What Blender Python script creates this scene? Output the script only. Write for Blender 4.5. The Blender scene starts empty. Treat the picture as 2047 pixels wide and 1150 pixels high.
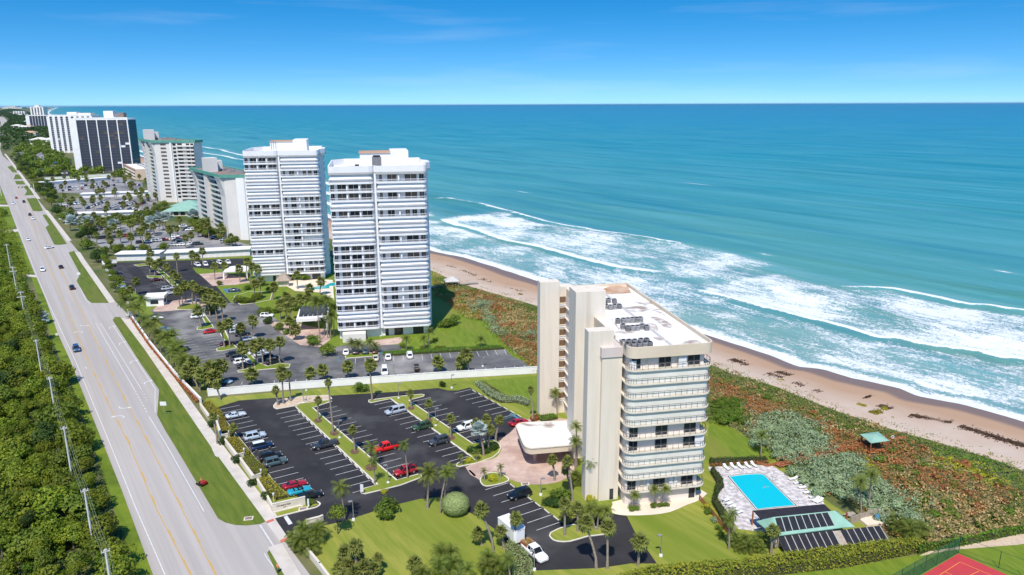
import bpy, bmesh, math, random
import numpy as np
from mathutils import Vector, Matrix
R = math.radians
random.seed(7); rng = np.random.default_rng(11)
scene = bpy.context.scene
COL = scene.collection

# ---------------------------------------------------------------- camera
W0, H0, CX, CY, F, H = 2047, 1150, 1023.5, 575.0, 1470.0, 72.0
ROLL = math.atan2(205.0 - 212.5, 2047)
PITCH = math.atan((CY - 208.75) * math.cos(ROLL) / F)
cam = bpy.data.cameras.new('camera'); camo = bpy.data.objects.new('camera', cam); COL.objects.link(camo)
cam.sensor_width = 36.0; cam.lens = 36.0 * F / W0; cam.clip_start = 1.0; cam.clip_end = 200000.0
camo.matrix_world = Matrix.Translation((0, 0, H)) @ Matrix.Rotation(R(90) - PITCH, 4, 'X') @ Matrix.Rotation(ROLL, 4, 'Z')
scene.camera = camo
scene.render.resolution_x = 1024; scene.render.resolution_y = 575

# ---------------------------------------------------------------- world and sun
SUN_EL, SUN_AZ = R(57.0), R(188.0)      # azimuth from +Y clockwise, towards the sun
world = bpy.data.worlds.new('World'); scene.world = world; world.use_nodes = True
nt = world.node_tree; nt.nodes.clear()
def N(t, **kw):
    n = nt.nodes.new(t)
    for k, v in kw.items():
        if k in n.inputs.keys() and not hasattr(n, k): n.inputs[k].default_value = v
        else: setattr(n, k, v)
    return n
out = N('ShaderNodeOutputWorld'); bg = N('ShaderNodeBackground'); bg.inputs['Strength'].default_value = 0.135
sky = N('ShaderNodeTexSky', sky_type='NISHITA', sun_disc=False, sun_elevation=SUN_EL, sun_rotation=SUN_AZ,
        altitude=50.0, air_density=1.0, dust_density=0.35, ozone_density=2.5)
tc = N('ShaderNodeTexCoord'); mp = N('ShaderNodeMapping'); mp.inputs['Scale'].default_value = (1, 1, 1.75); mp.inputs['Location'].default_value = (0, 0, .105)
nrm = N('ShaderNodeVectorMath', operation='NORMALIZE')
nt.links.new(tc.outputs['Generated'], mp.inputs['Vector']); nt.links.new(mp.outputs[0], nrm.inputs[0]); nt.links.new(nrm.outputs[0], sky.inputs['Vector'])
hs = N('ShaderNodeHueSaturation'); hs.inputs['Saturation'].default_value = 1.5; hs.inputs['Value'].default_value = 1.26; hs.inputs['Hue'].default_value = .498
nt.links.new(sky.outputs[0], hs.inputs['Color'])
# thin streaky cirrus, part of the sky itself
mp2 = N('ShaderNodeMapping'); mp2.inputs['Scale'].default_value = (2.2, 2.2, 26.0); mp2.inputs['Location'].default_value = (5.3, 2.9, 1.7)
nz = N('ShaderNodeTexNoise'); nz.inputs['Scale'].default_value = 1.5; nz.inputs['Detail'].default_value = 6; nz.inputs['Roughness'].default_value = .55
rp = N('ShaderNodeValToRGB'); rp.color_ramp.elements[0].position = .55; rp.color_ramp.elements[1].position = .85
rp.color_ramp.elements[1].color = (.13, .13, .13, 1)
nt.links.new(tc.outputs['Generated'], mp2.inputs['Vector']); nt.links.new(mp2.outputs[0], nz.inputs['Vector']); nt.links.new(nz.outputs['Fac'], rp.inputs['Fac'])
mx = N('ShaderNodeMix', data_type='RGBA')
nt.links.new(rp.outputs[0], mx.inputs['Factor']); nt.links.new(hs.outputs[0], mx.inputs[6]); mx.inputs[7].default_value = (7.2, 7.6, 8.3, 1)
nt.links.new(mx.outputs[2], bg.inputs['Color']); nt.links.new(bg.outputs[0], out.inputs[0])

sl = bpy.data.lights.new('sun', 'SUN'); sl.energy = 5.0; sl.angle = R(0.53); sl.color = (1.0, .93, .82)
so = bpy.data.objects.new('sun', sl); COL.objects.link(so)
sdir = Vector((math.sin(SUN_AZ) * math.cos(SUN_EL), math.cos(SUN_AZ) * math.cos(SUN_EL), math.sin(SUN_EL)))
so.rotation_euler = (-sdir).to_track_quat('-Z', 'Y').to_euler(); so.location = (0, -60, 140)

vs = scene.view_settings
vs.view_transform = 'Standard'; vs.look = 'None'; vs.exposure = 0.0; vs.gamma = 1.0; vs.use_curve_mapping = False

# ---------------------------------------------------------------- pixel <-> place
_cr, _sr, _cp, _sp = math.cos(ROLL), math.sin(ROLL), math.cos(PITCH), math.sin(PITCH)
def ray(px, py):
    x = (px - CX) / F; y = (CY - py) / F
    xr = _cr * x - _sr * y; yr = _sr * x + _cr * y
    return Vector((xr, _cp + yr * _sp, -_sp + yr * _cp))
def P(px, py, z=0.0):
    d = ray(px, py); t = (z - H) / d.z
    return Vector((d.x * t, d.y * t, z))
def PROJ(p):
    x, y, z = p[0], p[1], p[2] - H
    f = y * _cp - z * _sp; u = y * _sp + z * _cp
    a, b = x / f, u / f
    return CX + F * (_cr * a + _sr * b), CY - F * (-_sr * a + _cr * b)
def ZAT(base, py):                       # height above a ground point at which it is seen at row py
    lo, hi = -5.0, 150.0
    for _ in range(40):
        m = (lo + hi) / 2
        if PROJ((base[0], base[1], m))[1] > py: lo = m
        else: hi = m
    return lo
def TOP(base, px, py):                   # point straight above/beside the base, in the base's frontal plane, seen at px,py
    d = ray(px, py); t = base[1] / d.y
    return Vector((d.x * t, base[1], H + d.z * t))
def PL(pts, z=0.0): return [P(x, y, z) for x, y in pts]
def AZ(deg): return Vector((math.sin(R(deg)), math.cos(R(deg)), 0))
def inpoly(x, y, poly):
    c = False; n = len(poly); j = n - 1
    for i in range(n):
        xi, yi = poly[i][0], poly[i][1]; xj, yj = poly[j][0], poly[j][1]
        if (yi > y) != (yj > y) and x < (xj - xi) * (y - yi) / (yj - yi) + xi: c = not c
        j = i
    return c
def smooth(pts, k=4, closed=True):       # Catmull-Rom through 2D/3D points
    n = len(pts); o = []
    for i in range(n if closed else n - 1):
        if closed: p0, p1, p2, p3 = pts[i - 1], pts[i], pts[(i + 1) % n], pts[(i + 2) % n]
        else: p0, p1, p2, p3 = pts[max(i - 1, 0)], pts[i], pts[i + 1], pts[min(i + 2, n - 1)]
        for j in range(k):
            t = j / k
            o.append(tuple(.5 * (2 * b + (c - a) * t + (2 * a - 5 * b + 4 * c - d) * t * t + (3 * b - a - 3 * c + d) * t ** 3) for a, b, c, d in zip(p0, p1, p2, p3)))
    if not closed: o.append(tuple(pts[-1]))
    return o

# ---------------------------------------------------------------- objects
def tag(o, label=None, cat=None, group=None, kind=None):
    if label: o['label'] = label
    if cat: o['category'] = cat
    if group: o['group'] = group
    if kind: o['kind'] = kind
    return o
def link(o, parent=None):
    COL.objects.link(o)
    if parent is not None: o.parent = parent
    return o
def empty(name, loc=(0, 0, 0), rz=0.0, label=None, cat=None, group=None, parent=None):
    o = bpy.data.objects.new(name, None); o.location = loc; o.rotation_euler = (0, 0, rz); o.empty_display_size = .3
    link(o, parent); return tag(o, label, cat, group)
def inst(name, me, parent=None, loc=(0, 0, 0), rot=(0, 0, 0), sc=(1, 1, 1)):
    o = bpy.data.objects.new(name, me); o.location = loc; o.rotation_euler = rot; o.scale = sc if hasattr(sc, '__len__') else (sc,) * 3
    return link(o, parent)
class MB:
    def __init__(s): s.v = []; s.f = []; s.m = []; s.sm = []
    def add(s, vs, fs, m=0, smooth=False):
        b = len(s.v); s.v += [tuple(v) for v in vs]
        for f in fs: s.f.append([b + i for i in f]); s.m.append(m); s.sm.append(smooth)
    def box(s, x0, y0, z0, x1, y1, z1, m=0):
        s.add([(x0, y0, z0), (x1, y0, z0), (x1, y1, z0), (x0, y1, z0), (x0, y0, z1), (x1, y0, z1), (x1, y1, z1), (x0, y1, z1)],
              [(0, 3, 2, 1), (4, 5, 6, 7), (0, 1, 5, 4), (1, 2, 6, 5), (2, 3, 7, 6), (3, 0, 4, 7)], m)
    def prism(s, poly, z0, z1, m=0, mt=None, bottom=True, smooth=False):
        a = sum(poly[i - 1][0] * poly[i][1] - poly[i][0] * poly[i - 1][1] for i in range(len(poly)))
        if a < 0: poly = poly[::-1]
        n = len(poly); vs = [(p[0], p[1], z0) for p in poly] + [(p[0], p[1], z1) for p in poly]
        s.add(vs, [(i, (i + 1) % n, n + (i + 1) % n, n + i) for i in range(n)], m, smooth)
        s.add([(p[0], p[1], z1) for p in poly], [tuple(range(n))], m if mt is None else mt)
        if bottom: s.add([(p[0], p[1], z0) for p in poly], [tuple(range(n - 1, -1, -1))], m)
    def tube(s, pts, rad, n=6, m=0, cap=True, smooth=True):
        pts = [Vector(p) for p in pts]; k = len(pts); vs = []; fs = []
        if not hasattr(rad, '__len__'): rad = [rad] * k
        up = Vector((.31, .17, .93))
        for i in range(k):
            d = (pts[min(i + 1, k - 1)] - pts[max(i - 1, 0)]).normalized()
            a = d.cross(up if abs(d.dot(up)) < .98 else Vector((1, 0, 0))).normalized(); b = d.cross(a)
            for j in range(n):
                t = 2 * math.pi * j / n; vs.append(pts[i] + (a * math.cos(t) + b * math.sin(t)) * rad[i])
        for i in range(k - 1):
            for j in range(n): fs.append((i * n + j, i * n + (j + 1) % n, (i + 1) * n + (j + 1) % n, (i + 1) * n + j))
        s.add(vs, fs, m, smooth)
        if cap: s.add([vs[j] for j in range(n)], [tuple(range(n))], m); s.add(vs[-n:], [tuple(range(n - 1, -1, -1))], m)
    def ribbon(s, pts, w, z0, z1, m=0, closed=False, off=0.0):   # a band w wide along pts, from z0 up to z1
        pts = [Vector((p[0], p[1], 0)) for p in pts]; n = len(pts); L = []; Rr = []
        for i in range(n):
            a = pts[i - 1] if (closed or i > 0) else pts[i]; b = pts[(i + 1) % n] if (closed or i < n - 1) else pts[i]
            d = (b - a).normalized(); q = Vector((-d.y, d.x, 0))
            d1 = (pts[i] - a); d2 = (b - pts[i]); c = 1.0
            if d1.length > 1e-6 and d2.length > 1e-6: c = max(.5, math.sqrt(max(0, (1 + d1.normalized().dot(d2.normalized())) / 2)))
            L.append(pts[i] + q * (off + w / 2) / c); Rr.append(pts[i] + q * (off - w / 2) / c)
        vs = []
        for i in range(n): vs += [(L[i].x, L[i].y, z0), (L[i].x, L[i].y, z1), (Rr[i].x, Rr[i].y, z1), (Rr[i].x, Rr[i].y, z0)]
        fs = []
        for i in range(n if closed else n - 1):
            a = 4 * i; b = 4 * ((i + 1) % n)
            fs += [(a + 1, a + 2, b + 2, b + 1)]
            if z1 - z0 > .006: fs += [(a, a + 1, b + 1, b), (a + 2, a + 3, b + 3, b + 2)]
        if not closed and z1 - z0 > .006: fs += [(0, 3, 2, 1), (4 * n - 4, 4 * n - 3, 4 * n - 2, 4 * n - 1)]
        s.add(vs, fs, m)
    def mesh(s, name, mats):
        me = bpy.data.meshes.new(name); me.from_pydata(s.v, [], s.f)
        for m in (mats if isinstance(mats, (list, tuple)) else [mats]): me.materials.append(m)
        me.polygons.foreach_set('material_index', s.m); me.polygons.foreach_set('use_smooth', s.sm)
        me.validate(clean_customdata=False); me.update(); return me
    def build(s, name, mats, parent=None, loc=(0, 0, 0), rz=0.0):
        return inst(name, s.mesh(name, mats), parent, loc, (0, 0, rz))
def upmesh(name, poly3, mat):
    a = sum(poly3[i - 1][0] * poly3[i][1] - poly3[i][0] * poly3[i - 1][1] for i in range(len(poly3)))
    if a < 0: poly3 = poly3[::-1]
    me = bpy.data.meshes.new(name); me.from_pydata([tuple(p) for p in poly3], [], [tuple(range(len(poly3)))]); me.materials.append(mat); return me
def sheet(name, px, z, mat, parent=None, sm=0, kind='structure'):
    if sm: px = smooth(px, sm)
    o = inst(name, upmesh(name, [Vector((*P(x, y).xy, z)) for x, y in px], mat), parent)
    if parent is None: o['kind'] = kind
    return o

# ---------------------------------------------------------------- materials
MATS = {}
def lin(c):
    if isinstance(c, str):
        c = c.lstrip('#'); c = [int(c[i:i + 2], 16) / 255 for i in (0, 2, 4)]
        c = [x / 12.92 if x <= .04045 else ((x + .055) / 1.055) ** 2.4 for x in c]
    return (*c[:3], 1)
def newmat(name, rough=.7, spec=.3, metal=0.0):
    m = bpy.data.materials.new(name); m.use_nodes = True; b = m.node_tree.nodes['Principled BSDF']
    b.inputs['Roughness'].default_value = rough; b.inputs['Specular IOR Level'].default_value = spec; b.inputs['Metallic'].default_value = metal
    MATS[name] = m; return m, m.node_tree, b
def pmat(name, c1, c2=None, scale=1.0, rough=.75, spec=.25, bump=0.0, bscale=None, stretch=(1, 1, 1), rot=0.0, lo=.35, hi=.65, c3=None, s3=.1, lo3=.5, hi3=.62, objrand=0.0, attr=False, metal=0.0, detail=5):
    m, t, b = newmat(name, rough, spec, metal); nd, lk = t.nodes, t.links
    c1 = lin(c1); col = None
    tcn = nd.new('ShaderNodeTexCoord'); mpr = nd.new('ShaderNodeMapping'); mpr.inputs['Rotation'].default_value = (0, 0, rot); lk.new(tcn.outputs['Object'], mpr.inputs['Vector'])
    mpn = nd.new('ShaderNodeMapping'); mpn.inputs['Scale'].default_value = stretch; lk.new(mpr.outputs[0], mpn.inputs['Vector'])
    def noise(sc, det=detail):
        n = nd.new('ShaderNodeTexNoise'); n.inputs['Scale'].default_value = sc; n.inputs['Detail'].default_value = det; n.inputs['Roughness'].default_value = .6
        lk.new(mpn.outputs[0], n.inputs['Vector']); return n
    def mix(fac, a, bcol):
        x = nd.new('ShaderNodeMix'); x.data_type = 'RGBA'
        if isinstance(fac, float): x.inputs[0].default_value = fac
        else: lk.new(fac, x.inputs[0])
        for s_, v in ((6, a), (7, bcol)):
            if isinstance(v, tuple): x.inputs[s_].default_value = v
            else: lk.new(v, x.inputs[s_])
        return x.outputs[2]
    def rng_(src, a, c):
        r = nd.new('ShaderNodeMapRange'); r.inputs['From Min'].default_value = a; r.inputs['From Max'].default_value = c; lk.new(src, r.inputs[0]); return r.outputs[0]
    if c2 is not None:
        fac = nd.new('ShaderNodeAttribute') if attr else None
        if attr: fac.attribute_name = 'rnd'; src = fac.outputs['Fac']
        else: src = rng_(noise(scale).outputs['Fac'], lo, hi)
        col = mix(src, c1, lin(c2))
    else: col = c1
    if c3 is not None: col = mix(rng_(noise(s3, 3).outputs['Fac'], lo3, hi3), col, lin(c3))
    if objrand:
        oi = nd.new('ShaderNodeObjectInfo'); r = rng_(oi.outputs['Random'], 0, 1); r.node.inputs['To Min'].default_value = 1 - objrand; r.node.inputs['To Max'].default_value = 1 + objrand
        h = nd.new('ShaderNodeHueSaturation'); lk.new(r, h.inputs['Value'])
        r2 = rng_(oi.outputs['Random'], 0, 1); r2.node.inputs['To Min'].default_value = .5 - objrand * .04; r2.node.inputs['To Max'].default_value = .5 + objrand * .05; lk.new(r2, h.inputs['Hue'])
        if isinstance(col, tuple): h.inputs['Color'].default_value = col
        else: lk.new(col, h.inputs['Color'])
        col = h.outputs[0]
    if isinstance(col, tuple): b.inputs['Base Color'].default_value = col
    else: lk.new(col, b.inputs['Base Color'])
    if attr:
        tl = nd.new('ShaderNodeBsdfTranslucent'); lk.new(col, tl.inputs['Color']); ms = nd.new('ShaderNodeMixShader'); ms.inputs[0].default_value = .38
        lk.new(b.outputs[0], ms.inputs[1]); lk.new(tl.outputs[0], ms.inputs[2]); lk.new(ms.outputs[0], nd['Material Output'].inputs['Surface'])
    if bump:
        bn = nd.new('ShaderNodeBump'); bn.inputs['Strength'].default_value = bump; bn.inputs['Distance'].default_value = .15
        lk.new(noise(bscale or scale * 4).outputs['Fac'], bn.inputs['Height']); lk.new(bn.outputs[0], b.inputs['Normal'])
    return m
# surfaces
M_ground = pmat('scrub_soil', (.10, .12, .03), (.19, .17, .085), .12, c3=(.07, .105, .02), s3=.03, bump=.4, bscale=2)
M_lawn = pmat('mown_lawn', (.205, .245, .032), (.30, .30, .055), .9, c3=(.15, .205, .02), s3=.06, lo3=.45, hi3=.65, bump=.5, bscale=6, detail=10, lo=.4, hi=.6, stretch=(1, .1, 1), rot=R(-35))
M_lawn2 = pmat('deep_green_lawn', (.115, .185, .014), (.185, .24, .024), .9, stretch=(1, .2, 1), rot=R(-11), c3=(.215, .22, .04), s3=.06, lo3=.52, hi3=.68, bump=.5, bscale=6, detail=9)
M_verge = pmat('verge_grass', (.085, .135, .014), (.145, .18, .024), .9, c3=(.16, .165, .035), s3=.12, lo3=.55, hi3=.75, bump=.5, bscale=6, stretch=(1, .12, 1), rot=R(-35), detail=9)
M_lime = pmat('roadside_grass', (.12, .19, .012), (.185, .235, .02), .3, c3=(.09, .14, .01), s3=.07, bump=.5, bscale=5, detail=9)
M_road = pmat('road_concrete', (.39, .355, .33), (.455, .42, .392), .5, stretch=(1.3, .02, 1), rot=R(-35.0), c3=(.37, .35, .335), s3=.35, lo3=.5, hi3=.75, rough=.85, bump=.06, bscale=8)
M_walk = pmat('sidewalk_concrete', (.52, .47, .42), (.62, .57, .51), .35, rough=.9, detail=8)
M_asph = pmat('fresh_asphalt', (.026, .025, .028), (.040, .038, .042), .18, rough=.8, spec=.25, c3=(.088, .086, .088), s3=.07, lo3=.54, hi3=.76, bump=.12, bscale=20, detail=9)
M_asphg = pmat('weathered_asphalt', (.085, .085, .093), (.17, .168, .17), .14, rough=.9, spec=.15, c3=(.31, .30, .29), s3=.05, lo3=.5, hi3=.68, detail=10)
M_asphf = pmat('pale_asphalt', (.24, .235, .24), (.33, .325, .325), .1, rough=.9, c3=(.17, .17, .18), s3=.03)
M_paint = pmat('white_road_paint', (.70, .70, .69), (.55, .55, .545), 1.2, rough=.7)
M_yellow = pmat('worn_yellow_paint', (.55, .33, .085), (.47, .36, .20), .6, rough=.8)
M_blue = pmat('blue_bay_paint', (.06, .17, .25), (.10, .21, .28), .8)
M_redpad = pmat('red_tactile_pad', (.52, .13, .09), (.6, .2, .14), 2)
M_kerb = pmat('painted_kerb', (.74, .70, .61), (.62, .57, .48), .7, rough=.8)
M_pav = pmat('pink_pavers', (.47, .335, .28), (.60, .46, .39), .45, rough=.9, c3=(.42, .29, .25), s3=.12, detail=10)
M_deck = pmat('mottled_pool_pavers', (.40, .37, .37), (.68, .64, .63), 1.1, rough=.9, lo=.42, hi=.58, detail=12)
M_patio = pmat('cream_paving', (.68, .58, .46), (.77, .68, .56), .25, rough=.9)
M_mulch = pmat('brown_mulch', (.11, .065, .04), (.19, .12, .075), 1.5, rough=1, bump=.5)
M_sandbed = pmat('tan_gravel', (.50, .38, .27), (.62, .50, .38), 1.2, rough=1, bump=.4)
# structures
M_white = pmat('white_stucco', (.78, .78, .79), (.84, .84, .84), .25, rough=.8)
M_whitew = pmat('white_wall_paint', (.86, .855, .84), (.79, .78, .76), .3, rough=.8)
M_cream = pmat('cream_stucco', (.69, .62, .52), (.76, .69, .59), .9, rough=.85, stretch=(1, 1, .07), c3=(.62, .54, .44), s3=.5, lo3=.56, hi3=.8, bump=.05, bscale=5, detail=7)
M_creamd = pmat('cream_band', (.62, .52, .40), (.70, .60, .47), .2, rough=.85)
M_creamw = pmat('cream_garden_wall', (.72, .66, .56), (.64, .58, .48), .4, rough=.85)
M_cement = pmat('shutter_pale', (.73, .71, .635), (.78, .76, .69), .6, rough=.6, stretch=(1, 1, .2), objrand=.05)
M_rec = pmat('loggia_wall', (.72, .645, .59), (.77, .69, .63), .4, rough=.85)
M_roofw = pmat('white_roof_membrane', (.80, .79, .77), (.72, .70, .67), .15, rough=.85, c3=(.34, .27, .23), s3=.11, lo3=.63, hi3=.70, detail=9)
M_rust = pmat('rust_stain', (.40, .21, .11), (.62, .46, .34), .35, rough=.95, detail=9)
M_roofd = pmat('brown_gravel_roof', (.21, .15, .13), (.30, .23, .2), .5, rough=.95)
M_glass = pmat('dark_window_glass', (.010, .015, .022), (.022, .03, .042), .5, rough=.06, spec=.5)
M_glassb = pmat('curtained_glass', (.075, .055, .045), (.14, .115, .1), 1.2, rough=.2, spec=.4, stretch=(1, 1, .1))
M_glassg = pmat('slate_glass', (.035, .045, .07), (.06, .07, .10), .3, rough=.15, spec=.4)
M_brown = pmat('brown_louvre', (.15, .09, .05), (.20, .125, .075), 3, rough=.6, stretch=(.1, .1, 8))
M_rail = pmat('grey_rail_metal', (.16, .15, .145), (.22, .205, .2), 2, rough=.5)
M_railw = pmat('white_rail', (.72, .72, .73), None, rough=.6)
M_green = pmat('seafoam_roof_metal', (.23, .42, .33), (.29, .48, .39), .6, rough=.55)
M_greenb = pmat('green_balcony', (.085, .30, .235), (.13, .36, .29), .5, rough=.7)
M_greyw = pmat('offwhite_concrete', (.64, .615, .57), (.72, .69, .65), .12, rough=.85)
M_solar = pmat('black_solar_mat', (.012, .012, .016), (.022, .022, .028), .8, rough=.45, spec=.4)
M_solarline = pmat('pale_strap', (.42, .42, .40), None, rough=.6)
M_awn = pmat('dark_awning_fabric', (.022, .02, .03), (.034, .032, .042), 1.2, rough=.85)
M_wood = pmat('red_cedar', (.30, .10, .045), (.40, .155, .075), 1.4, rough=.75, stretch=(1, 1, 4))
M_woodg = pmat('weathered_wood', (.33, .28, .23), (.43, .37, .31), 1.4, rough=.9)
M_metal = pmat('galvanised_metal', (.42, .42, .42), (.52, .52, .52), 2, rough=.4, metal=.6)
M_dark = pmat('dark_plastic', (.02, .02, .022), (.035, .035, .036), 3, rough=.6)
M_ac = pmat('condenser_grey', (.34, .34, .345), (.22, .22, .23), 2.5, rough=.6, objrand=.35)
M_pole = pmat('pale_concrete_pole', (.62, .62, .59), (.72, .71, .68), .8, rough=.8)
M_wire = pmat('power_cable', (.30, .32, .28), None, rough=.5)
M_plastic = pmat('white_plastic', (.80, .80, .80), (.74, .74, .75), 1, rough=.5)
M_sign = pmat('sign_lettering', (.12, .075, .05), None, rough=.6)
M_court = pmat('red_court', (.52, .055, .065), (.46, .05, .06), .4, rough=.8)
M_courtl = pmat('orange_court_line', (.80, .32, .06), None, rough=.8)
# foliage (rnd = per leaf)
def leafmat(name, a, b, orand=.18):
    return pmat(name, a, b, attr=True, rough=.55, spec=.25, objrand=orand)
L_tree = leafmat('tree_leaves', (.085, .145, .016), (.24, .29, .036))
L_dark = leafmat('dark_leaves', (0.0252, 0.063, 0.014), (0.077, 0.133, 0.0252))
L_mang = leafmat('mangrove_leaves', (.075, .15, .012), (.33, .37, .034), .22)
L_yel = leafmat('yellowing_leaves', (.26, .25, .02), (.46, .38, .04), .2)
L_hedge = leafmat('hedge_leaves', (.13, .19, .016), (.38, .36, .04), .1)
L_clus = leafmat('clipped_leaves', (0.084, 0.168, 0.0168), (0.217, 0.301, 0.042), .15)
L_sage = leafmat('sage_leaves', (.27, .35, .13), (.42, .50, .22), .1)
L_silv = leafmat('silver_leaves', (.24, .35, .17), (.52, .62, .38), .1)
L_rust = leafmat('rust_leaves', (.32, .12, .04), (.58, .28, .11), .1)
L_tan = leafmat('tan_scrub_leaves', (.40, .27, .10), (.70, .50, .24), .1)
L_olive = leafmat('olive_dune_leaves', (.14, .20, .03), (.30, .33, .07), .1)
L_lime = leafmat('lime_leaves', (0.336, 0.35, 0.021), (0.588, 0.56, 0.049), .1)
L_bright = leafmat('bright_leaves', (0.07, 0.182, 0.0112), (0.168, 0.322, 0.0224), .1)
L_palm = leafmat('palm_fronds', (.13, .165, .028), (.33, .34, .09), .16)
L_palmd = leafmat('coconut_fronds', (.085, .135, .02), (.26, .30, .055), .16)
L_dry = leafmat('dry_fronds', (0.364, 0.28, 0.14), (0.504, 0.406, 0.238), .1)
L_bis = leafmat('bismarck_fronds', (0.336, 0.42, 0.392), (0.588, 0.672, 0.644), .1)
L_redb = leafmat('red_shrub_leaves', (0.42, 0.077, 0.028), (0.588, 0.224, 0.07), .1)
M_trunk = pmat('palm_trunk', (.24, .19, .145), (.38, .32, .26), 2.5, rough=.95, bump=.5, bscale=6)
M_bark = pmat('bark', (.13, .10, .075), (.2, .16, .12), 3, rough=.95)
# ================================================================ terrain: ground, beach, sea
TD = AZ(-36.5); SD = AZ(53.5)
def ts(p): return p[0] * TD.x + p[1] * TD.y, p[0] * SD.x + p[1] * SD.y
def tsline(px, z): 
    a = sorted(ts(P(x, y, z)) for x, y in px); return np.array([q[0] for q in a]), np.array([q[1] for q in a])
SEA = -2.5
wl_t, wl_s = tsline([(871, 504), (924, 514), (989, 534), (1072, 561), (1431, 676), (1539, 710), (1595, 733), (1643, 738), (1703, 756), (1797, 775), (1831, 792), (1922, 808), (2047, 843)], SEA)
wl_t = np.concatenate([[-3000, -60], wl_t, [500, 800, 1357, 3000, 9800, 16000, 70000]])
wl_s = np.concatenate([[215, 200], wl_s, [196, 207, 224, 290, 800, 1400, 7000]])
vg_t, vg_s = tsline([(870, 540), (925, 565), (1070, 607), (1431, 728), (1470, 745), (1550, 766), (1588, 783), (1636, 801), (1699, 825), (1800, 857), (1870, 876), (1992, 913), (2047, 934)], 0)
vg_t = np.concatenate([[-3000, -60], vg_t, [400, 800, 1357, 3000, 9800, 16000, 70000]])
vg_s = np.concatenate([[175, 168], vg_s, [160, 172, 186, 250, 760, 1350, 6900]])
sw = lambda t: np.interp(t, wl_t, wl_s)
sv = lambda t: np.interp(t, vg_t, vg_s)
def gridmesh(name, X, Y, Z, mat, attrs=None, smooth_=True):
    n, m = X.shape; me = bpy.data.meshes.new(name)
    co = np.stack([X, Y, Z], -1).reshape(-1, 3).astype(np.float32)
    i = np.arange(n - 1)[:, None] * m + np.arange(m - 1)[None, :]; i = i.reshape(-1)
    q = np.stack([i, i + m, i + m + 1, i + 1], -1)
    a, b, c = co[q[0, 0]], co[q[0, 1]], co[q[0, 3]]
    if np.cross(b - a, c - a)[2] < 0: q = q[:, ::-1]
    me.vertices.add(len(co)); me.vertices.foreach_set('co', co.ravel())
    me.loops.add(q.size); me.loops.foreach_set('vertex_index', q.ravel().astype(np.int32))
    me.polygons.add(len(q)); me.polygons.foreach_set('loop_start', np.arange(0, q.size, 4, dtype=np.int32))
    me.polygons.foreach_set('use_smooth', np.full(len(q), smooth_)); me.materials.append(mat)
    for k, v in (attrs or {}).items():
        at = me.attributes.new(k, 'FLOAT', 'POINT'); at.data.foreach_set('value', v.reshape(-1).astype(np.float32))
    me.update(calc_edges=True); return me
def xy(t, s): return t * TD.x + s * SD.x, t * TD.y + s * SD.y
def vnoise(x, y, seed=0):                # cheap smooth value noise
    xi = np.floor(x).astype(np.int64); yi = np.floor(y).astype(np.int64); fx = x - xi; fy = y - yi
    def h(a, b):
        n = (a * 374761393 + b * 668265263 + seed * 1442695041) & 0x7fffffff
        n = ((n ^ (n >> 13)) * 1274126177) & 0x7fffffff
        return ((n ^ (n >> 16)) & 0xffff) / 65535.0
    u = fx * fx * (3 - 2 * fx); v = fy * fy * (3 - 2 * fy)
    return (h(xi, yi) * (1 - u) + h(xi + 1, yi) * u) * (1 - v) + (h(xi, yi + 1) * (1 - u) + h(xi + 1, yi + 1) * u) * v
def fbm(x, y, seed=0, o=3): return sum(vnoise(x * 2 ** k, y * 2 ** k, seed + k) / 2 ** k for k in range(o)) / (2 - 2 ** (1 - o))

# land
tt = np.concatenate([np.linspace(-3000, -60, 6), np.linspace(-50, 500, 80), np.linspace(530, 3000, 30), np.geomspace(3200, 45000, 16)])
dd = np.array([-30000, -6000, -1500, -400, -120, -40, -12, -1.5])
T_, D_ = np.meshgrid(tt, dd, indexing='ij'); X, Y = xy(T_, sv(T_) + D_)
tag(inst('ground', gridmesh('ground', X, Y, np.zeros_like(X), M_ground)), kind='structure')
# beach
tt = np.concatenate([np.linspace(-300, -60, 12), np.linspace(-57, 480, 270), np.linspace(490, 1600, 120), np.geomspace(1650, 20000, 30)])
qq = np.concatenate([[-.25, -.12, 0], np.linspace(.04, 1, 26), [1.15, 1.35, 1.7, 2.5]])
T_, Q_ = np.meshgrid(tt, qq, indexing='ij'); S0, S1 = sv(T_), sw(T_); S_ = S0 + (S1 - S0) * Q_; X, Y = xy(T_, S_)
Z = np.where(Q_ < 0, -.5 + (Q_ + .25) * 2.6, .15 - 2.65 * np.clip(Q_, 0, 9) ** 1.15) + (fbm(X * .15, Y * .15, 5) - .5) * .35 * (Q_ > 0) * np.clip(1.3 - Q_, 0, 1)
wet = np.clip((S_ - S1 + 5 + 6 * fbm(T_ * .03, Q_ * 0, 9)) / 2.5, 0, 1)
m, t_, b_ = newmat('beach_sand', .9, .2); nd, lk = t_.nodes, t_.links
at = nd.new('ShaderNodeAttribute'); at.attribute_name = 'wet'; at2 = nd.new('ShaderNodeAttribute'); at2.attribute_name = 'up'
n1 = nd.new('ShaderNodeTexNoise'); n1.inputs['Scale'].default_value = .12; n1.inputs['Detail'].default_value = 9
tcn = nd.new('ShaderNodeTexCoord'); lk.new(tcn.outputs['Object'], n1.inputs['Vector'])
def mixn(f, a, b):
    x = nd.new('ShaderNodeMix'); x.data_type = 'RGBA'; lk.new(f, x.inputs[0])
    for k, v in ((6, a), (7, b)):
        if isinstance(v, tuple): x.inputs[k].default_value = (*v[:3], 1)
        else: lk.new(v, x.inputs[k])
    return x.outputs[2]
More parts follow.
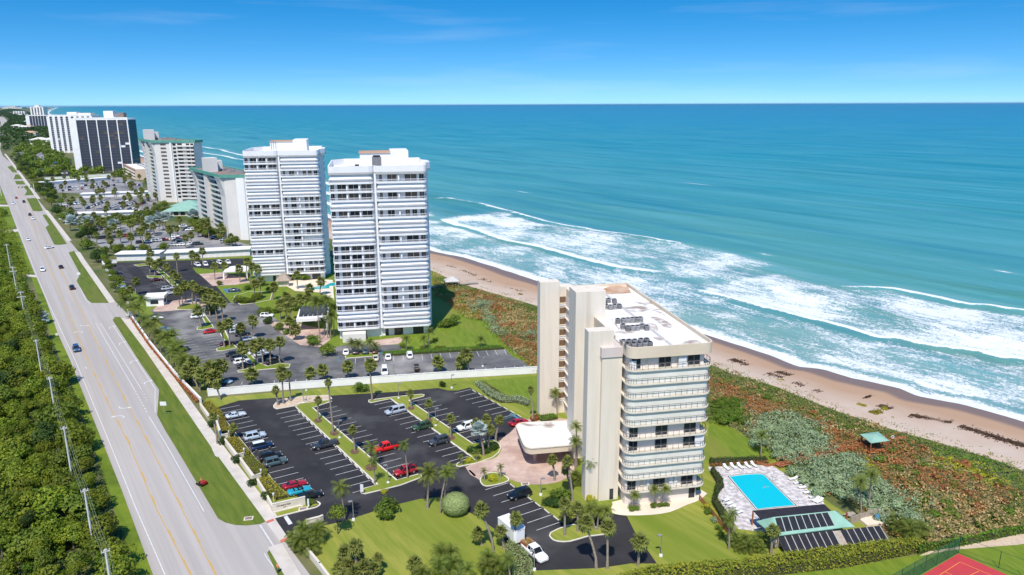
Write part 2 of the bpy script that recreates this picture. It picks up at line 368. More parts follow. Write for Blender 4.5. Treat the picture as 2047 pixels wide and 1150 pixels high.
dry = mixn(at2.outputs['Fac'], (.44, .285, .185), (.55, .45, .37)); n1r = nd.new('ShaderNodeMapRange'); lk.new(n1.outputs['Fac'], n1r.inputs[0]); n1r.inputs[1].default_value = .35; n1r.inputs[2].default_value = .75; n1r.inputs[4].default_value = .45
dry = mixn(n1r.outputs[0], dry, (.44, .29, .20))
lk.new(mixn(at.outputs['Fac'], dry, (.215, .145, .115)), b_.inputs['Base Color'])
mr = nd.new('ShaderNodeMapRange'); lk.new(at.outputs['Fac'], mr.inputs[0]); mr.inputs[3].default_value = .92; mr.inputs[4].default_value = .42; lk.new(mr.outputs[0], b_.inputs['Roughness'])
bp = nd.new('ShaderNodeBump'); bp.inputs['Strength'].default_value = .35; n2 = nd.new('ShaderNodeTexNoise'); n2.inputs['Scale'].default_value = 1.2; n2.inputs['Detail'].default_value = 8; lk.new(tcn.outputs['Object'], n2.inputs['Vector']); lk.new(n2.outputs['Fac'], bp.inputs['Height']); lk.new(bp.outputs[0], b_.inputs['Normal'])
up = np.clip(1.25 - Q_ * 2.2 + (fbm(X * .08, Y * .08, 3) - .5) * .8, 0, 1)
tag(inst('beach', gridmesh('beach', X, Y, Z, m, {'wet': wet, 'up': up})), kind='structure')
# sea
tt = np.concatenate([np.linspace(-3000, -160, 8), np.linspace(-150, 430, 400), np.linspace(433, 1500, 220), np.geomspace(1520, 90000, 50)])
dd = np.concatenate([np.linspace(-12, 110, 122), np.linspace(111.5, 420, 160), np.geomspace(424, 90000, 70)])
T_, D_ = np.meshgrid(tt, dd, indexing='ij'); X, Y = xy(T_, sw(T_) + D_)
foam = np.zeros_like(X); z = np.zeros_like(X); wave_tint = np.zeros_like(X)
def wob(seed, a=5, fr=.03): return (fbm(T_ * fr, T_ * 0 + seed, seed, 3) - .5) * a
def dline(px):
    t, s = tsline(px, SEA); return np.interp(T_, t, s - sw(t)), t.min(), t.max()
def sst(x, a, b): x = np.clip((x - a) / (b - a), 0, 1); return x * x * (3 - 2 * x)
def breaker(dl, t0, t1, width, trail, fade=12, front=1.0, h=.9, tv=.6):
    global foam, z, wave_tint
    e = sst(T_, t0 - fade, t0 + fade) * (1 - sst(T_, t1 - fade, t1 + fade))
    x = D_ - dl
    core = sst(x, -.8, .2) * (1 - sst(x, width, width * 1.8)) * front
    tr = sst(x, -.5, .5) * np.clip(1 - np.maximum(x - width, 0) / trail, 0, 1) * tv
    foam = np.maximum(foam, e * np.maximum(core, tr)); z = z + e * h * np.exp(-((x - width * .35) / (2.0 + width * .35)) ** 2)
    wave_tint = np.maximum(wave_tint, e * np.exp(-((x + 3) / 3.2) ** 2))
def field(dA, dB, t0, t1, val, fade=14):
    global foam
    e = sst(T_, t0 - fade, t0 + fade) * (1 - sst(T_, t1 - fade, t1 + fade))
    foam = np.maximum(foam, e * val * sst(D_, dA - 2, dA + 3) * (1 - sst(D_, dB - 7, dB + 4)) * (.55 + .9 * fbm(X * .045, Y * .045, 21)))
# main breakers traced along the surf
dc1, a1, b1 = dline([(868, 436), (953, 463), (974, 470), (1042, 489), (1146, 516), (1228, 535), (1323, 547)])
dc0, a0, b0 = dline([(868, 398), (948, 409), (1004, 421), (1042, 431), (1092, 444), (1169, 458), (1311, 483), (1400, 495)])
dc2, a2, b2 = dline([(1380, 580), (1449, 598), (1546, 624), (1678, 656), (1835, 689), (2047, 722)])
dc3, a3, b3 = dline([(1560, 545), (1689, 575), (1783, 579), (1897, 604), (1991, 619), (2047, 626)])
breaker(dc1 + wob(3), a1, 420, 5.0, 14, 10); field(dc1, dc0 + wob(5, 10), a1 - 26, 430, .68, 20)
breaker(dc0 + wob(7, 6), a0 + 8, b0, 3.2, 10, 12, .85, 1.0, .55)
breaker(dc2 + wob(8, 3), -400, b2 - 2, 3.4, 12, 8, 1, 1.1); field(dc2, dc3 + wob(9, 8), -400, b2 + 5, .73, 12)
breaker(dc3 + wob(10, 6), -60, a3 + (b3 - a3) * .66, 4.0, 9, 14, .95, 1.0)
field(dc3, dc3 + 12 + wob(12, 14), a3, b3 + 40, .42, 25)
field(dc3 * 0 + 6, dc2, -400, b2 + 10, .64); field(dc1 * 0 + 6, dc1, a1 - 30, 430, .70)
field(dc1 * 0 + 26, dc0 * 0 + 92 + wob(2, 30), b2 - 30, a1 + 40, .6, 25)
# surf beyond the towers
for k, (d0, t0, t1, w) in enumerate([(20, 440, 1600, 5), (48, 520, 820, 6), (44, 900, 1500, 6), (78, 560, 760, 5), (95, 840, 1300, 5), (125, 640, 720, 4), (62, 430, 560, 4), (130, 1000, 1500, 5)]):
    breaker(d0 + wob(30 + k, 14, .012), t0, t1, w, 22, 30, .95, .9, .62)
breaker(40 + wob(50, 30, .004), 1600, 30000, 14, 60, 100, .9, .8, .7)
# swash along the sand
ww = 5 + 9 * fbm(T_ * .035, T_ * 0, 14)
foam = np.maximum(foam, np.clip(1.15 - np.abs(D_ - 1.5) / ww, 0, 1) * (D_ > -7) * .95)
# a few separate caps
for (px, py, ln, wd) in [(338, 256, 18, 4), (1530, 510, 5, 1.5), (2005, 543, 6, 1.6), (905, 398, 8, 2), (990, 379, 12, 1.2), (1045, 384, 14, 1.2), (1232, 415, 5, 1), (1395, 368, 30, 1)]:
    t0, s0 = ts(P(px, py, SEA)); d0 = s0 - sw(t0); foam = np.maximum(foam, .95 * np.exp(-((T_ - t0) / ln) ** 2 - ((D_ - d0) / wd) ** 2))
# swell
sw_amp = np.clip(D_ / 20, 0, 1) * (.22 + .38 * np.exp(-D_ / 140)) * np.exp(-D_ / 2500)
ph = D_ / 4.8 - 1.2 * np.sin(T_ / 95) - 11 * fbm(T_ * .009, D_ * .007, 40, 4)
z += .45 * sw_amp * (np.sin(ph) + .8 * np.sin(ph * .53 + T_ / 60 + 1)) * np.clip(2.6 * fbm(T_ * .012, D_ * .02, 44) - .8, 0, 1.2)
sl2 = sst(np.sin(ph * .53 + T_ / 60 + 1) * (.3 + fbm(T_ * .01, D_ * .02, 46)), .45, .95) * np.exp(-np.maximum(D_ - 60, 0) / 260) * sst(D_, 45, 80)
wave_tint = np.maximum(wave_tint, sl2); z += sl2 * .9
dep = np.log1p(np.maximum(D_, 0) / 40) / math.log1p(12000 / 40) + (fbm(T_ * .0035, D_ * .012, 60) - .5) * .10
m, t_, b_ = newmat('sea_water', .3, .04); nd, lk = t_.nodes, t_.links
b_.inputs['IOR'].default_value = 1.333
tcn = nd.new('ShaderNodeTexCoord'); mpn = nd.new('ShaderNodeMapping'); mpn.inputs['Rotation'].default_value = (0, 0, R(-36.5)); lk.new(tcn.outputs['Object'], mpn.inputs['Vector'])
mps = nd.new('ShaderNodeMapping'); mps.inputs['Scale'].default_value = (1, .3, 1); lk.new(mpn.outputs[0], mps.inputs['Vector'])
def ns(sc, det=6, vec=None, dist=0, ro=.6):
    n = nd.new('ShaderNodeTexNoise'); n.inputs['Scale'].default_value = sc; n.inputs['Detail'].default_value = det; n.inputs['Distortion'].default_value = dist; n.inputs['Roughness'].default_value = ro
    lk.new((vec or mpn).outputs[0], n.inputs['Vector']); return n.outputs['Fac']
ad = nd.new('ShaderNodeAttribute'); ad.attribute_name = 'dep'; af = nd.new('ShaderNodeAttribute'); af.attribute_name = 'foam'; ash = nd.new('ShaderNodeAttribute'); ash.attribute_name = 'wave_tint'
cr = nd.new('ShaderNodeValToRGB'); e = cr.color_ramp.elements
e[0].position = 0; e[0].color = (.17, .32, .295, 1); e[1].position = 1; e[1].color = (.001, .15, .34, 1)
for p, c in ((.12, (.125, .30, .27)), (.25, (.08, .28, .275)), (.39, (.046, .26, .295)), (.53, (.012, .225, .295)), (.76, (.001, .19, .355))): x = e.new(p); x.color = (*c, 1)
lk.new(ad.outputs['Fac'], cr.inputs[0])
def mth(op, a, b=None, clamp=False):
    n = nd.new('ShaderNodeMath'); n.operation = op; n.use_clamp = clamp
    for k, v in enumerate((a, b)):
        if v is None: continue
        if isinstance(v, (int, float)): n.inputs[k].default_value = v
        else: lk.new(v, n.inputs[k])
    return n.outputs[0]
patch = nd.new('ShaderNodeMapRange'); lk.new(ns(.012, 5, mps), patch.inputs[0]); patch.inputs[1].default_value = .38; patch.inputs[2].default_value = .66; patch.inputs[4].default_value = .38
col = mixn(patch.outputs[0], cr.outputs[0], (.05, .24, .27))
col = mixn(mth('MULTIPLY', ash.outputs['Fac'], .85), col, (.06, .215, .175))  # darker green laid over wave faces and swell lines
col = mixn(mth('MULTIPLY', af.outputs['Fac'], .42), col, (.37, .50, .50))
strk = nd.new('ShaderNodeMapRange'); mpz = nd.new('ShaderNodeMapping'); mpz.inputs['Scale'].default_value = (1, .12, 1); lk.new(mpn.outputs[0], mpz.inputs['Vector']); lk.new(ns(.055, 6, mpz, .5, .62), strk.inputs[0]); strk.inputs[1].default_value = .4; strk.inputs[2].default_value = .68; strk.inputs[4].default_value = .48  # pale streaks, light on small waves painted into the water colour
col = mixn(strk.outputs[0], col, (.12, .36, .43))
str2 = nd.new('ShaderNodeMapRange'); lk.new(ns(.03, 5, mpz, .3), str2.inputs[0]); str2.inputs[1].default_value = .46; str2.inputs[2].default_value = .7; str2.inputs[4].default_value = .6  # dark streaks, shade of small waves painted into the water colour
col = mixn(str2.outputs[0], col, (.01, .16, .24))
lace = mth('ADD', mth('MULTIPLY', ns(.2, 9, mps, 1.6, .7), .5), mth('MULTIPLY', ns(1.1, 6, None, .8, .62), .5))
thr = nd.new('ShaderNodeMapRange'); lk.new(af.outputs['Fac'], thr.inputs[0]); thr.inputs[3].default_value = .78; thr.inputs[4].default_value = .27; thr.clamp = True
mask = mth('DIVIDE', mth('SUBTRACT', lace, thr.outputs[0]), .11, True)
mask = mth('MULTIPLY', mask, mth('GREATER_THAN', af.outputs['Fac'], .02))
col = mixn(mth('MULTIPLY', mask, .88), col, (.80, .83, .85)); lk.new(col, b_.inputs['Base Color'])
ro = nd.new('ShaderNodeMapRange'); lk.new(mask, ro.inputs[0]); ro.inputs[3].default_value = .3; ro.inputs[4].default_value = .9; lk.new(ro.outputs[0], b_.inputs['Roughness'])
b1_ = nd.new('ShaderNodeBump'); b1_.inputs['Strength'].default_value = .8; b1_.inputs['Distance'].default_value = 1.0; lk.new(mth('ADD', ns(.22, 7, mps), mth('MULTIPLY', ns(.06, 4, mpz), 1.5)), b1_.inputs['Height'])
b2_ = nd.new('ShaderNodeBump'); b2_.inputs['Strength'].default_value = .6; b2_.inputs['Distance'].default_value = .6; lk.new(mth('MULTIPLY', mask, lace), b2_.inputs['Height']); lk.new(b1_.outputs[0], b2_.inputs['Normal']); lk.new(b2_.outputs[0], b_.inputs['Normal'])
tag(inst('sea', gridmesh('sea', X, Y, SEA + z, m, {'foam': np.clip(foam, 0, 1), 'dep': np.clip(dep, 0, 1), 'wave_tint': np.clip(wave_tint, 0, 1)})), kind='structure')
del X, Y, Z, T_, D_, foam, z, wave_tint, dep

# ================================================================ roads, pavements, parking
def lines(name, px, w, z, mat, parent, dash=None, sm=0):
    pts = [P(*q) for q in (smooth(px, sm, False) if sm else px)]; mb = MB()
    if dash is None: mb.ribbon(pts, w, z, z, 0)
    else:
        on, off = dash; L = 0
        for a, b in zip(pts, pts[1:]):
            d = (b - a); n = int(d.length // (on + off)); u = d.normalized()
            for i in range(n): mb.ribbon([a + u * i * (on + off), a + u * (i * (on + off) + on)], w, z, z, 0)
    return mb.build(name, mat, parent)
road_l = [(430, 1500), (306, 1150), (244, 982), (196, 862), (140, 720), (116, 668), (92, 600), (70, 550), (34, 458), (16, 410), (2, 375), (-14, 335), (-24, 300), (-14, 276), (0, 255), (2, 245), (-4, 237), (-30, 230)]
road_r = [(-20, 229), (8, 235), (16, 243), (14, 255), (4, 276), (0, 298), (6, 312), (27, 330), (46, 357), (74, 397), (96, 424), (140, 483), (163, 510), (218, 590), (262, 635), (420, 880), (560, 1070), (620, 1150), (860, 1500)]
road = sheet('road', road_l + road_r, .012, M_road)
def verge(px, mat=M_verge, name='lawn', z=.04): return sheet(name, px, z, mat)
for px in ([(436, 1037), (347, 888), (331, 862), (314, 830), (318, 780), (310, 768), (283, 730), (225, 640), (230, 634), (240, 634), (290, 700), (418, 888), (531, 1043), (520, 1048), (493, 1051), (470, 1050), (450, 1045)],
           [(218, 606), (183, 606), (175, 600), (153, 562), (160, 548), (137, 505), (148, 502), (160, 520)],
           [(134, 488), (118, 490), (108, 489), (91, 455), (98, 450), (85, 430), (92, 429), (100, 438)],
           [(53, 397), (73, 396), (86, 421), (80, 423), (66, 422)], [(46, 373), (55, 371), (68, 390), (49, 391), (54, 382)],
           [(30, 362), (33, 369), (51, 369), (46, 362)], [(27, 359), (31, 349), (38, 349), (45, 358)], [(15, 334), (25, 345), (35, 345), (24, 331)],
           [(534, 1105), (545, 1094), (562, 1085), (605, 1152), (680, 1260), (600, 1220), (556, 1152)]): verge(px)
for px in ([(196, 862), (140, 720), (116, 668), (92, 600), (72, 553), (62, 553), (100, 668), (150, 790), (188, 900), (262, 1120), (300, 1250), (340, 1250), (306, 1150), (244, 982)],
           [(68, 547), (36, 463), (8, 466), (12, 500), (40, 547)], [(33, 455), (17, 412), (-30, 412), (-30, 460)], [(14, 407), (3, 378), (-30, 378), (-30, 409)],
           [(0, 596), (0, 566), (50, 566), (62, 596)]): verge(px, M_lime)
def walk(px, w=2.0, z=.055):
    mb = MB(); mb.ribbon([P(*q) for q in px], w, .0, z, 0, off=-w / 2); return tag(mb.build('sidewalk', M_walk), kind='structure')
walk([(549, 1069), (531, 1043), (418, 888), (290, 700), (240, 632)][1:][::1] if False else [(531, 1043), (418, 888), (290, 700), (243, 637)], 2.3)
walk([(218, 606), (160, 522), (150, 505)], 2.2); walk([(134, 482), (98, 434), (88, 421)], 2.2); walk([(74, 398), (46, 359), (25, 330), (8, 308)], 2.4)
walk([(720, 1320), (603, 1150), (563, 1086)][::-1], 2.3)
sheet('sidewalk', [(422, 894), (426, 893), (433, 903), (436, 915), (430, 912)], .058, M_walk)
sheet('driveway', [(531, 1043), (549, 1036), (577, 1077), (562, 1086)], .03, M_walk)
for px in ([(531, 1043), (546, 1037.5), (549, 1041), (534, 1047)], [(559, 1081), (575, 1074), (578, 1078), (562, 1086)]): sheet('tactile_paving', px, .062, M_redpad, road)
lines('edge_line', [(420, 1330), (330, 1150), (270, 1012), (220, 888), (150, 720), (94, 600), (72, 548), (36, 458), (18, 410)], .16, .018, M_paint, road)
for px in ([(480, 1330), (381, 1150), (310, 1012), (258, 888), (215, 805), (175, 720), (125, 600), (97, 530), (60, 440), (30, 370)], [(560, 1330), (431, 1150), (363, 1017), (298, 888), (250, 800), (200, 700), (150, 600), (117, 533), (72, 440), (38, 372)]):
    lines('centre_line', px, .2, .018, M_yellow, road); lines('centre_line', [(x + 2.2, y) for x, y in px], .2, .0185, M_yellow, road, (5, 6))
lines('edge_line', [(408, 1023), (330, 885), (298, 833)], .16, .018, M_paint, road)
lines('edge_line', [(560, 1150), (535, 1118), (528, 1106)], .14, .018, M_paint, road)
lines('lane_line', [(191, 646), (270, 781)], .15, .018, M_paint, road); lines('lane_line', [(201, 646), (283, 779)], .15, .018, M_paint, road)
lines('lane_line', [(271, 783), (298, 832)], .3, .018, M_paint, road, (.6, 1.6)); lines('lane_line', [(285, 783), (297, 806)], .2, .018, M_paint, road, (.6, 1.6))
lines('edge_line', [(225, 650), (262, 705), (300, 762), (310, 777), (310, 825)], .14, .018, M_paint, road)
lines('edge_line', [(160, 575), (172, 600), (182, 607)], .14, .018, M_paint, road)
lines('stop_line', [(520, 1050), (547, 1092)], .22, .018, M_paint, road)
RAZ = -35.0
def arrow(px, py, az, bend=0, s=1.0):    # a painted turn arrow
    o = P(px, py); mb = MB(); pts = smooth([(0, -1.3 * s), (0, -.5 * s), (bend * .5 * s, .3 * s), (bend * 1.5 * s, .5 * s)] if bend else [(0, -1.6 * s), (0, 0), (0, .8 * s)], 3, False)
    mb.ribbon(pts, .28 * s, .019, .019)
    e = Vector(pts[-1]); d = (e - Vector(pts[-2])).normalized(); q = Vector((-d.y, d.x))
    a = e + d * .9 * s; b, c = e + q * .5 * s, e - q * .5 * s
    mb.add([(b.x, b.y, .019), (c.x, c.y, .019), (a.x, a.y, .019)], [(0, 1, 2)])
    mb.build('turn_arrow', M_paint, road, (o.x, o.y, 0), R(-az))
for q in ((218, 655), (238, 687), (260, 724), (288, 765)): arrow(*q, RAZ, 1, 1.1)
for q in ((240, 817), (162, 652)): arrow(*q, RAZ + 180, -1, 1.1)
for q in ((246, 831), (164, 663)): arrow(*q, RAZ, -1, 1.1)
for q in ((172, 736),): arrow(*q, RAZ, 0, .6)
for px in ([(34, 458), (6, 463), (6, 467), (38, 463)], [(16, 410), (-25, 409), (-25, 413), (18, 413)], [(70, 550), (52, 549), (54, 553), (74, 555)]): sheet('driveway', px, .05, M_walk)

# ---- the near property
PL_LAWN = [(412, 797), (743, 768), (1075, 747), (1140, 780), (1300, 830), (1430, 845), (1470, 858), (1520, 895), (1560, 915), (1570, 940), (1650, 1000), (1720, 1045), (1790, 1090), (1700, 1160), (1500, 1400), (700, 1400), (652, 1150), (590, 1075), (552, 1035), (545, 1020), (500, 960), (440, 870), (404, 815)]
sheet('lawn', PL_LAWN, .02, M_lawn)
sheet('lawn', [(1420, 838), (1450, 848), (1500, 880), (1558, 912), (1540, 922), (1480, 916), (1420, 918)], .03, M_lawn2, sm=3)
sheet('lawn', [(895, 765), (1075, 752), (1075, 830), (1040, 806), (990, 795), (955, 770)], .03, M_lawn2)
LOT = [(430, 816), (478, 801), (548, 796), (665, 791), (786, 784), (876, 776), (895, 781), (915, 781), (939, 775), (1023, 825), (1062, 845), (1000, 880), (930, 925), (1015, 962), (1060, 997), (1123, 1043), (1150, 1035), (1220, 1027), (1253, 1032), (1268, 1062), (1313, 1127), (1260, 1127), (1200, 1136), (1073, 1141), (1030, 1110), (991, 1060), (956, 1034), (933, 1022), (890, 993), (838, 998), (801, 1007), (756, 1020), (688, 1042), (640, 1053), (600, 1066), (577, 1077), (550, 1037), (600, 1022), (638, 1009), (610, 1000), (558, 975)]
lot = sheet('parking_lot', LOT, .034, M_asph)
KERBS = []
def island(px, mat=M_lawn, h=.13, kerb=True, sm=0, mulch=None, name='lawn'):
    if sm: px = smooth(px, sm)
    w = [P(*q) for q in px]; mb = MB(); mb.prism([(p.x, p.y) for p in w], .0, h, 0, bottom=False)
    o = tag(mb.build(name, mat), kind='structure')
    if kerb:
        k = MB(); k.ribbon(w, .22, .0, h + .03, 0, True); k.build('kerb', M_kerb, o)
    return o
med1 = island([(591, 814), (600, 807), (625, 803), (655, 801), (663, 803), (625, 816), (793, 961), (836, 949), (842, 951), (843, 955), (800, 971), (760, 981), (730, 988), (723, 987), (721, 982), (726, 978), (755, 970)])
island([(547, 812), (548, 816), (553, 818.5), (590, 812), (600, 806), (655, 800), (663, 798), (658, 791), (610, 793), (570, 798), (555, 802)], M_sandbed)
med2 = island([(737, 801), (737, 804), (741, 806), (781, 798), (943, 914), (915, 927), (912, 931), (917, 934), (955, 926), (985, 915), (997, 905), (1001, 896), (997, 887), (985, 880), (945, 888), (817, 801), (847, 793), (848, 790), (842, 789), (790, 794)])
island([(960, 960), (963, 968), (973, 973), (1000, 968), (1016, 962), (1014, 956), (1000, 948), (980, 946), (966, 952)], sm=2)
island([(1101, 1066), (1102, 1077), (1115, 1083), (1140, 1083), (1175, 1073), (1208, 1069), (1208, 1060), (1165, 1050), (1135, 1052)], sm=2)
for q in ([(600, 808), (650, 802), (655, 796), (610, 798)],): sheet('gravel_bed', q, .145, M_sandbed)
for c, r in (((668, 867), 9), ((636, 842), 8), ((709, 904), 9), ((742, 936), 12), ((822, 817), 7), ((857, 842), 8), ((901, 876), 9)):
    sheet('mulch_ring', [(c[0] + r * math.cos(a), c[1] + r * .6 * math.sin(a)) for a in np.linspace(0, 6.28, 13)[:-1]], .165, M_mulch)
SAZ = 59.0
def stalls(lot_, a, b, az, n, L=4.9, gap=.5, stops=None, skip=(), start=.2, mat=M_paint, sp=None):
    pa, pb = P(*a), P(*b); u = (pb - pa).normalized(); tot = (pb - pa).length; d = AZ(az); sp = sp or tot / n
    for i in range(n + 1):
        if i in skip: continue
        o = pa + u * (start + i * sp) + d * gap
        mb = MB(); mb.ribbon([(0, 0), (d.x * L, d.y * L)], .11, .046, .046); mb.build('stall_line', mat, lot_, (o.x, o.y, 0))
        if stops and i < n:
            c = pa + u * (start + (i + .5) * sp) + d * .35; k = inst('wheel_stop', ME_STOP, None, (c.x, c.y, .034), (0, 0, R(90) + math.atan2(d.y, d.x)))
            tag(k, 'white concrete wheel stop at the head of a bay in the dark asphalt lot', 'wheel stop', 'wheel stops in the dark asphalt lot')
_m = MB(); _m.prism([(-.85, -.09), (.85, -.09), (.85, .09), (-.85, .09)], 0, .11); ME_STOP = _m.mesh('wheel_stop', M_kerb)
stalls(lot, (434, 819), (622, 1056), SAZ, 22, gap=.3, skip=(20, 21, 22), sp=2.8)
stalls(lot, (596, 819), (757, 972), SAZ + 180, 16, gap=.3, stops=1, sp=2.82)
stalls(lot, (632, 821), (795, 962), SAZ, 15, gap=.25, sp=2.82)
stalls(lot, (787, 801), (947, 915), SAZ + 180, 14, gap=.3, stops=1, sp=2.8)
stalls(lot, (823, 803), (950, 890), SAZ, 10, gap=.25, sp=2.8)
stalls(lot, (943, 778), (1054, 839), SAZ + 180, 9, gap=.3, stops=1, sp=2.8, skip=(8, 9))
stalls(lot, (1018, 964), (1134, 1050), SAZ + 180, 6, gap=.3, stops=1, sp=2.8, L=5.2)
lines('edge_line', [(434, 819), (558, 975), (572, 990)], .12, .046, M_paint, lot)
sheet('bay_marking', [(1022, 826), (1050, 842), (1047, 844), (1018, 829)], .047, M_blue, lot)
lines('stall_line', [(1008, 838), (1024, 833)], .25, .0475, M_blue, lot); lines('stall_line', [(1015, 845), (1040, 838)], .14, .0475, M_blue, lot)
sheet('stop_line', [(567, 1034), (574, 1031), (585, 1047), (577, 1050)], .046, M_paint, lot)
sheet('stop_line', [(936, 941), (940, 940), (952, 951), (948, 953)], .046, M_paint, lot)
sheet('driveway', [(1055, 838), (1020, 865), (998, 883), (1003, 897), (997, 909), (985, 918), (930, 934), (961, 961), (985, 943), (1010, 948), (1022, 957), (1045, 964), (1075, 966), (1110, 962), (1135, 950), (1150, 930), (1155, 870), (1135, 838)], .046, M_pav, sm=2)
k = MB(); k.ribbon([P(*q) for q in smooth([(1012, 951), (1022, 957), (1045, 964), (1075, 967), (1110, 963), (1136, 951), (1147, 936)], 4, False)], .8, 0, .06); tag(k.build('kerb', M_pav), kind='structure')
sheet('terrace', [(1222, 1022), (1230, 1028), (1253, 1031), (1300, 1030), (1340, 1024), (1375, 1009), (1402, 998), (1402, 980), (1240, 1000), (1225, 1008)], .05, M_patio, sm=2)
# pool terrace
deck = sheet('pool_deck', [(1415, 934), (1542, 930), (1568, 947), (1646, 1004), (1660, 1030), (1560, 1066), (1507, 1062), (1476, 1058), (1437, 1000), (1430, 965)], .05, M_deck)
POOL = smooth([(1455, 953), (1490, 948.5), (1520, 947.5), (1531, 952)], 3, False) + [(1560, 981), (1592, 1012), (1551, 1016), (1512, 1020), (1483, 986)]
pw = [P(*q) for q in POOL]
pm, pt, pbn = newmat('pool_water', .05, .5); pbn.inputs['Base Color'].default_value = (.008, .50, .62, 1)
_n = pt.nodes.new('ShaderNodeTexNoise'); _n.inputs['Scale'].default_value = 1.3; _b = pt.nodes.new('ShaderNodeBump'); _b.inputs['Strength'].default_value = .15; pt.links.new(_n.outputs[0], _b.inputs['Height']); pt.links.new(_b.outputs[0], pbn.inputs['Normal'])
pool = empty('swimming_pool', (pw[0].x, pw[0].y, 0), 0, 'turquoise swimming pool with rounded corners and white coping beside the cream tower', 'pool')
off = Vector((pw[0].x, pw[0].y, 0))
mb = MB(); mb.prism([(p.x - off.x, p.y - off.y) for p in pw], .0, .06); mb.build('water', pm, pool)
mb = MB(); mb.ribbon([p - off for p in pw], .45, .0, .13, 0, True, off=0); mb.build('coping', M_kerb, pool)
mb = MB(); mb.ribbon([p - off for p in pw], .16, .13, .134, 0, True, off=.0); mb.build('tile_line', pmat('navy_tile', (.02, .06, .16), None, rough=.3), pool)
q = P(1544, 960) - off
for k in (0, .6):
    mb = MB(); mb.tube([(0, 0, .1), (0, 0, .8), (-.25, -.1, .95), (-.6, -.25, .7), (-.65, -.3, 0)], .03, 5); mb.build('ladder_rail', M_metal, pool, (q.x + k * .6, q.y - k * .75, 0))
# ---- the white-tower property
sheet('lawn', [(205, 527), (500, 512), (520, 500), (720, 520), (880, 545), (900, 580), (965, 625), (1010, 690), (1075, 735), (1072, 742), (743, 764), (417, 790), (300, 640), (255, 612)], .018, M_lawn2)
lot2 = sheet('parking_lot', [(300, 619), (360, 618), (455, 606), (500, 602), (545, 632), (622, 690), (655, 698), (690, 690), (700, 684), (800, 690), (806, 705), (880, 701), (1010, 697), (1022, 712), (1045, 722), (1058, 732), (1060, 737), (743, 757), (700, 762), (432, 776)], .03, M_asphg)
lot3 = sheet('parking_lot', [(205, 526), (330, 522), (500, 516), (505, 533), (430, 539), (385, 535), (392, 545), (432, 572), (462, 606), (430, 612), (362, 617), (300, 608), (258, 575)], .032, M_asph)
sheet('driveway', [(306, 623), (320, 609), (350, 601), (410, 596), (428, 603), (390, 615), (350, 621)], .038, M_pav, sm=2)
sheet('driveway', [(530, 642), (600, 648), (655, 660), (660, 680), (640, 694), (600, 690), (560, 664)], .04, M_pav)
sheet('driveway', [(398, 548), (440, 545), (490, 555), (500, 565), (470, 570), (425, 572)], .04, M_pav)
sheet('driveway', [(740, 682), (800, 674), (806, 680), (796, 688), (745, 692)], .042, M_pav)
sheet('terrace', [(560, 565), (600, 556), (665, 560), (668, 600), (640, 585), (590, 582)], .04, M_patio)
island([(395, 655), (394, 659), (402, 660), (427, 655), (424, 650), (408, 628), (401, 629), (413, 650)], M_lawn2)
island([(433, 698), (434, 702), (445, 702), (474, 696), (460, 684), (449, 660), (438, 664), (455, 690)], M_lawn2)
island([(475, 742), (477, 745), (500, 743), (520, 740), (578, 735), (580, 729), (560, 727), (535, 733), (515, 725), (480, 686), (473, 688), (505, 728), (510, 735)], M_lawn2)
island([(355, 614), (352, 619), (380, 620), (404, 613), (395, 607), (370, 609)], M_lawn2)
island([(268, 530), (276, 533), (297, 531), (322, 549), (345, 572), (356, 571), (332, 548), (308, 530), (290, 527)], M_lawn2); island([(293, 552), (296, 556), (324, 557), (322, 552)], M_lawn2)
island([(465, 600), (482, 610), (510, 606), (540, 600), (545, 585), (500, 583), (470, 592)], M_lawn2)
island([(690, 713), (692, 717), (755, 712), (758, 706), (700, 708)], M_lawn2)
sheet('lawn', [(765, 709), (880, 702), (1005, 697), (990, 672), (960, 640), (905, 612), (880, 640), (866, 670), (830, 690), (800, 697)], .026, M_lawn2)
stalls(lot2, (421, 650), (478, 722), SAZ + 180, 13, L=4.6, gap=.3, sp=2.75)
stalls(lot2, (487, 690), (540, 730), SAZ, 9, L=4.6, gap=.3, sp=2.75)
stalls(lot2, (333, 662), (425, 770), SAZ, 15, L=4.4, gap=.3, sp=2.8)
stalls(lot2, (690, 717), (1000, 699), 169, 22, L=4.7, gap=.3, sp=2.75)
stalls(lot2, (640, 764), (1040, 736), -11, 26, L=1.5, gap=.5, sp=2.8)
stalls(lot2, (480, 771), (640, 764), -11, 10, L=2.2, gap=.5, sp=2.8)
stalls(lot3, (222, 533), (280, 603), SAZ, 14, L=4.6, gap=.3, sp=2.8); stalls(lot3, (302, 534), (368, 600), SAZ + 180, 16, L=4.6, gap=.3, sp=2.8)
for x in (676, 741, 762): lines('stall_line', [(x, 711), (x + 1, 724)], .3, .044, M_blue, lot2)
sheet('bay_marking', [(758, 700), (764, 700), (764, 709), (758, 709)], .045, M_blue, lot2)
sheet('bay_marking', [(445, 578), (476, 576), (480, 584), (452, 586)], .046, M_blue, lot3)
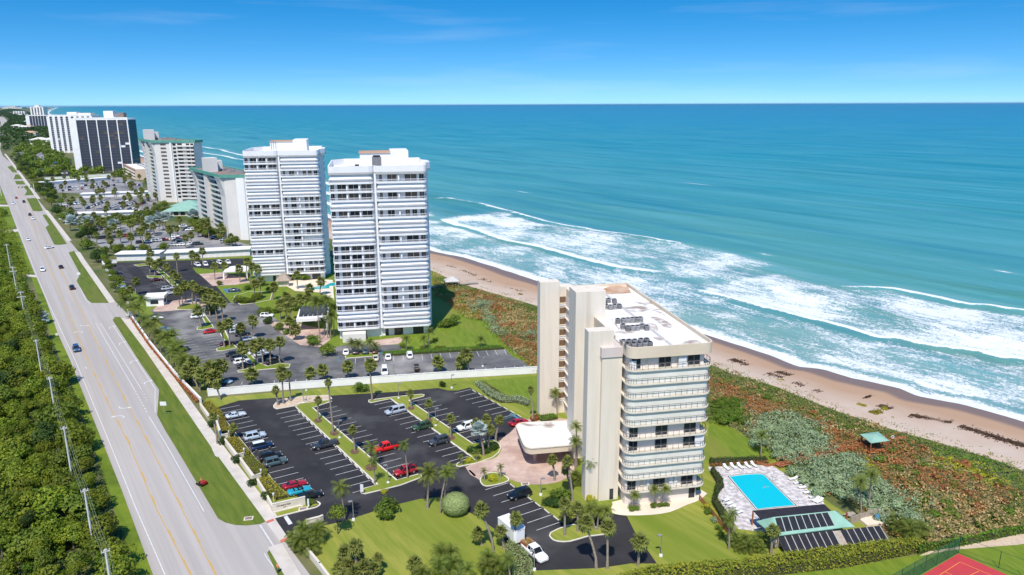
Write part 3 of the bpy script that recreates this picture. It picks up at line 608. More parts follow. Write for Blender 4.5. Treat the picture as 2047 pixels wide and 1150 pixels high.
# ---- lots farther up the road
lot4 = sheet('parking_lot', [(152, 457), (300, 446), (330, 452), (420, 470), (500, 490), (430, 500), (215, 502), (180, 480)], .03, M_asphf)
lot5 = sheet('parking_lot', [(115, 415), (140, 398), (270, 388), (312, 395), (318, 425), (260, 434), (180, 438), (135, 430)], .03, M_asphf)
lot6 = sheet('parking_lot', [(98, 370), (130, 362), (225, 352), (285, 365), (285, 385), (200, 388), (115, 385)], .03, M_asphf)
lot7 = sheet('parking_lot', [(75, 350), (80, 344), (150, 342), (160, 348), (140, 353), (90, 353)], .03, M_asph)
lot8 = sheet('parking_lot', [(28, 300), (60, 292), (105, 296), (118, 312), (95, 325), (60, 318), (35, 312)], .03, M_asphf)
sheet('driveway', [(40, 288), (95, 285), (100, 292), (45, 296)], .03, M_walk)
sheet('lawn', [(55, 325), (78, 322), (80, 335), (58, 338)], .03, M_lawn2); sheet('lawn', [(80, 357), (225, 350), (225, 353), (82, 361)], .032, M_lawn2)
sheet('lawn', [(240, 437), (285, 436), (285, 445), (240, 447)], .03, M_lawn2)
# tennis court corner
court = sheet('tennis_court', [(1916, 1107), (1760, 1200), (1900, 1290), (2150, 1210)], .03, M_court)
for px in ([(1919, 1124), (1800, 1200)], [(1919, 1124), (2080, 1192)], [(1888, 1143), (1960, 1178)], [(1957, 1142), (1900, 1170)]): lines('court_line', px, .09, .036, M_courtl, court)
sheet('gravel_path', [(1838, 1112), (1870, 1098), (1920, 1090), (1980, 1080), (2060, 1064), (2060, 1085), (2000, 1092), (1925, 1098), (1890, 1102)], .028, M_sandbed, sm=2)
sheet('lawn', [(1470, 1156), (1690, 1136), (1800, 1115), (1900, 1098), (2060, 1078), (2200, 1060), (2200, 1400), (1470, 1400)], .022, M_lawn2)
# ================================================================ buildings
_UB = {}
def UB(mat):
    if mat.name not in _UB:
        mb = MB(); mb.box(-.5, -.5, -.5, .5, .5, .5); _UB[mat.name] = mb.mesh('block_' + mat.name, mat)
    return _UB[mat.name]
def bx(name, mat, parent, x0, y0, z0, x1, y1, z1):
    return inst(name, UB(mat), parent, ((x0 + x1) / 2, (y0 + y1) / 2, (z0 + z1) / 2), (0, 0, 0), (abs(x1 - x0), abs(y1 - y0), abs(z1 - z0)))
def rbx(name, mat, parent, *b):
    mb = MB(); mb.box(*b); return mb.build(name, mat, parent)
def frame(name, o, az, label, cat, group=None):
    return empty(name, (o[0], o[1], 0), R(90 - az), label, cat, group)
def L2(root, p):                          # world -> local of a frame
    d = Vector((p[0] - root.location.x, p[1] - root.location.y)); a = -root.rotation_euler.z
    return d.x * math.cos(a) - d.y * math.sin(a), d.x * math.sin(a) + d.y * math.cos(a)
def arc(cx, cy, r, a0, a1, n=6): return [(cx + r * math.cos(R(a0 + (a1 - a0) * i / n)), cy + r * math.sin(R(a0 + (a1 - a0) * i / n))) for i in range(n + 1)]
def inset(poly, d):                       # offset an open polyline to its left by d
    o = []
    for i, p in enumerate(poly):
        a = Vector(poly[max(i - 1, 0)]); b = Vector(poly[min(i + 1, len(poly) - 1)]); t = (b - a).normalized()
        o.append((p[0] - t.y * d, p[1] + t.x * d))
    return o
# ---------------------------------------------------------------- the cream tower
mt = frame('apartment_tower', (16.0, 123.65), 79, 'cream apartment tower with white roof, stepped blank fins and wrapped balconies beside the pool', 'tower')
Z2, SH = 3.0, 2.624
OUT = [(3.72, 2.0)] + [(3.72, -1.5)] + arc(5.3, -1.75, 1.58, 180, 270, 5) + arc(18.2, -1.75, 1.6, 270, 360, 5) + [(19.8, 6), (19.8, 42.6)]
mb = MB(); mb.box(4.3, -2.25, 0, 18.3, 42.0, 28.95); mb.build('wall', M_rec, mt)
mb = MB(); mb.box(3.75, 2.0, 0, 4.6, 17.4, 28.9); mb.build('wall', M_cream, mt)
mb = MB(); mb.box(0, 0, 0, 3.75, 4.2, 28.3); mb.build('fin', M_cream, mt)
mb = MB(); mb.box(-.22, -.22, 28.3, 3.72, 4.4, 30.1); mb.build('fin_cap', pmat('lilac_grey_band', (.58, .50, .48), (.62, .545, .52), .3), mt)
mb = MB(); mb.box(-2.4, .75, 0, 2.3, 3.2, 33.0); mb.build('fin', M_cream, mt)
mb = MB(); mb.box(2.3, 1.2, 0, 3.8, 4.4, 27.4); mb.build('fin', M_cream, mt)
mb = MB(); mb.box(-.05, 17.3, 0, 6.1, 22.3, 35.9); mb.build('fin', M_cream, mt)
mb = MB(); mb.box(-1.95, 40.1, 0, 2.65, 42.8, 32.6); mb.build('fin', M_cream, mt)
mb = MB(); mb.box(2.65, 40.7, 0, 6.0, 43.5, 31.2); mb.build('wall', M_cream, mt)
for (x, ys, zt) in ((-2.4, (1.3, 2.2), 31.6), (-.05, (18.1, 19.1, 20.9), 34.3), (-1.95, (41.0,), 31.0)):
    for y in ys: bx('groove', M_creamd, mt, x - .012, y, .0, x + .03, y + .22, zt)
bx('door', M_glass, mt, 2.1, -.02, .1, 2.85, .05, 2.3); bx('hatch', M_rec, mt, 4.5, 17.27, 31.2, 5.4, 17.35, 32.5)
bx('door', M_glass, mt, 16.9, -2.3, 0, 18.1, -2.2, 2.4)  # flat dark panel, paints the shade inside the open garage bay
for k in range(2, 12):
    z = Z2 + (k - 2) * SH
    w = bx('window', M_brown, mt, 2.85, 40.66, z + .85, 4.25, 40.74, z + 2.25); bx('sill', M_creamw, mt, 2.7, 40.5, z + .55, 4.4, 40.68, z + .72)
    bx('railing', M_railw, mt, 2.75, 40.55, z + .1, 4.3, 40.62, z + .42)
_slab = MB(); _slab.prism(OUT + [(4.0, 42.6), (4.0, 2.0)], -.26, 0); ME_SLAB = _slab.mesh('balcony_slab', M_creamw)
_r = MB(); RL = inset(OUT[1:-1], .14)
acc = []; 
for a, b in zip(RL, RL[1:]):
    n = max(1, int(round((Vector(b) - Vector(a)).length / 1.05)))
    acc += [(a[0] + (b[0] - a[0]) * i / n, a[1] + (b[1] - a[1]) * i / n) for i in range(n)]
acc.append(RL[-1])
_r.ribbon(RL, .06, .98, 1.05); _r.ribbon(RL, .035, .10, .14)
for p in acc: _r.box(p[0] - .028, p[1] - .028, 0, p[0] + .028, p[1] + .028, 1.0)
ME_RAIL = _r.mesh('railing', M_rail)
SHP = inset(OUT[1:-1], .42)
segs = [SHP[:7], [SHP[6], (9.4, SHP[6][1])], [(9.4, SHP[6][1]), (13.0, SHP[6][1])], [(13.0, SHP[6][1]), SHP[7]], SHP[7:]]
for k in range(2, 12):
    z = Z2 + (k - 2) * SH
    inst('balcony_slab', ME_SLAB, mt, (0, 0, z)); inst('railing', ME_RAIL, mt, (0, 0, z))
    if k in (3, 4, 7, 8, 9, 10):
        for sg in segs:
            s_ = MB(); s_.ribbon(sg, .06, z + .01, z + SH - .27); s_.build('shutter', M_cement, mt)
    else:
        ws = [(4.7, 6.3), (9.7, 12.0), (15.2, 17.5)]
        for a, b in ws:
            w = bx('window', M_glass, mt, a, -2.31, z + .03, b, -2.23, z + 2.12)
            c = (a + b) / 2; fr = MB(); hx, hz = (b - a) / 2, 1.045
            for (x0, z0, x1, z1) in ((-.5, -.5, -.47, .5), (.47, -.5, .5, .5), (-.03, -.5, .03, .5), (-.5, .46, .5, .5), (-.5, -.12, .5, -.08)): fr.box(x0, -.8, z0, x1, .3, z1)
            fr.build('window_frame', M_rail, w)
        for a in (7.2, 13.3): bx('pilaster', M_creamw, mt, a, -2.35, z, a + .5, -2.25, z + 2.3) if k in (2, 11) else None
        bx('window', M_glass, mt, 18.28, -.9, z + .05, 18.36, 1.6, z + 2.1)
        if k == 11: bx('shutter', M_plastic, mt, 13.2, -2.9, z + .02, 14.7, -2.84, z + 1.95); bx('shutter', M_plastic, mt, 4.5, -2.6, z + .02, 5.4, -2.54, z + 1.6)
        if k == 2: bx('shutter', M_plastic, mt, 8.4, -2.5, z + .02, 8.9, -2.44, z + 1.9); bx('shutter', M_plastic, mt, 12.8, -2.5, z + .02, 13.5, -2.44, z + 1.9); bx('shutter', M_plastic, mt, 13.8, -2.5, z + .02, 14.4, -2.44, z + 1.9)
        if k == 5: bx('shutter', M_plastic, mt, 17.2, -2.9, z + .02, 19.0, -2.84, z + 2.2)
RO = OUT[:-1] + [(19.8, 42.8), (5.5, 42.8), (5.5, 35.05)]
mb = MB(); mb.prism(inset(OUT, .12) + [(4.4, 42.5), (4.4, 22), (3.9, 17)], 28.9, 30.2); roof = mb.build('roof', [M_roofw], mt)
mb = MB(); mb.ribbon(inset(OUT + [(4.6, 42.6)], .16), .3, 28.86, 30.9); mb.build('parapet', M_creamd, mt)
mb = MB(); mb.ribbon([(3.9, 4.4), (3.9, 17.3)], .3, 28.86, 30.75); mb.ribbon([(4.5, 22.3), (4.5, 42.5)], .3, 28.86, 30.75); mb.build('parapet', M_creamd, mt)
mb = MB(); mb.ribbon([(12.4, -2.9), (12.2, 42)], .7, 30.2, 30.214); mb.build('roof_walkway', pmat('grey_walkway_mat', (.47, .45, .44), (.52, .5, .49), 1), mt)
def rpoly(px, name, mat, z):
    mb = MB(); mb.add([(*L2(mt, P(x, y, z)), z) for x, y in px], [tuple(range(len(px)))]); return mb.build(name, mat, mt)
rpoly([(1206, 588), (1224, 588), (1262, 586), (1255, 573), (1225, 571), (1206, 577)], 'rust_stain', M_rust, 30.216)
M_grime = pmat('grey_brown_grime', (.36, .29, .26), (.66, .62, .58), .5, rough=.95, lo=.45, hi=.6, detail=10)
for px in ([(1310, 640), (1330, 655), (1345, 652), (1322, 636), (1300, 634)], [(1363, 690), (1402, 688), (1392, 680), (1370, 682)], [(1310, 622), (1330, 632), (1322, 624), (1298, 620)], [(1292, 648), (1302, 658), (1316, 662), (1310, 648)], [(1222, 640), (1245, 668), (1240, 660), (1228, 642)], [(1305, 676), (1325, 682), (1330, 678), (1312, 673)]): rpoly(smooth(px, 3), 'grime_patch', M_grime, 30.217)
# rooftop condensers
_a = MB(); _a.box(-.42, -.42, .1, .42, .42, .95); _a.box(-.36, -.36, 0, .36, .36, .1); ME_AC = _a.mesh('casing', M_ac)
_a = MB(); _a.tube([(0, 0, .95), (0, 0, 1.02)], .36, 12); ME_FAN = _a.mesh('fan', M_dark)
_a = MB(); _a.box(-.425, -.425, .35, .425, .425, .42); _a.box(-.425, -.425, .6, .425, .425, .67); ME_GR = _a.mesh('grille', M_dark)
def px8(l, ox, oy): return [(ox + x / 8, oy + y / 8) for x, y in l]
ACS = [('northern', px8([(1180, 440), (1250, 440), (1345, 450), (1215, 540), (1280, 550), (1350, 540), (1425, 535), (1195, 500)], 1060, 550)),
       ('middle', px8([(1400, 770), (1490, 765), (1560, 760), (1630, 755), (1700, 750), (1760, 745), (1480, 860), (1560, 890), (1635, 885), (1710, 880), (1785, 860), (1860, 880)], 1060, 550)),
       ('southern', px8([(1490, 1115), (1580, 1112), (1670, 1108), (1770, 1095), (1860, 1090), (1550, 1170), (1650, 1165), (1740, 1160), (1830, 1150), (1910, 1145)], 1060, 550))]
for nm, ps in ACS:
    mb = MB(); pts = [P(x, y, 30.25) for x, y in ps]
    for p in pts:
        r_ = empty('condenser_unit', (p.x, p.y, 30.22), R(11 + random.uniform(-4, 4)), f'grey rooftop air conditioner in the {nm} cluster on the white roof', 'air conditioner', f'{nm} rooftop air conditioners')
        inst('casing', ME_AC, r_); inst('fan', ME_FAN, r_); inst('grille', ME_GR, r_)
# entrance canopy
cpx = smooth([(1032, 851), (1038, 846.5), (1050, 844.5)], 3, False) + [(1132, 841), (1147, 870), (1145, 889)] + smooth([(1062, 896), (1050, 892), (1044, 882)], 3, False)
cw = [P(x, y, 4.7) for x, y in cpx]; c0 = P(1069, 921)
cn = empty('entrance_canopy', (c0.x, c0.y, 0), 0, 'flat white entrance canopy with rounded cream edge over pink pavers at the cream tower', 'canopy')
pl = [(p.x - c0.x, p.y - c0.y) for p in cw]
mb = MB(); mb.prism(pl, 3.3, 4.62, 0, 1, smooth=False); mb.build('roof', [M_creamd, M_roofw], cn)
mb = MB(); mb.ribbon(pl, .25, 4.5, 4.72, 0, True); mb.build('parapet', M_creamw, cn)
for q, r in (((0, 0), .42), ((P(1120, 905) - c0).xy, .42), ((P(1060, 880) - c0).xy, .35)):
    mb = MB(); mb.tube([(q[0], q[1], 0), (q[0], q[1], 3.35)], r, 12); mb.tube([(q[0], q[1], 0), (q[0], q[1], .18)], r + .35, 14); mb.build('column', M_pav, cn)
# ---------------------------------------------------------------- the two white towers
LWIN = [(.4, 1.5), (2.5, 5.0), (5.9, 8.6), (9.6, 12.5)]
RW1 = [(14.9, 15.7), (17.3, 19.3), (22.7, 24.0), (24.8, 26.2), (27.2, 28.5)]; RW2 = [(15.1, 15.9), (17.5, 20.2), (22.8, 26.4), (27.2, 28.6)]
LOUT = [(0, 9)] + arc(1.1, 1.1, 1.1, 180, 270, 3) + [(12.0, 0), (12.9, .35), (13.4, 1.4)]
ROUT = [(14.1, 1.4)] + arc(14.7, .6, .6, 180, 270, 2) + arc(28.0, 1.4, 1.4, 270, 360, 4) + [(29.4, 9)]
def balc(outl):
    s_ = MB(); s_.prism(outl + [(outl[-1][0], 3.2), (outl[0][0], 3.2)] if outl[0][1] < 3 else outl, -.22, .02); s_.ribbon(inset(outl, .1), .2, -.22, .38); a = s_.mesh('balcony_slab', M_white)
    r = MB(); r.ribbon(inset(outl, .1), .16, .93, 1.06)
    pts = inset(outl, .1)
    for p, q in zip(pts, pts[1:]):
        n = int((Vector(q) - Vector(p)).length / .3)
        for i in range(n): 
            x, y = p[0] + (q[0] - p[0]) * i / n, p[1] + (q[1] - p[1]) * i / n; r.box(x - .035, y - .035, .38, x + .035, y + .035, .93)
    b = r.mesh('railing', M_railw)
    # storm shutter: sloping hood over a vertical sheet
    io = inset(outl, .75); h = MB(); h.ribbon(io, .06, .35, 2.5); h.ribbon(inset(outl, .22), .10, 1.2, 1.3)
    o1, o2 = inset(outl, .22), io; n = len(o1)
    h.add([(*p, 1.30) for p in o1] + [(*p, 2.5) for p in o2], [(i, i + 1, n + i + 1, n + i) for i in range(n - 1)]); c = h.mesh('shutter', M_white)
    return a, b, c
BL, BR = balc(LOUT), balc(ROUT)
ROOF_T = [(0, 9)] + LOUT[1:-2] + [(13.0, .4), (13.7, 1.3), (14.2, .6)] + ROUT[2:] + [(31.4, 12), (31.4, 20), (29.4, 24), (29.4, 33), (4, 33), (0, 28)]
def white_tower(o, lp, rp, label, seed, cooling):
    rnd = random.Random(seed); t = frame('apartment_tower', o, 79, label, 'tower')
    mb = MB(); mb.prism([(.5, 1.9), (13.6, 1.9), (13.6, 2.3), (28.8, 2.3), (28.8, 11), (30.6, 12), (30.6, 20), (28.8, 24), (28.8, 32.4), (4, 32.4), (.5, 28)], 0, 52.2); mb.build('wall', M_white, t)
    mb = MB(); mb.ribbon(ROOF_T, .3, 51.75, 54.2, 0, True, off=.15); mb.build('parapet', M_white, t)
    mb = MB(); mb.prism(ROOF_T, 51.7, 52.3); mb.build('roof', M_roofw, t)
    ph = rbx('penthouse', M_white, t, 9.5, 12, 52.3, 19.0, 24, 57.2); rbx('penthouse', M_white, t, 19.0, 9, 52.3, 24.5, 22, 58.0)
    bx('roof', M_rust, t, 9.2, 11.7, 57.2, 19.0, 24.3, 57.35)
    for k in range(6): bx('vent', M_metal, t, 2 + k * 1.3, 5 + rnd.random() * 5, 52.3, 2.7 + k * 1.3, 6 + rnd.random() * 5, 53 + rnd.random() * .9)
    if cooling:
        c = rbx('cooling_tower', M_ac, t, 13.2, 4.5, 52.3, 16.0, 8, 56.4); mb = MB(); mb.tube([(14.6, 6.2, 56.4), (14.6, 6.2, 56.9)], 1.1, 12); mb.build('fan', M_dark, c)
        for k in range(2): bx('louvre', M_dark, c, 13.4 + k * 1.3, 4.45, 52.8, 14.5 + k * 1.3, 4.55, 54)
        bx('vent', M_dark, t, 8.0, 4, 52.3, 9.2, 5, 54.4); bx('vent', M_metal, t, 9.6, 4, 52.3, 12.4, 6, 53.6)
    else:
        for k in range(3): 
            mb = MB(); mb.tube([(10 + k * .9, 11.6, 54), (10 + k * .9, 11.6, 58.6 - k * .5)], .09, 5); mb.build('antenna', M_metal, t)
    z1, sh = 3.3, (51.75 - 3.3) / 18
    mb = MB(); mb.box(13.45, .9, 3.0, 14.05, 2.4, 51.7); mb.build('pilaster', M_white, t)
    for side, pat, (sl_, rl_, sh_), wins, wall in (('l', lp, BL, None, 1.9), ('r', rp, BR, None, 2.3)):
        for i, c in enumerate(pat):
            z = 51.75 - (i + 1) * sh
            inst('balcony_slab', sl_, t, (0, 0, z)); inst('railing', rl_, t, (0, 0, z))
            if c == 'S': inst('shutter', sh_, t, (0, 0, z))
            else:
                ws = LWIN if side == 'l' else (RW1 if rnd.random() < .4 else RW2)
                if c == 'P': ws = ws[1:2]
                for a, b in ws:
                    w = bx('window', M_glassb if rnd.random() < .6 else M_glass, t, a, wall - .07, z + .1, b, wall + .05, z + 2.2)
                    bx('mullion', M_railw, w, -.02, -.7, -.5, .02, .2, .5)
                for a in ((5.3, 8.95) if side == 'l' else (20.8,)): bx('pilaster', M_white, t, a - .2, .35, z, a + .25, wall, z + sh - .2)
    # east side windows
    for i in range(18):
        for y in (13.5, 17.5): bx('window', M_glass, t, 30.55, y, 51.75 - (i + 1) * sh + .6, 30.66, y + 1.6, 51.75 - (i + 1) * sh + 2)
    for a, b in ((7.6, 8.8), (14.8, 15.8), (17.6, 20.4), (23.6, 27)): bx('door', M_glass, t, a, 1.85 if a < 13 else 2.25, 0, b, 2.0 if a < 13 else 2.4, 2.4)
    return t
o1 = P(675, 661, 3.3); o2 = P(506, 551, 3.3)
tw1 = white_tower(o1, 'SOOSOSSSOOOOOOSOSO', 'OSOSOSSOSOSSSOOOSS', 'white apartment tower with grey cooling unit on its roof, beside the green lawn', 3, True)
tw2 = white_tower(o2, 'OOSSSSSOOSSOSSOSSS', 'SSOSSSOOOSOOPOSSOO', 'white apartment tower with roof antennas, mostly shuttered, behind the white garages', 5, False)
bx('porch_wall', M_cement, tw1, 1.5, -2.6, 0, 8.6, 2, 2.6)
# ---------------------------------------------------------------- white and green towers
def green_tower(o, hgt, finh, w, L, fw, label, nfl, wins):
    t = frame('apartment_tower', o, 53.5, label, 'tower'); sh = (hgt - 4.5) / nfl
    rbx('wall', M_greyw, t, 2.2, 1.0, 0, w, L - 1, hgt - 1.4)
    mb = MB(); mb.box(0, 0, 0, fw, 11, hgt - 1.5); wing = mb.build('front_wing', M_greyw, t, (0, 0, 0), R(-44)); mb = MB(); mb.prism([(0, 0), (9, 0), (9, 9), (0, 9)], 0, hgt - 1.52); mb.build('fin', M_greyw, t)
    mb = MB(); mb.box(-1.8, L * .45, 0, 5, L * .45 + 6.5, finh); mb.build('fin', M_greyw, t)
    mb = MB(); mb.box(3.5, L * .45 + 5, 0, 9, L * .45 + 10, finh - 2); mb.build('fin', M_greyw, t)
    mb = MB(); mb.box(0, L - 7, 0, w * .8, L, hgt - 1.5); mb.build('fin', M_greyw, t)
    for y0, y1 in ((0, 9), (L - 7, L)):       # flared fin heads
        mb = MB(); pr = [(0, hgt - 12), (0, hgt - 1.5), (-2.6, hgt - 1.5), (-1.7, hgt - 4), (-.7, hgt - 8)]
        mb.add([(x, y0 + .02, z) for x, z in pr] + [(x, y1 - .02, z) for x, z in pr], [tuple(range(5)), tuple(range(9, 4, -1))] + [(i, (i + 1) % 5, 5 + (i + 1) % 5, 5 + i) for i in range(5)]); mb.build('fin_head', M_greyw, t)
    c, s_ = math.cos(R(44)), math.sin(R(44)); f1 = (fw * c + .8, -fw * s_ - .8); f2 = (f1[0] + 11 * s_, f1[1] + 11 * c)
    ol = [(-2.4, -.6), (-.3, -1.2), f1, f2, (w + 1, 12), (w + 1, L + 1), (-2.4, L + 1)]
    mb = MB(); mb.prism(ol, hgt - 1.5, hgt - .5, 0, 1); mb.build('roof', [M_greenb, M_roofd], t); mb = MB(); mb.ribbon(ol, .5, hgt - 1.55, hgt + .2, 0, True, off=.2); mb.build('roof_edge', M_greenb, t)
    for i in range(nfl):
        z = 3.0 + i * sh
        for (a, b) in ((9.2, L * .45 - .2), (L * .45 + 6.7, L - 7.2)):
            bx('balcony', M_green, t, -.2, a, z - .2, 2.3, b, z + .05); bx('railing', M_greyw, t, -.25, a, z + .05, -.1, b, z + 1.05)
            n = max(1, int((b - a) / 5))
            for j in range(n): bx('window', M_glass, t, 2.1, a + (b - a) * (j + .15) / n, z + .2, 2.25, a + (b - a) * (j + .85) / n, z + 2.1)
        if wins:
            for a, b in ((.46, .54), (.58, .70), (.80, .88), (.91, .985)): bx('window', M_glass, wing, fw * a, -.1, z + .5, fw * b, .06, z + sh - .7)
            bx('balcony', M_greyw, wing, fw * .56, -1.3, z - .2, fw, .1, z + .9); bx('louvre', M_glassb, wing, fw * .15, -.07, z + .6, fw * .29, .05, z + sh - .9)
        else: bx('window', M_glassb, wing, fw * .62, -.05, z + 1, fw * .66, .05, z + 1.7)
    if wins: bx('pilaster', M_whitew, wing, fw * .40, -.9, 0, fw * .44, .1, hgt - 1.6)
    else: bx('fin_edge', M_whitew, wing, fw * .55, -.6, 0, fw * .9, .1, hgt - 1.6); bx('fin_edge', M_whitew, wing, fw * .95, -.4, 0, fw * 1.0, .1, hgt - 1.6)
    for k in range(12): x, y = random.uniform(6, w - 3), random.uniform(3, L - 10); bx('vent', M_ac, t, x, y, hgt - .5, x + 1.6, y + 2, hgt + .8)
    return t
ga = green_tower(P(459, 479), 35.5, 43, 17, 62, 13, 'pale apartment tower with seafoam green roof edge and green balconies, beside the white garages', 11, False)
gb = green_tower(P(322, 404), 46.5, 54, 22, 46, 32, 'tall pale apartment tower with green roof edge and windowed front, behind the green-roofed clubhouse', 15, True)
# ---------------------------------------------------------------- dark glass tower, cream tower behind it, farther blocks
def slab_tower(o, az, w, d, h, nfl, label, wallm, bays, glass, pier, nw, ph, pilw=1.0, name='apartment_tower'):
    t = frame(name, o, az, label, 'tower')
    rbx('wall', wallm, t, 0, .6, 0, w, d, h - 1.5); rbx('roof', M_whitew, t, -.5, -.3, h - 1.6, w + .5, d + .4, h); rbx('parapet', M_whitew, t, -.6, -.4, h, w + .6, .2, h + 1.2)
    if pier: rbx('pier', M_whitew, t, -pier, -1.0, 0, .2, d, h + .3)
    for k, (x0, y0, x1, y1, hh, m) in enumerate(ph): rbx('penthouse', m, t, x0, y0, h, x1, y1, h + hh)
    bw = w / bays; sh = (h - 5) / nfl; rnd = random.Random(int(w * 10))
    for i in range(bays + (0 if pier else 1)):
        x = (i + (1 if pier else 0)) * bw; rbx('pilaster', M_whitew, t, x - pilw / 2, -.7, 0, x + pilw / 2, .7, h - 1.4)
    for j in range(nfl):
        z = 3.6 + j * sh
        bx('slab_band', wallm if glass is M_glass else M_whitew, t, 0, .1, z - .28, w, .7, z)
        for i in range(bays):
            for q in range(nw):
                a = i * bw + pilw / 2 + (bw - pilw) * (q + .05) / nw; b = i * bw + pilw / 2 + (bw - pilw) * (q + .95) / nw
                r_ = rnd.random()
                bx('window', M_whitew if r_ < .02 else (M_glassb if r_ < .08 else M_glassg), t, a, .45, z + .1, b, .65, z + sh - .55)
    return t
d1 = slab_tower(P(167, 346), 84, 53, 24, 58.5, 18, 'dark glass apartment tower with white pilasters and white roof, beside the tan low building', pmat('charcoal_wall', (.10, .10, .125), (.13, .13, .15), .3), 5, M_glass, 7, 2,
                [(26, 8, 36, 18, 8, M_white), (40, 8, 47, 16, 6, M_roofd)])
for j in range(18):
    z = 3.6 + j * (53.5 / 18)
    for q in range(5): bx('window', M_glass, d1, 52.9, 2 + q * 4.4, z + .1, 53.15, 5.6 + q * 4.4, z + 2.2)
slab_tower(P(107, 306), 81, 62, 40, 57.5, 16, 'cream apartment tower with dark window columns, standing behind the dark glass tower', M_greyw, 8, M_glassb, 0, 2,
           [(24, 10, 38, 25, 5, M_white), (38, 12, 58, 30, 3.5, M_cream)], 4.0)
slab_tower(P(62, 257), 80, 52, 50, 42, 12, 'far dark-fronted apartment block with white end piers beyond the cream tower', pmat('navy_wall', (.07, .09, .16), (.10, .12, .19), .3), 6, M_glass, 11, 2, [])
slab_tower(P(66, 245), 80, 48, 50, 68, 16, 'far cream apartment block rising behind the dark-fronted block', M_cream, 4, M_glassb, 0, 2, [(12, 10, 30, 30, 8, M_cream)], 6.0)
slab_tower(P(28, 230), 80, 80, 50, 30, 7, 'small distant beige apartment block near the far shore', M_cream, 4, M_glassb, 0, 1, [], 10.0)
for k, (px, w, h) in enumerate([(4, 240, 35), (9, 160, 60), (15, 200, 45), (20, 140, 70), (26, 240, 35)]):
    p = P(px, 217.5); b = frame('distant_building', p, 80, 'tiny distant block on the hazy far shore', 'building', 'distant skyline'); rbx('wall', M_greyw, b, 0, 0, 0, w, 300, h); rbx('roof', M_whitew, b, -4, -4, h, w + 4, 304, h + 4)
# tan low building
lb = frame('low_building', P(251, 349), 146, 'tan three-storey building with flat roof beside the pale green-edged tower', 'building')
rbx('wall', pmat('tan_stucco', (.66, .50, .36), (.7, .55, .41), .3), lb, 0, 0, 0, 75, 26, 10.5); rbx('roof', M_whitew, lb, .6, .6, 10.5, 74.4, 25.4, 10.9); rbx('roof_edge', pmat('salmon_edge', (.58, .36, .27), None), lb, -.6, -.8, 10.0, 75.6, 0.2, 11.4)
for j in range(3):
    bx('balcony', M_cream, lb, 0, -1.0, .6 + j * 3.3, 74, 0.05, 1.8 + j * 3.3)
    for i in range(12): bx('window', M_glassb, lb, 1 + i * 6.1, -.12, 1.9 + j * 3.3, 5.4 + i * 6.1, .05, 3.6 + j * 3.3)
for i in range(14): bx('rooftop_unit', M_ac, lb, 4 + i * 5, 10 + (i % 3) * 4, 10.9, 6 + i * 5, 12 + (i % 3) * 4, 12.2)
# hip-roofed clubhouse
def hip(name, parent, x0, y0, x1, y1, z0, z1, mat, rid=.5):
    mb = MB(); cy = (y0 + y1) / 2; d = (y1 - y0) * rid
    v = [(x0, y0, z0), (x1, y0, z0), (x1, y1, z0), (x0, y1, z0), (x0 + d, cy, z1), (x1 - d, cy, z1)]
    mb.add(v, [(0, 1, 5, 4), (1, 2, 5), (2, 3, 4, 5), (3, 0, 4)]); mb.add([(x, y, z0 - .25) for x, y, z in v[:4]] + v[:4], [(3, 2, 1, 0), (0, 1, 5, 4), (1, 2, 6, 5), (2, 3, 7, 6), (3, 0, 4, 7)]); return mb.build(name, mat, parent)
ch = frame('clubhouse', P(326, 433), 84, 'clubhouse with two-tier seafoam green hip roof at the foot of the tall pale tower', 'building')
rbx('wall', M_cream, ch, 1, 1, 0, 23, 27, 3.4); rbx('wall', M_cream, ch, 4, 10, 3.4, 20, 26, 6); hip('roof', ch, -.5, -.5, 24.5, 14, 3.4, 6.4, M_green); hip('roof', ch, 2, 8.5, 22, 28, 5.8, 8.6, M_green)
for i in range(5): bx('window', M_glass, ch, 2.5 + i * 4.3, .9, .5, 5.3 + i * 4.3, 1.05, 2.7)
for (px, py, w, d, h, lab) in ((393, 455, 13, 8, 3.5, 'small green-roofed carport beside the pale green-edged tower'), (290, 398, 10, 8, 3.5, 'small green-roofed pavilion behind the clubhouse')):
    s_ = frame('pavilion', P(px, py), 80, lab, 'pavilion'); hip('roof', s_, 0, 0, w, d, h, h + 1.6, M_green)
    for x in (.4, w - .4):
        for y in (.4, d - .4): bx('post', M_whitew, s_, x - .15, y - .15, 0, x + .15, y + .15, h)
# garages and white walls
def garages(a, b, depth, n, h, label, grp=None):
    pa, pb = P(*a), P(*b); az = math.degrees(math.atan2((pb - pa).x, (pb - pa).y)); L = (pb - pa).length
    g = frame('garage_block', pa, az, label, 'garage', grp); rbx('wall', M_whitew, g, 0, 0, 0, L, depth, h); rbx('roof', M_white, g, -.4, -.9, h, L + .4, depth + .3, h + .35)
    for i in range(n): bx('garage_door', M_plastic, g, (i + .1) * L / n, -.05, .05, (i + .9) * L / n, .05, h - .6); bx('lintel', M_creamw, g, (i + .05) * L / n, -.1, h - .55, (i + .95) * L / n, .03, h - .45)
    return g
garages((234, 522), (320, 520), 7, 8, 3.2, 'white flat-roofed garage row west of the dark gap, behind the dark asphalt lot'); garages((332, 519.5), (500, 511), 7, 14, 3.2, 'white flat-roofed garage row running up to the shuttered white tower')
garages((118, 438.5), (275, 432.5), 8, 10, 3.0, 'white carport row between the far lots with a long pale roof')
g3 = garages((162, 396), (300, 391), 9, 10, 3.0, 'long white carport roof crossing the far parking lots')
garages((85, 372), (222, 361), 9, 8, 3.0, 'long white roofed garage row beyond the far carports')
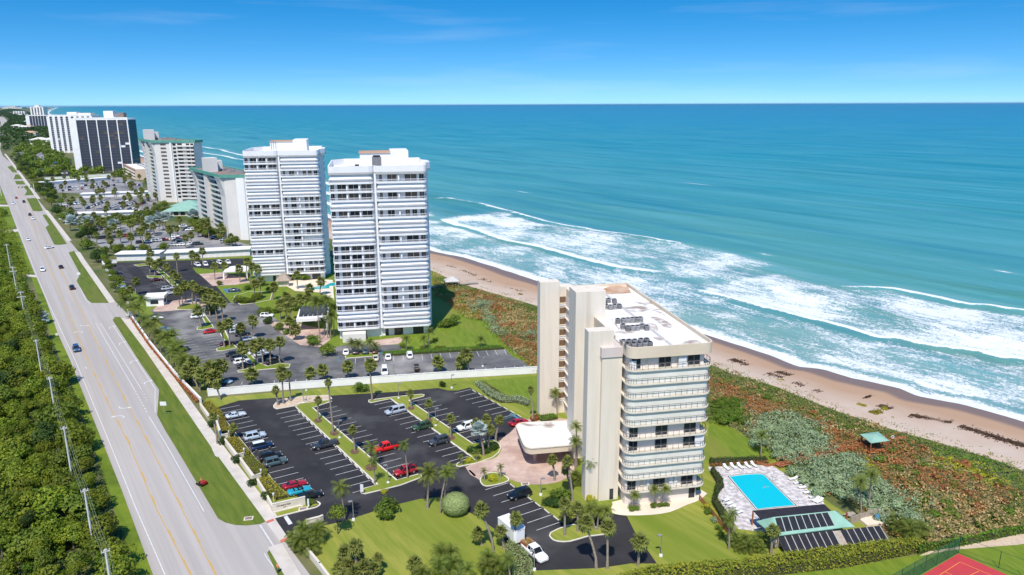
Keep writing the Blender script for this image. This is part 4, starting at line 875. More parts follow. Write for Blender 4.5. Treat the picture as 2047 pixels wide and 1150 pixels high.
def wallrun(name, px, h, th, mat, label, cat='wall', cap=None, posts=0, parent=None):
    pts = [P(*q) for q in px]; o = pts[0]; e = empty(name, (o.x, o.y, 0), 0, label, cat); q = [(p.x - o.x, p.y - o.y) for p in pts]
    mb = MB(); mb.ribbon(q, th, 0, h); mb.build('panel', mat, e)
    if cap: mb = MB(); mb.ribbon(q, th + .14, h, h + .09); mb.build('coping', cap, e)
    if posts:
        for a, b in zip(q, q[1:]):
            v = Vector(b) - Vector(a); n = max(1, int(v.length / posts))
            for i in range(n + 1):
                p = Vector(a) + v * i / n; mb = MB(); mb.box(-.14, -.14, 0, .14, .14, h + .14); mb.build('post', mat, e, (p.x, p.y, 0), math.atan2(v.y, v.x))
    return e
wallrun('boundary_wall', [(417, 792), (560, 780), (743, 767), (900, 756.5), (1078, 746)], 1.9, .2, M_whitew, 'long white boundary wall between the dark asphalt lot and the weathered lot', cap=M_whitew, posts=6)
wallrun('boundary_wall', [(205, 529), (222, 527), (234, 526)], 1.6, .2, M_whitew, 'short white wall at the end of the garage row', cap=M_whitew)
wallrun('boundary_wall', [(205, 529), (240, 585), (258, 612)], 1.5, .25, M_whitew, 'white roadside wall beside the gatehouse, along the fresh asphalt', cap=M_whitew, posts=5)
wallrun('boundary_wall', [(256, 626), (300, 690), (350, 752), (402, 806)], 1.3, .25, M_whitew, 'white roadside wall behind the row of coconut palms', cap=M_whitew, posts=5)
wallrun('boundary_wall', [(80, 360.5), (222, 352), (230, 350)], 2.4, .3, M_whitew, 'far white wall in front of the dark glass tower', cap=M_whitew)
# gatehouse
gh = frame('gatehouse', P(293, 613), 79, 'small white flat-roofed gatehouse at the pink paver entrance', 'gatehouse')
rbx('wall', M_white, gh, 0, 0, 0, 6, 4.5, 3.0); rbx('roof', M_whitew, gh, -.6, -.6, 3.0, 6.6, 5.1, 3.9)
for a, b in ((1.5, 4.2),): bx('window', M_glass, gh, a, -.05, .8, b, .05, 2.3)
bx('window', M_glass, gh, 5.95, 1, .9, 6.05, 3.6, 2.3)
# porte-cocheres of the white towers
pc = frame('entrance_canopy', P(594, 664), 79, 'white entrance canopy with glass skylight strips beside the lawn tower', 'canopy')
rbx('roof', M_white, pc, 0, 0, 3.4, 10, 12, 4.4)
for i in range(6):
    mb = MB(); x0 = .6 + i * 1.5; mb.add([(x0, 2.5, 4.45), (x0 + 1.3, 2.5, 4.45), (x0 + 1.3, 11.6, 5.6), (x0, 11.6, 5.6)], [(0, 1, 2, 3)]); mb.box(x0, 2.5, 4.4, x0 + 1.3, 11.6, 4.44); mb.build('skylight', M_glass, pc)
for x in (.4, 9.6):
    for y in (.4, 11.5): bx('column', M_white, pc, x - .3, y - .3, 0, x + .3, y + .3, 3.4)
pc2 = frame('entrance_canopy', P(446, 559), 79, 'white vaulted entrance canopy in front of the shuttered white tower', 'canopy')
mb = MB(); ar = [(5 - 5 * math.cos(R(a)), 3.0 + .9 * math.sin(R(a))) for a in range(0, 181, 20)]
mb.add([(x, 0, z) for x, z in ar] + [(x, 9, z) for x, z in ar], [(i, i + 1, 11 + i, 10 + i) for i in range(9)] + [tuple(range(10)), tuple(range(19, 9, -1))]); mb.build('roof', M_white, pc2)
for x in (.3, 9.7):
    for y in (.4, 8.6): bx('column', M_white, pc2, x - .3, y - .3, 0, x + .3, y + .3, 3.1)
# white tower pool
wp = frame('swimming_pool', P(612, 581), 79, 'angular teal pool on the cream terrace between the two white towers', 'pool')
mb = MB(); mb.prism([(0, 0), (9, 1), (9, 5), (16, 5), (16, 11), (9, 11), (7, 7), (0, 4)], .05, .12); mb.build('water', pmat('teal_pool_water', (.02, .35, .36), None, rough=.06), wp); mb = MB(); mb.ribbon([(0, 0), (9, 1), (9, 5), (16, 5), (16, 11), (9, 11), (7, 7), (0, 4)], .4, .04, .16, 0, True); mb.build('coping', M_patio, wp)
gz = frame('poolside_hut', P(551, 575), 79, 'thatch-brown poolside hut with pointed roof near the teal pool', 'hut'); hip('roof', gz, 0, 0, 6, 5, 2.6, 5.4, pmat('brown_shingle', (.30, .24, .19), (.4, .33, .27), 1)); rbx('wall', M_creamw, gz, 1, 1, 0, 5, 4, 2.6)
fp = frame('pool_canopy', P(98, 329), 80, 'bright blue poolside cover among the far trees', 'canopy'); mb = MB(); mb.prism([(0, 0), (20, -6), (26, 4), (18, 14), (4, 12)], 2.2, 2.5); mb.build('cover', pmat('bright_blue_cover', (.02, .22, .52), (.03, .28, .6), .1), fp)
for x, y in ((4, 2), (20, -3), (17, 12), (5, 10)): bx('post', M_whitew, fp, x, y, 0, x + .4, y + .4, 2.2)
# beach shelter
bs = frame('beach_shelter', P(890, 576), 79, 'small grey hip-roofed beach shelter on the dune by the lawn tower', 'shelter'); hip('roof', bs, 0, 0, 6, 5, 2.5, 4.0, pmat('grey_shingle', (.5, .48, .46), (.56, .54, .52), 1))
for x in (.4, 5.6):
    for y in (.4, 4.6): bx('post', M_woodg, bs, x - .1, y - .1, 0, x + .1, y + .1, 2.5)
mb = MB(); mb.ribbon([(-14, -3), (0, 2), (14, 4)], 1.6, .7, .85); mb.build('boardwalk', M_woodg, bs)
# ================================================================ vegetation
def leafmesh(name, C, size, mat, flat=0.0, aspect=.6, rnd=None, nrm=None, jit=.75):
    C = np.asarray(C, float); n = len(C); size = np.broadcast_to(size, (n,))
    a = rng.normal(size=(n, 3)); a[:, 2] *= (1 - flat); a /= np.linalg.norm(a, axis=1)[:, None] + 1e-9
    b = rng.normal(size=(n, 3)); b[:, 2] *= (1 - flat); b -= a * (a * b).sum(1)[:, None]; b /= np.linalg.norm(b, axis=1)[:, None] + 1e-9
    if nrm is not None:
        nn = np.asarray(nrm, float); nn = nn / (np.linalg.norm(nn, axis=1)[:, None] + 1e-9) + rng.normal(size=(n, 3)) * jit; nn /= np.linalg.norm(nn, axis=1)[:, None] + 1e-9
        a = np.cross(nn, a); a /= np.linalg.norm(a, axis=1)[:, None] + 1e-9; b = np.cross(nn, a)
    s = size[:, None] * .5
    V = np.stack([C - a * s, C + b * s * aspect, C + a * s, C - b * s * aspect], 1).reshape(-1, 3).astype(np.float32)
    me = bpy.data.meshes.new(name); me.vertices.add(4 * n); me.vertices.foreach_set('co', V.ravel())
    me.loops.add(4 * n); me.loops.foreach_set('vertex_index', np.arange(4 * n, dtype=np.int32)); me.polygons.add(n); me.polygons.foreach_set('loop_start', np.arange(0, 4 * n, 4, dtype=np.int32))
    at = me.attributes.new('rnd', 'FLOAT', 'POINT'); r = rng.random(n) if rnd is None else np.clip(rnd, 0, 1); at.data.foreach_set('value', np.repeat(r, 4).astype(np.float32))
    me.materials.append(mat); me.update(calc_edges=True); return me
def ball(n, r=1.0, inner=.75):
    d = rng.normal(size=(n, 3)); d /= np.linalg.norm(d, axis=1)[:, None]; return d * (inner + (1 - inner) * rng.random(n) ** .5)[:, None] * r
def crown_pts(nsub, nleaf, rx=1.0, rz=.8, sub=.45, low=-.5):
    P_ = []; R_ = []; N_ = []
    for i in range(nsub):
        c = ball(1, 1, .2)[0] * (1 - sub); c = c * [rx, rx, rz]
        if c[2] < low * rz: c[2] *= .4
        r = sub * random.uniform(.7, 1.15); l = ball(nleaf // nsub, r, .7) * [1, 1, .85]; l = l[l[:, 2] > -.65 * r]
        P_.append(c + l); N_.append(l + c * .35 + [0, 0, .12]); R_.append(np.full(len(l), random.random()) * .5 + .5 * rng.random(len(l)) )
    return np.concatenate(P_), np.concatenate(R_), np.concatenate(N_)
def crown(name, mat, nsub=13, nleaf=1500, rz=.8, leaf=.16, sub=.45):
    p, r, q = crown_pts(nsub, nleaf, 1, rz, sub); p[:, 2] += rz * .9; return leafmesh(name, p, leaf * rng.uniform(.6, 1.3, len(p)), mat, rnd=r, nrm=q, jit=.45)
def clipped(name, mat, n=4200, leaf=.085):
    d = ball(n, 1, .95); q = d.copy(); d[:, 2] = np.clip(d[:, 2], -.75, 1) * .85 + .85; return leafmesh(name, d, leaf, mat, nrm=q, jit=.35)
C_tree = [crown('crown', L_tree) for _ in range(3)]; C_dark = [crown('crown', L_dark, rz=.9) for _ in range(3)]
C_mang = [crown('crown', L_mang, n_, 2800, .75, .12, s_) for n_, s_ in ((9, .5), (14, .42), (20, .34), (26, .3))]; C_yel = [crown('crown', L_yel, 12, 1300, .7, .17) for _ in range(2)]
C_bush = [crown('foliage', L_clus, 16, 1500, .8, .15, .35) for _ in range(2)]; C_sage = [crown('foliage', L_silv, 16, 1300, .7, .17, .35) for _ in range(2)]
C_ball = clipped('foliage', L_clus); C_sball = clipped('foliage', L_sage)
C_red = crown('foliage', L_redb, 9, 500, .7, .22, .45); C_lime = crown('foliage', L_lime, 9, 600, .7, .2, .45)
_t = MB(); _t.tube([(0, 0, -.1), (.03, .02, .3), (0, .05, .7), (.04, 0, 1)], [.075, .055, .045, .02], 6)
_t.tube([(.02, .02, .4), (.2, .1, .75), (.32, .12, .95)], [.035, .02, .01], 4); _t.tube([(.02, .02, .45), (-.15, -.12, .8), (-.25, -.2, 1)], [.035, .02, .01], 4); ME_TRUNK = _t.mesh('trunk', M_bark)
def tree(p, r, h, cm, label, group, z=0, name='tree', cat='tree'):
    e = empty(name, (p[0], p[1], z), random.uniform(0, 6.28), label, cat, group)
    ch = h - r * .9 * .8 if h > r * 1.6 else h * .35
    inst('trunk', ME_TRUNK, e, (0, 0, -.05), (0, 0, 0), (r * .9, r * .9, h * .75))
    inst('crown', cm, e, (0, 0, max(0, h - r * 1.6)), (0, 0, random.uniform(0, 6.28)), (r, r * random.uniform(.9, 1.1), r * random.uniform(.85, 1.1)))
    return e
_b = bmesh.new(); bmesh.ops.create_icosphere(_b, subdivisions=3, radius=.93); ME_CORE = {}
for _n, _m in (('sage', pmat('sage_core', (.27, .34, .13), (.36, .42, .18), 3)), ('green', pmat('green_core', (.085, .15, .018), (.14, .21, .03), 3))): ME_CORE[_n] = bpy.data.meshes.new('inner_foliage'); _b.to_mesh(ME_CORE[_n]); ME_CORE[_n].materials.append(_m)
def bush(p, r, cm, label, group=None, sz=1.0, name='shrub', cat='shrub', stem=True, z=0.0):
    e = empty(name, (p[0], p[1], z), random.uniform(0, 6.28), label, cat, group)
    inst('foliage', cm, e, (0, 0, -.08 * r), (0, 0, 0), (r, r, r * sz))
    if cm in (C_ball, C_sball): inst('inner_foliage', ME_CORE['sage' if cm is C_sball else 'green'], e, (0, 0, .77 * r * sz), (0, 0, 0), (r, r, r * sz * .85))
    if stem: inst('stem', ME_TRUNK, e, (0, 0, -.05), (0, 0, 0), (r * .7, r * .7, r * .9 * sz))
    return e
# ---- palms
def fan_frond(mat, pet=.9, fan=1.0, nb=9, droop=.35):
    mb = MB(); mb.add([(0, -.03, 0), (0, .03, 0), (pet, .02, .03), (pet, -.02, .03)], [(0, 1, 2, 3)])
    for i in range(nb):
        a = R(-115 + 230 * i / (nb - 1)); l = fan * (1 - .28 * abs(i - (nb - 1) / 2) / nb * 2)
        dx, dy = math.cos(a), math.sin(a); w = fan * .17; zz = -droop * (.4 + .9 * random.random()) * fan; k = .55
        m = (pet + dx * l * k, dy * l * k, .07 * fan)
        mb.add([(pet, 0, .03), (m[0] - dy * w, m[1] + dx * w, m[2]), (m[0] + dy * w, m[1] - dx * w, m[2] - .03), (pet + dx * l, dy * l, zz)], [(0, 2, 1), (1, 2, 3)])
    return mb
def pin_frond(Lf=2.6, n=15, ll=.75, droop=1.0, rise=.55):
    mb = MB(); c = [(Lf * t * (1 - .12 * t * t), 0, rise * math.sin(t * 2.0) * Lf * .35 - droop * t ** 2.4 * Lf * .38) for t in np.linspace(0, 1, n + 1)]
    for i in range(n):
        a, b = Vector(c[i]), Vector(c[i + 1]); t = i / n; l = ll * (.45 + 1.1 * math.sin(math.pi * min(1, .12 + t * .85))) * random.uniform(.85, 1.1)
        d = (b - a).normalized(); w = .03 * (1 - t) + .008
        mb.add([a + Vector((0, w, 0)), a - Vector((0, w, 0)), b - Vector((0, w * .9, 0)), b + Vector((0, w * .9, 0))], [(0, 1, 2, 3)])
        if i == 0: continue
        for s in (-1, 1):
            tip = a + d * l * .55 + Vector((0, s * l * .72, -l * random.uniform(.28, .6)))
            mb.add([a - d * .035, a + d * .10, tip], [(0, 1, 2)] if s < 0 else [(1, 0, 2)])
    return mb
def rndattr(me):
    n = len(me.vertices); at = me.attributes.new('rnd', 'FLOAT', 'POINT'); r = rng.random(n) * .55
    r += .45 * rng.random(); at.data.foreach_set('value', r.astype(np.float32)); return me
def multi(mb, spec, name, mat):
    o = MB()
    for (rz, tilt, sc, roll) in spec:
        M = Matrix.Rotation(rz, 4, 'Z') @ Matrix.Rotation(-tilt, 4, 'Y') @ Matrix.Rotation(roll, 4, 'X') @ Matrix.Scale(sc, 4); b = len(o.v)
        o.v += [tuple(M @ Vector(v)) for v in mb.v]; o.f += [[b + i for i in f] for f in mb.f]; o.m += mb.m; o.sm += mb.sm
    me = o.mesh(name, mat); n = len(me.vertices); at = me.attributes.new('rnd', 'FLOAT', 'POINT'); k = len(mb.v)
    r = np.repeat(rng.random(len(spec)) * .6, k)[:n]; r = np.concatenate([r, np.zeros(n - len(r))]) + rng.random(n) * .4; at.data.foreach_set('value', r.astype(np.float32)); return me
GA = 2.39996
def spec(n, lo, hi, js=.12):
    return [(i * GA + random.uniform(-.2, .2), R(hi + (lo - hi) * (i / (n - 1)) ** .9) , random.uniform(1 - js, 1 + js), random.uniform(-.25, .25)) for i in range(n)]
FAN = fan_frond(None); FANB = fan_frond(None, 1.0, 1.25, 11, .12); PIN = pin_frond(); PIND = pin_frond(3.0, 17, .6, .8, .5); PINS = pin_frond(1.9, 11, .6, 1.2, .8)
KIND = {'sabal': (FAN, L_palm, spec(30, -55, 80), 1.0), 'coconut': (PIN, L_palmd, spec(19, -32, 72), 1.0), 'queen': (PIN, L_palmd, spec(17, -62, 60), .95), 'date': (PIND, L_palm, spec(34, -45, 75), .95), 'bismarck': (FANB, L_bis, spec(22, -20, 78), 1.05), 'christmas': (PINS, L_palmd, spec(12, -30, 65), .8)}
CRN = {k: [multi(v[0], [(a + j, b + random.uniform(-.1, .1), c, d) for a, b, c, d in v[2]], 'crown', v[1]) for j in range(3)] for k, v in KIND.items()}
FRD = {k: [rndattr(v[0].mesh('frond', v[1])) for _ in range(2)] for k, v in KIND.items()}
SKIRT = multi(FAN, [(i * GA, R(-74), .8, 0) for i in range(9)], 'dry_skirt', L_dry)
def palm(bx_, by_, tx, ty, kind='sabal', label='', group=None, near=False, sc=1.0, z=0.0, name='palm_tree', r0=None):
    b = P(bx_, by_, z); t = TOP(b, tx, ty); h = max(1.2, t.z - z - .5 * sc); dx = t.x - b.x
    dy = random.uniform(-.04, .04) * h
    e = empty(name, (b.x, b.y, z), 0, label, 'palm tree', group)
    bend = dx * .25
    pts = [(0, 0, -.05), (dx * .12 - bend * .2, dy * .15, h * .25), (dx * .42 - bend * .3, dy * .4, h * .5), (dx * .75 - bend * .1, dy * .7, h * .78), (dx, dy, h)]
    r0 = r0 or (.21 if kind in ('sabal', 'bismarck', 'date') else .15); mb = MB(); mb.tube(pts, [r0 * 1.35, r0, r0 * .95, r0 * .9, r0 * .8], 7); mb.build('trunk', M_trunk, e)
    fm, mt_, sp, ks = KIND[kind]; s = sc * ks * (.70 if near else 1.0); rz = random.uniform(0, 6.28)
    if near:
        for (a, tl, q, rl) in sp:
            inst('frond', random.choice(FRD[kind]), e, (dx, dy, h), Matrix.Rotation(a + rz, 4, 'Z').__matmul__(Matrix.Rotation(-tl + random.uniform(-.1, .1), 4, 'Y')).__matmul__(Matrix.Rotation(rl, 4, 'X')).to_euler(), s * q)
    else: inst('crown', random.choice(CRN[kind]), e, (dx, dy, h), (random.uniform(-.08, .08), random.uniform(-.08, .08), rz), s * random.uniform(.92, 1.08))
    if kind == 'sabal': inst('dry_skirt', SKIRT, e, (dx, dy, h - .1), (0, 0, rz), s * .9)
    return e
# palms around the near property, base and crown read off the photograph
for (a, b, c, d, k, s, lab) in [
    (986, 1103, 962, 1012, 'sabal', 1.15, 'slender sabal palm with curving trunk on the lawn beside the box trailer'),
    (963, 1090, 955, 1062, 'sabal', 1.0, 'short sabal palm at the lawn edge west of the box trailer'),
    (1007, 1097, 1001, 1058, 'sabal', 1.0, 'short sabal palm beside the box trailer and pale hedge'),
    (1029, 1090, 1031, 1030, 'sabal', 1.05, 'sabal palm rising in front of the box trailer'),
    (1129, 1071, 1129, 1002, 'sabal', 1.05, 'sabal palm on the round lawn island south of the bays'),
    (1155, 1063, 1155, 1010, 'sabal', .95, 'sabal palm on the mulch of the round lawn island'),
    (1192, 1137, 1171, 1040, 'sabal', 1.25, 'tall leaning sabal palm on the south lawn strip'),
    (1214, 1137, 1215, 1048, 'sabal', 1.2, 'tall upright sabal palm on the south lawn strip'),
    (1276, 1131, 1279, 1075, 'sabal', 1.3, 'broad-crowned sabal palm at the corner of the service drive'),
    (1109, 961, 1104, 915, 'sabal', .95, 'sabal palm on the paver edge before the entrance canopy'),
    (1144, 1002, 1135, 918, 'sabal', 1.0, 'tall sabal palm beside the fin of the cream tower'),
    (1140, 985, 1131, 935, 'sabal', .9, 'shorter sabal palm leaning beside the tower fin'),
    (1179, 997, 1177, 920, 'coconut', .95, 'coconut palm standing against the cream tower fin'),
    (969, 962, 967, 938, 'christmas', 1.0, 'small palm on the western side of the entry island'),
    (1001, 956, 1001, 930, 'christmas', 1.0, 'small palm on the eastern side of the entry island'),
    (1264, 1018, 1270, 988, 'coconut', .75, 'drooping palm in the planting bed under the lowest balcony'),
    (1312, 1011, 1308, 975, 'coconut', .75, 'left palm of the pair before the cream tower front'),
    (1320, 1011, 1331, 974, 'coconut', .75, 'right palm of the pair before the cream tower front'),
    (1188, 1060, 1180, 1012, 'coconut', .85, 'feathery palm in the clump by the service drive, left of the clump'),
    (1194, 1060, 1197, 1018, 'coconut', .85, 'feathery palm in the middle of the clump by the service drive'),
    (1202, 1060, 1212, 1016, 'coconut', .85, 'feathery palm in the clump by the service drive, leaning to the drive'),
    (689, 1042, 680, 968, 'queen', 1.25, 'drooping queen palm at the entrance drive beside the lamp post'),
    (855, 1017, 857, 942, 'date', 1.35, 'thick-trunked date palm with large crown on the front lawn'),
    (880, 1027, 892, 942, 'coconut', 1.0, 'tall pale-trunked palm behind the clipped round bush'),
    (889, 1004, 899, 934, 'coconut', 1.0, 'tall pale-trunked palm beside the date palm'),
    (815, 957, 808, 884, 'queen', .9, 'tall narrow queen palm at the end of the grass median'),
    (742, 934, 742, 888, 'queen', 1.15, 'stout palm with hanging fronds on the median beside the red pickup'),
    (749, 968, 746, 918, 'queen', .8, 'thin palm near the end of the median behind the stout palm'),
    (636, 840, 635, 797, 'sabal', .85, 'sabal palm at the northern end of the first grass median'),
    (666, 865, 656, 760, 'sabal', .8, 'very tall thin palm on the first grass median'),
    (709, 902, 704, 856, 'sabal', .9, 'sabal palm on the first grass median behind the pickup'),
    (556, 811, 551, 776, 'sabal', .95, 'short sabal palm on the gravel bed at the lot end'),
    (567, 808, 564, 750, 'sabal', .95, 'tall sabal palm on the gravel bed by the white wall'),
    (581, 803, 577, 745, 'sabal', .8, 'thin tall palm on the gravel bed by the white wall'),
    (744, 801, 739, 735, 'sabal', .85, 'tall palm at the kerb end beside the round bush'),
    (822, 815, 820, 783, 'sabal', .85, 'sabal palm at the northern end of the second grass median'),
    (857, 840, 857, 803, 'sabal', .95, 'sabal palm on the second grass median beside the green car'),
    (901, 874, 900, 834, 'sabal', .95, 'sabal palm on the second grass median beside the white car'),
    (435, 887, 425, 830, 'sabal', .95, 'sabal palm rising beside the cream zigzag wall'),
    (470, 877, 466, 852, 'sabal', .95, 'short sabal palm among the yellow hedges by the zigzag wall'),
    (440, 800, 432, 768, 'sabal', .9, 'leaning sabal palm at the western end of the white wall'),
    (976, 902, 980, 854, 'sabal', 1.0, 'sabal palm beside the silver palm on the planted island'),
    (991, 882, 998, 836, 'sabal', 1.0, 'leaning sabal palm on the planted island near the canopy'),
    (962, 898, 950, 842, 'sabal', .95, 'sabal palm behind the silver palm on the planted island'),
    (972, 894, 972, 835, 'sabal', 1.0, 'tallest sabal palm on the planted island'),
    (967, 912, 958, 855, 'bismarck', 1.35, 'silver bismarck palm on the planted island near the entrance'),
    (952, 922, 952, 900, 'christmas', 1.1, 'low palm in the planted bed beside the kerb'),
    (924, 931, 921, 911, 'christmas', 1.0, 'low palm at the tip of the planted island'),
    (1065, 842, 1061, 776, 'sabal', .75, 'very thin tall palm by the red flower bed'),
    (1114, 832, 1110, 783, 'coconut', .95, 'coconut palm in front of the northern cream fin'),
    (1150, 945, 1150, 880, 'coconut', .95, 'leafy palm between the canopy and the cream fin'),
    (1153, 935, 1152, 850, 'coconut', .9, 'tall leafy palm beside the canopy roof'),
    (1521, 912, 1523, 866, 'coconut', .95, 'dark coconut palm on the small lawn before the silver shrubs'),
    (1720, 1036, 1719, 958, 'coconut', 1.1, 'left coconut palm of the pair behind the solar-panelled roof'),
    (1736, 1021, 1743, 946, 'coconut', 1.1, 'right coconut palm of the pair behind the solar-panelled roof'),
    (1457, 1098, 1457, 1032, 'queen', .9, 'tall palm beside the cedar fence, nearer the hedge'),
    (1467, 1076, 1465, 1022, 'queen', .85, 'palm beside the cedar fence, nearer the pool'),
    (1541, 1109, 1546, 1056, 'sabal', 1.05, 'sabal palm in front of the green solar-panelled roof'),
    (714, 1158, 709, 1088, 'sabal', 1.15, 'sabal palm at the lawn edge above the leafy clump'),
    (692, 1140, 690, 1098, 'sabal', 1.25, 'broad sabal palm in the leafy clump by the cream wall'),
    (828, 1165, 828, 1120, 'sabal', 1.1, 'small sabal palm on the south lawn'),
    (1020, 1165, 1015, 1112, 'queen', 1.0, 'dark palm behind the pale clipped hedge')]:
    palm(a, b, c, d, k, lab, 'palms around the cream tower', near=True, sc=s)
def clump(px, py, n, sp, hpx, label, sc=1.0, kind='coconut'):       # one multi-stemmed palm clump
    c = P(px, py); e = empty('palm_clump', (c.x, c.y, 0), 0, label, 'palm clump')
    for i in range(n):
        a = random.uniform(0, 6.28); r = sp * math.sqrt(random.random()); h = random.uniform(.3, 1) * hpx; x, y = r * math.cos(a), r * math.sin(a)
        mb = MB(); mb.tube([(x * .5, y * .5, 0), (x, y, h)], [.09, .06], 5); mb.build('stem', M_trunk, e); inst('crown', random.choice(CRN[kind]), e, (x, y, h), (0, 0, a), sc * random.uniform(.6, .9))
    return e
clump(618, 1094, 13, 3.0, 2.6, 'dense dark leafy palm clump at the entrance corner behind the cream wall', .85)
clump(883, 1165, 16, 4.2, 3.4, 'large glossy palm clump at the bottom of the front lawn', .95)
clump(985, 1150, 8, 2.0, 2.6, 'yellowing palm clump beside the pale clipped hedge', .8)
clump(715, 1150, 12, 3.6, 2.6, 'mixed leafy clump behind the cream wall below the lawn', .95, 'sabal')
clump(1498, 1092, 12, 2.6, 1.6, 'low leafy palm clump between the cedar fence and the solar rack', .75)
clump(1815, 1068, 14, 2.6, 1.9, 'bright giant-leaved plant at the end of the long hedge', .95)
clump(1150, 965, 6, 1.3, 2.2, 'leafy palm shrubs between the canopy and the tower fin', .75); clump(1180, 1035, 8, 1.8, 1.8, 'shrubby palms at the foot of the cream fin', .75)
clump(1152, 1032, 6, 1.4, 1.2, 'low fan palms beside the mulch bed', .7, 'sabal'); clump(1128, 1042, 5, 1.2, 1.0, 'low fan palms on the grass by the black car', .7, 'sabal')
e = tree(P(675, 1068), 2.3, 6.2, C_tree[0], 'small multi-stemmed tree with thin crown by the entrance drive', None)
# ---- round and clipped shrubs
bush(P(775, 1033), 3.0, C_bush[0], 'large round green bush at the edge of the front lawn'); bush(P(911, 1026), 2.55, C_sball, 'pale clipped ball bush on the front lawn beside the palms', sz=.95)
bush(P(721, 783), 2.7, C_bush[1], 'round green bush in front of the white boundary wall', sz=.85); bush(P(884, 774), 1.3, C_dark[0], 'small dark bush on the grass by the white wall')
bush(P(1120, 1000), 2.6, C_bush[0], 'bright green mound bush beside the mulch bed near the black car', sz=.8); bush(P(1112, 1012), 2.2, C_dark[1], 'dark low bush below the bright mound bush', sz=.5); bush(P(1095, 1008), 1.6, C_dark[2], 'dark low bush beside the lamp post bed', sz=.5)
bush(P(984, 961), 1.5, C_lime, 'low yellow-green bush on the entry island', sz=.7); bush(P(938, 925), 1.3, C_lime, 'small yellow-green bush at the tip of the planted island', sz=.8)
bush(P(965, 905), 2.0, C_dark[0], 'dark shrub under the silver palm', sz=.6); bush(P(985, 898), 2.0, C_dark[1], 'dark shrub under the sabal palms of the planted island', sz=.5); bush(P(945, 905), 1.6, C_dark[2], 'dark shrub beside the second median', sz=.6)
bush(P(1180, 1003), 1.2, C_lime, 'yellow shrub at the foot of the tower fin', sz=.9); bush(P(768, 985), 1.0, C_lime, 'small lime shrub at the end of the median', sz=.6)
for i, (x, y, r) in enumerate([(1262, 1020, 1.1), (1272, 1020, 1.0), (1306, 1014, 1.0), (1318, 1013, 1.0), (1330, 1012, 1.0)]): bush(P(x, y), r, C_bush[i % 2], 'low planting at the foot of the cream tower front', 'planting under the balconies', .7)
for x, y, r, cm, lab in [(1412, 1018, 1.1, C_lime, 'yellow-green shrub by the cedar fence top'), (1416, 1028, 1.0, C_bush[0], 'green ball shrub beside the cedar fence'), (1428, 1044, .9, C_sage[0], 'grey-green shrub beside the cedar fence')]: bush(P(x, y), r, cm, lab)
for x, y in ((445, 1000), (1436, 1060), (1440, 1072)): bush(P(x, y), .9, C_bush[1], 'small ball shrub in the bed along the cedar fence', 'ball shrubs by the cedar fence') if x > 1000 else None
for k, (x, y) in enumerate([(422, 853), (445, 888), (474, 925), (505, 972), (533, 1000)]): bush(P(x, y), 1.25, C_dark[k % 3], 'rounded dark shrub in a recess of the zigzag wall beside the sidewalk', 'shrubs in the zigzag wall recesses')
bush(P(653, 712), 3.4, C_tree[0], 'large round tree-like bush at the drive corner of the lawn tower', sz=.85, cat='bush'); bush(P(628, 688), 3.6, C_bush[1], 'wide green bush beside the glass-topped canopy', sz=.7)
bush(P(905, 650), 3.6, C_bush[0], 'big green mound hedge at the lawn tower corner', sz=.8); bush(P(890, 655), 3.2, C_bush[1], 'green mound bush on the lawn next to the white tower', sz=.75); bush(P(530, 632), 3.0, C_tree[1], 'dense round tree over the white car', sz=1.0)
bush(P(538, 647), 2.4, C_dark[0], 'dark bush beside the paver drive', sz=.8); bush(P(425, 627), 3.6, C_dark[1], 'dark dense bush on the palm median', sz=.8)
for i, (x, y) in enumerate([(875, 700), (885, 699), (845, 702), (805, 695), (870, 682)]): bush(P(x, y), 1.3, C_tree[i % 3], 'small shrub at the foot of the lawn tower', 'shrubs by the lawn tower', .8)
# ---- hedges: leafy walls on a traced outline
def hedge(px, h, mat, label, dens=14, leaf=.34, nf=0, name='hedge', hn=.35):
    pts = [P(*q, h if i < nf else 0) for i, q in enumerate(px)]
    xs = [p.x for p in pts]; ys = [p.y for p in pts]; pl = [(p.x, p.y) for p in pts]
    area = abs(sum(pl[i - 1][0] * pl[i][1] - pl[i][0] * pl[i - 1][1] for i in range(len(pl)))) / 2
    n = int(area * dens); C = []
    while len(C) < n:
        x, y = random.uniform(min(xs), max(xs)), random.uniform(min(ys), max(ys))
        if inpoly(x, y, pl): C.append((x, y, h * random.uniform(.8, 1.02)))
    C = np.array(C); C[:, 2] += (fbm(C[:, 0] * .5, C[:, 1] * .5, 3) - .5) * hn * h
    per = []
    for a, b in zip(pl, pl[1:] + pl[:1]):
        l = math.dist(a, b)
        for _ in range(int(l * h * dens * .9)):
            t = random.random(); per.append((a[0] + (b[0] - a[0]) * t + random.gauss(0, .1), a[1] + (b[1] - a[1]) * t + random.gauss(0, .1), random.uniform(0, h)))
    C = np.concatenate([C, np.array(per)]) if per else C
    o0 = C.mean(0) * [1, 1, 0]; e = empty(name, tuple(o0), 0, label, name.replace('_', ' ')); 
    inst('foliage', leafmesh('foliage', C - o0, leaf * rng.uniform(.6, 1.3, len(C)), mat, .15, nrm=np.tile([0, -.25, 1.0], (len(C), 1)), jit=.6), e)
    mb = MB(); mb.prism([(x - o0[0], y - o0[1]) for x, y in pl], 0, h * .72, bottom=False); mb.build('dark_core', pmat_core, e)  # one solid dark block filling the hedge behind its leaves
    return e
pmat_core = pmat('hedge_core', (.05, .055, .02), (.085, .075, .035), 2, rough=1)
hedge([(1230, 1150), (1280, 1134), (1350, 1124), (1480, 1115), (1575, 1102), (1700, 1086), (1780, 1076), (1830, 1073), (1850, 1078), (1800, 1113), (1690, 1135), (1560, 1150), (1470, 1160), (1300, 1185)], 2.4, L_hedge, 'long thick green and yellow hedge between the solar rack and tennis court', 22, .42, 9)
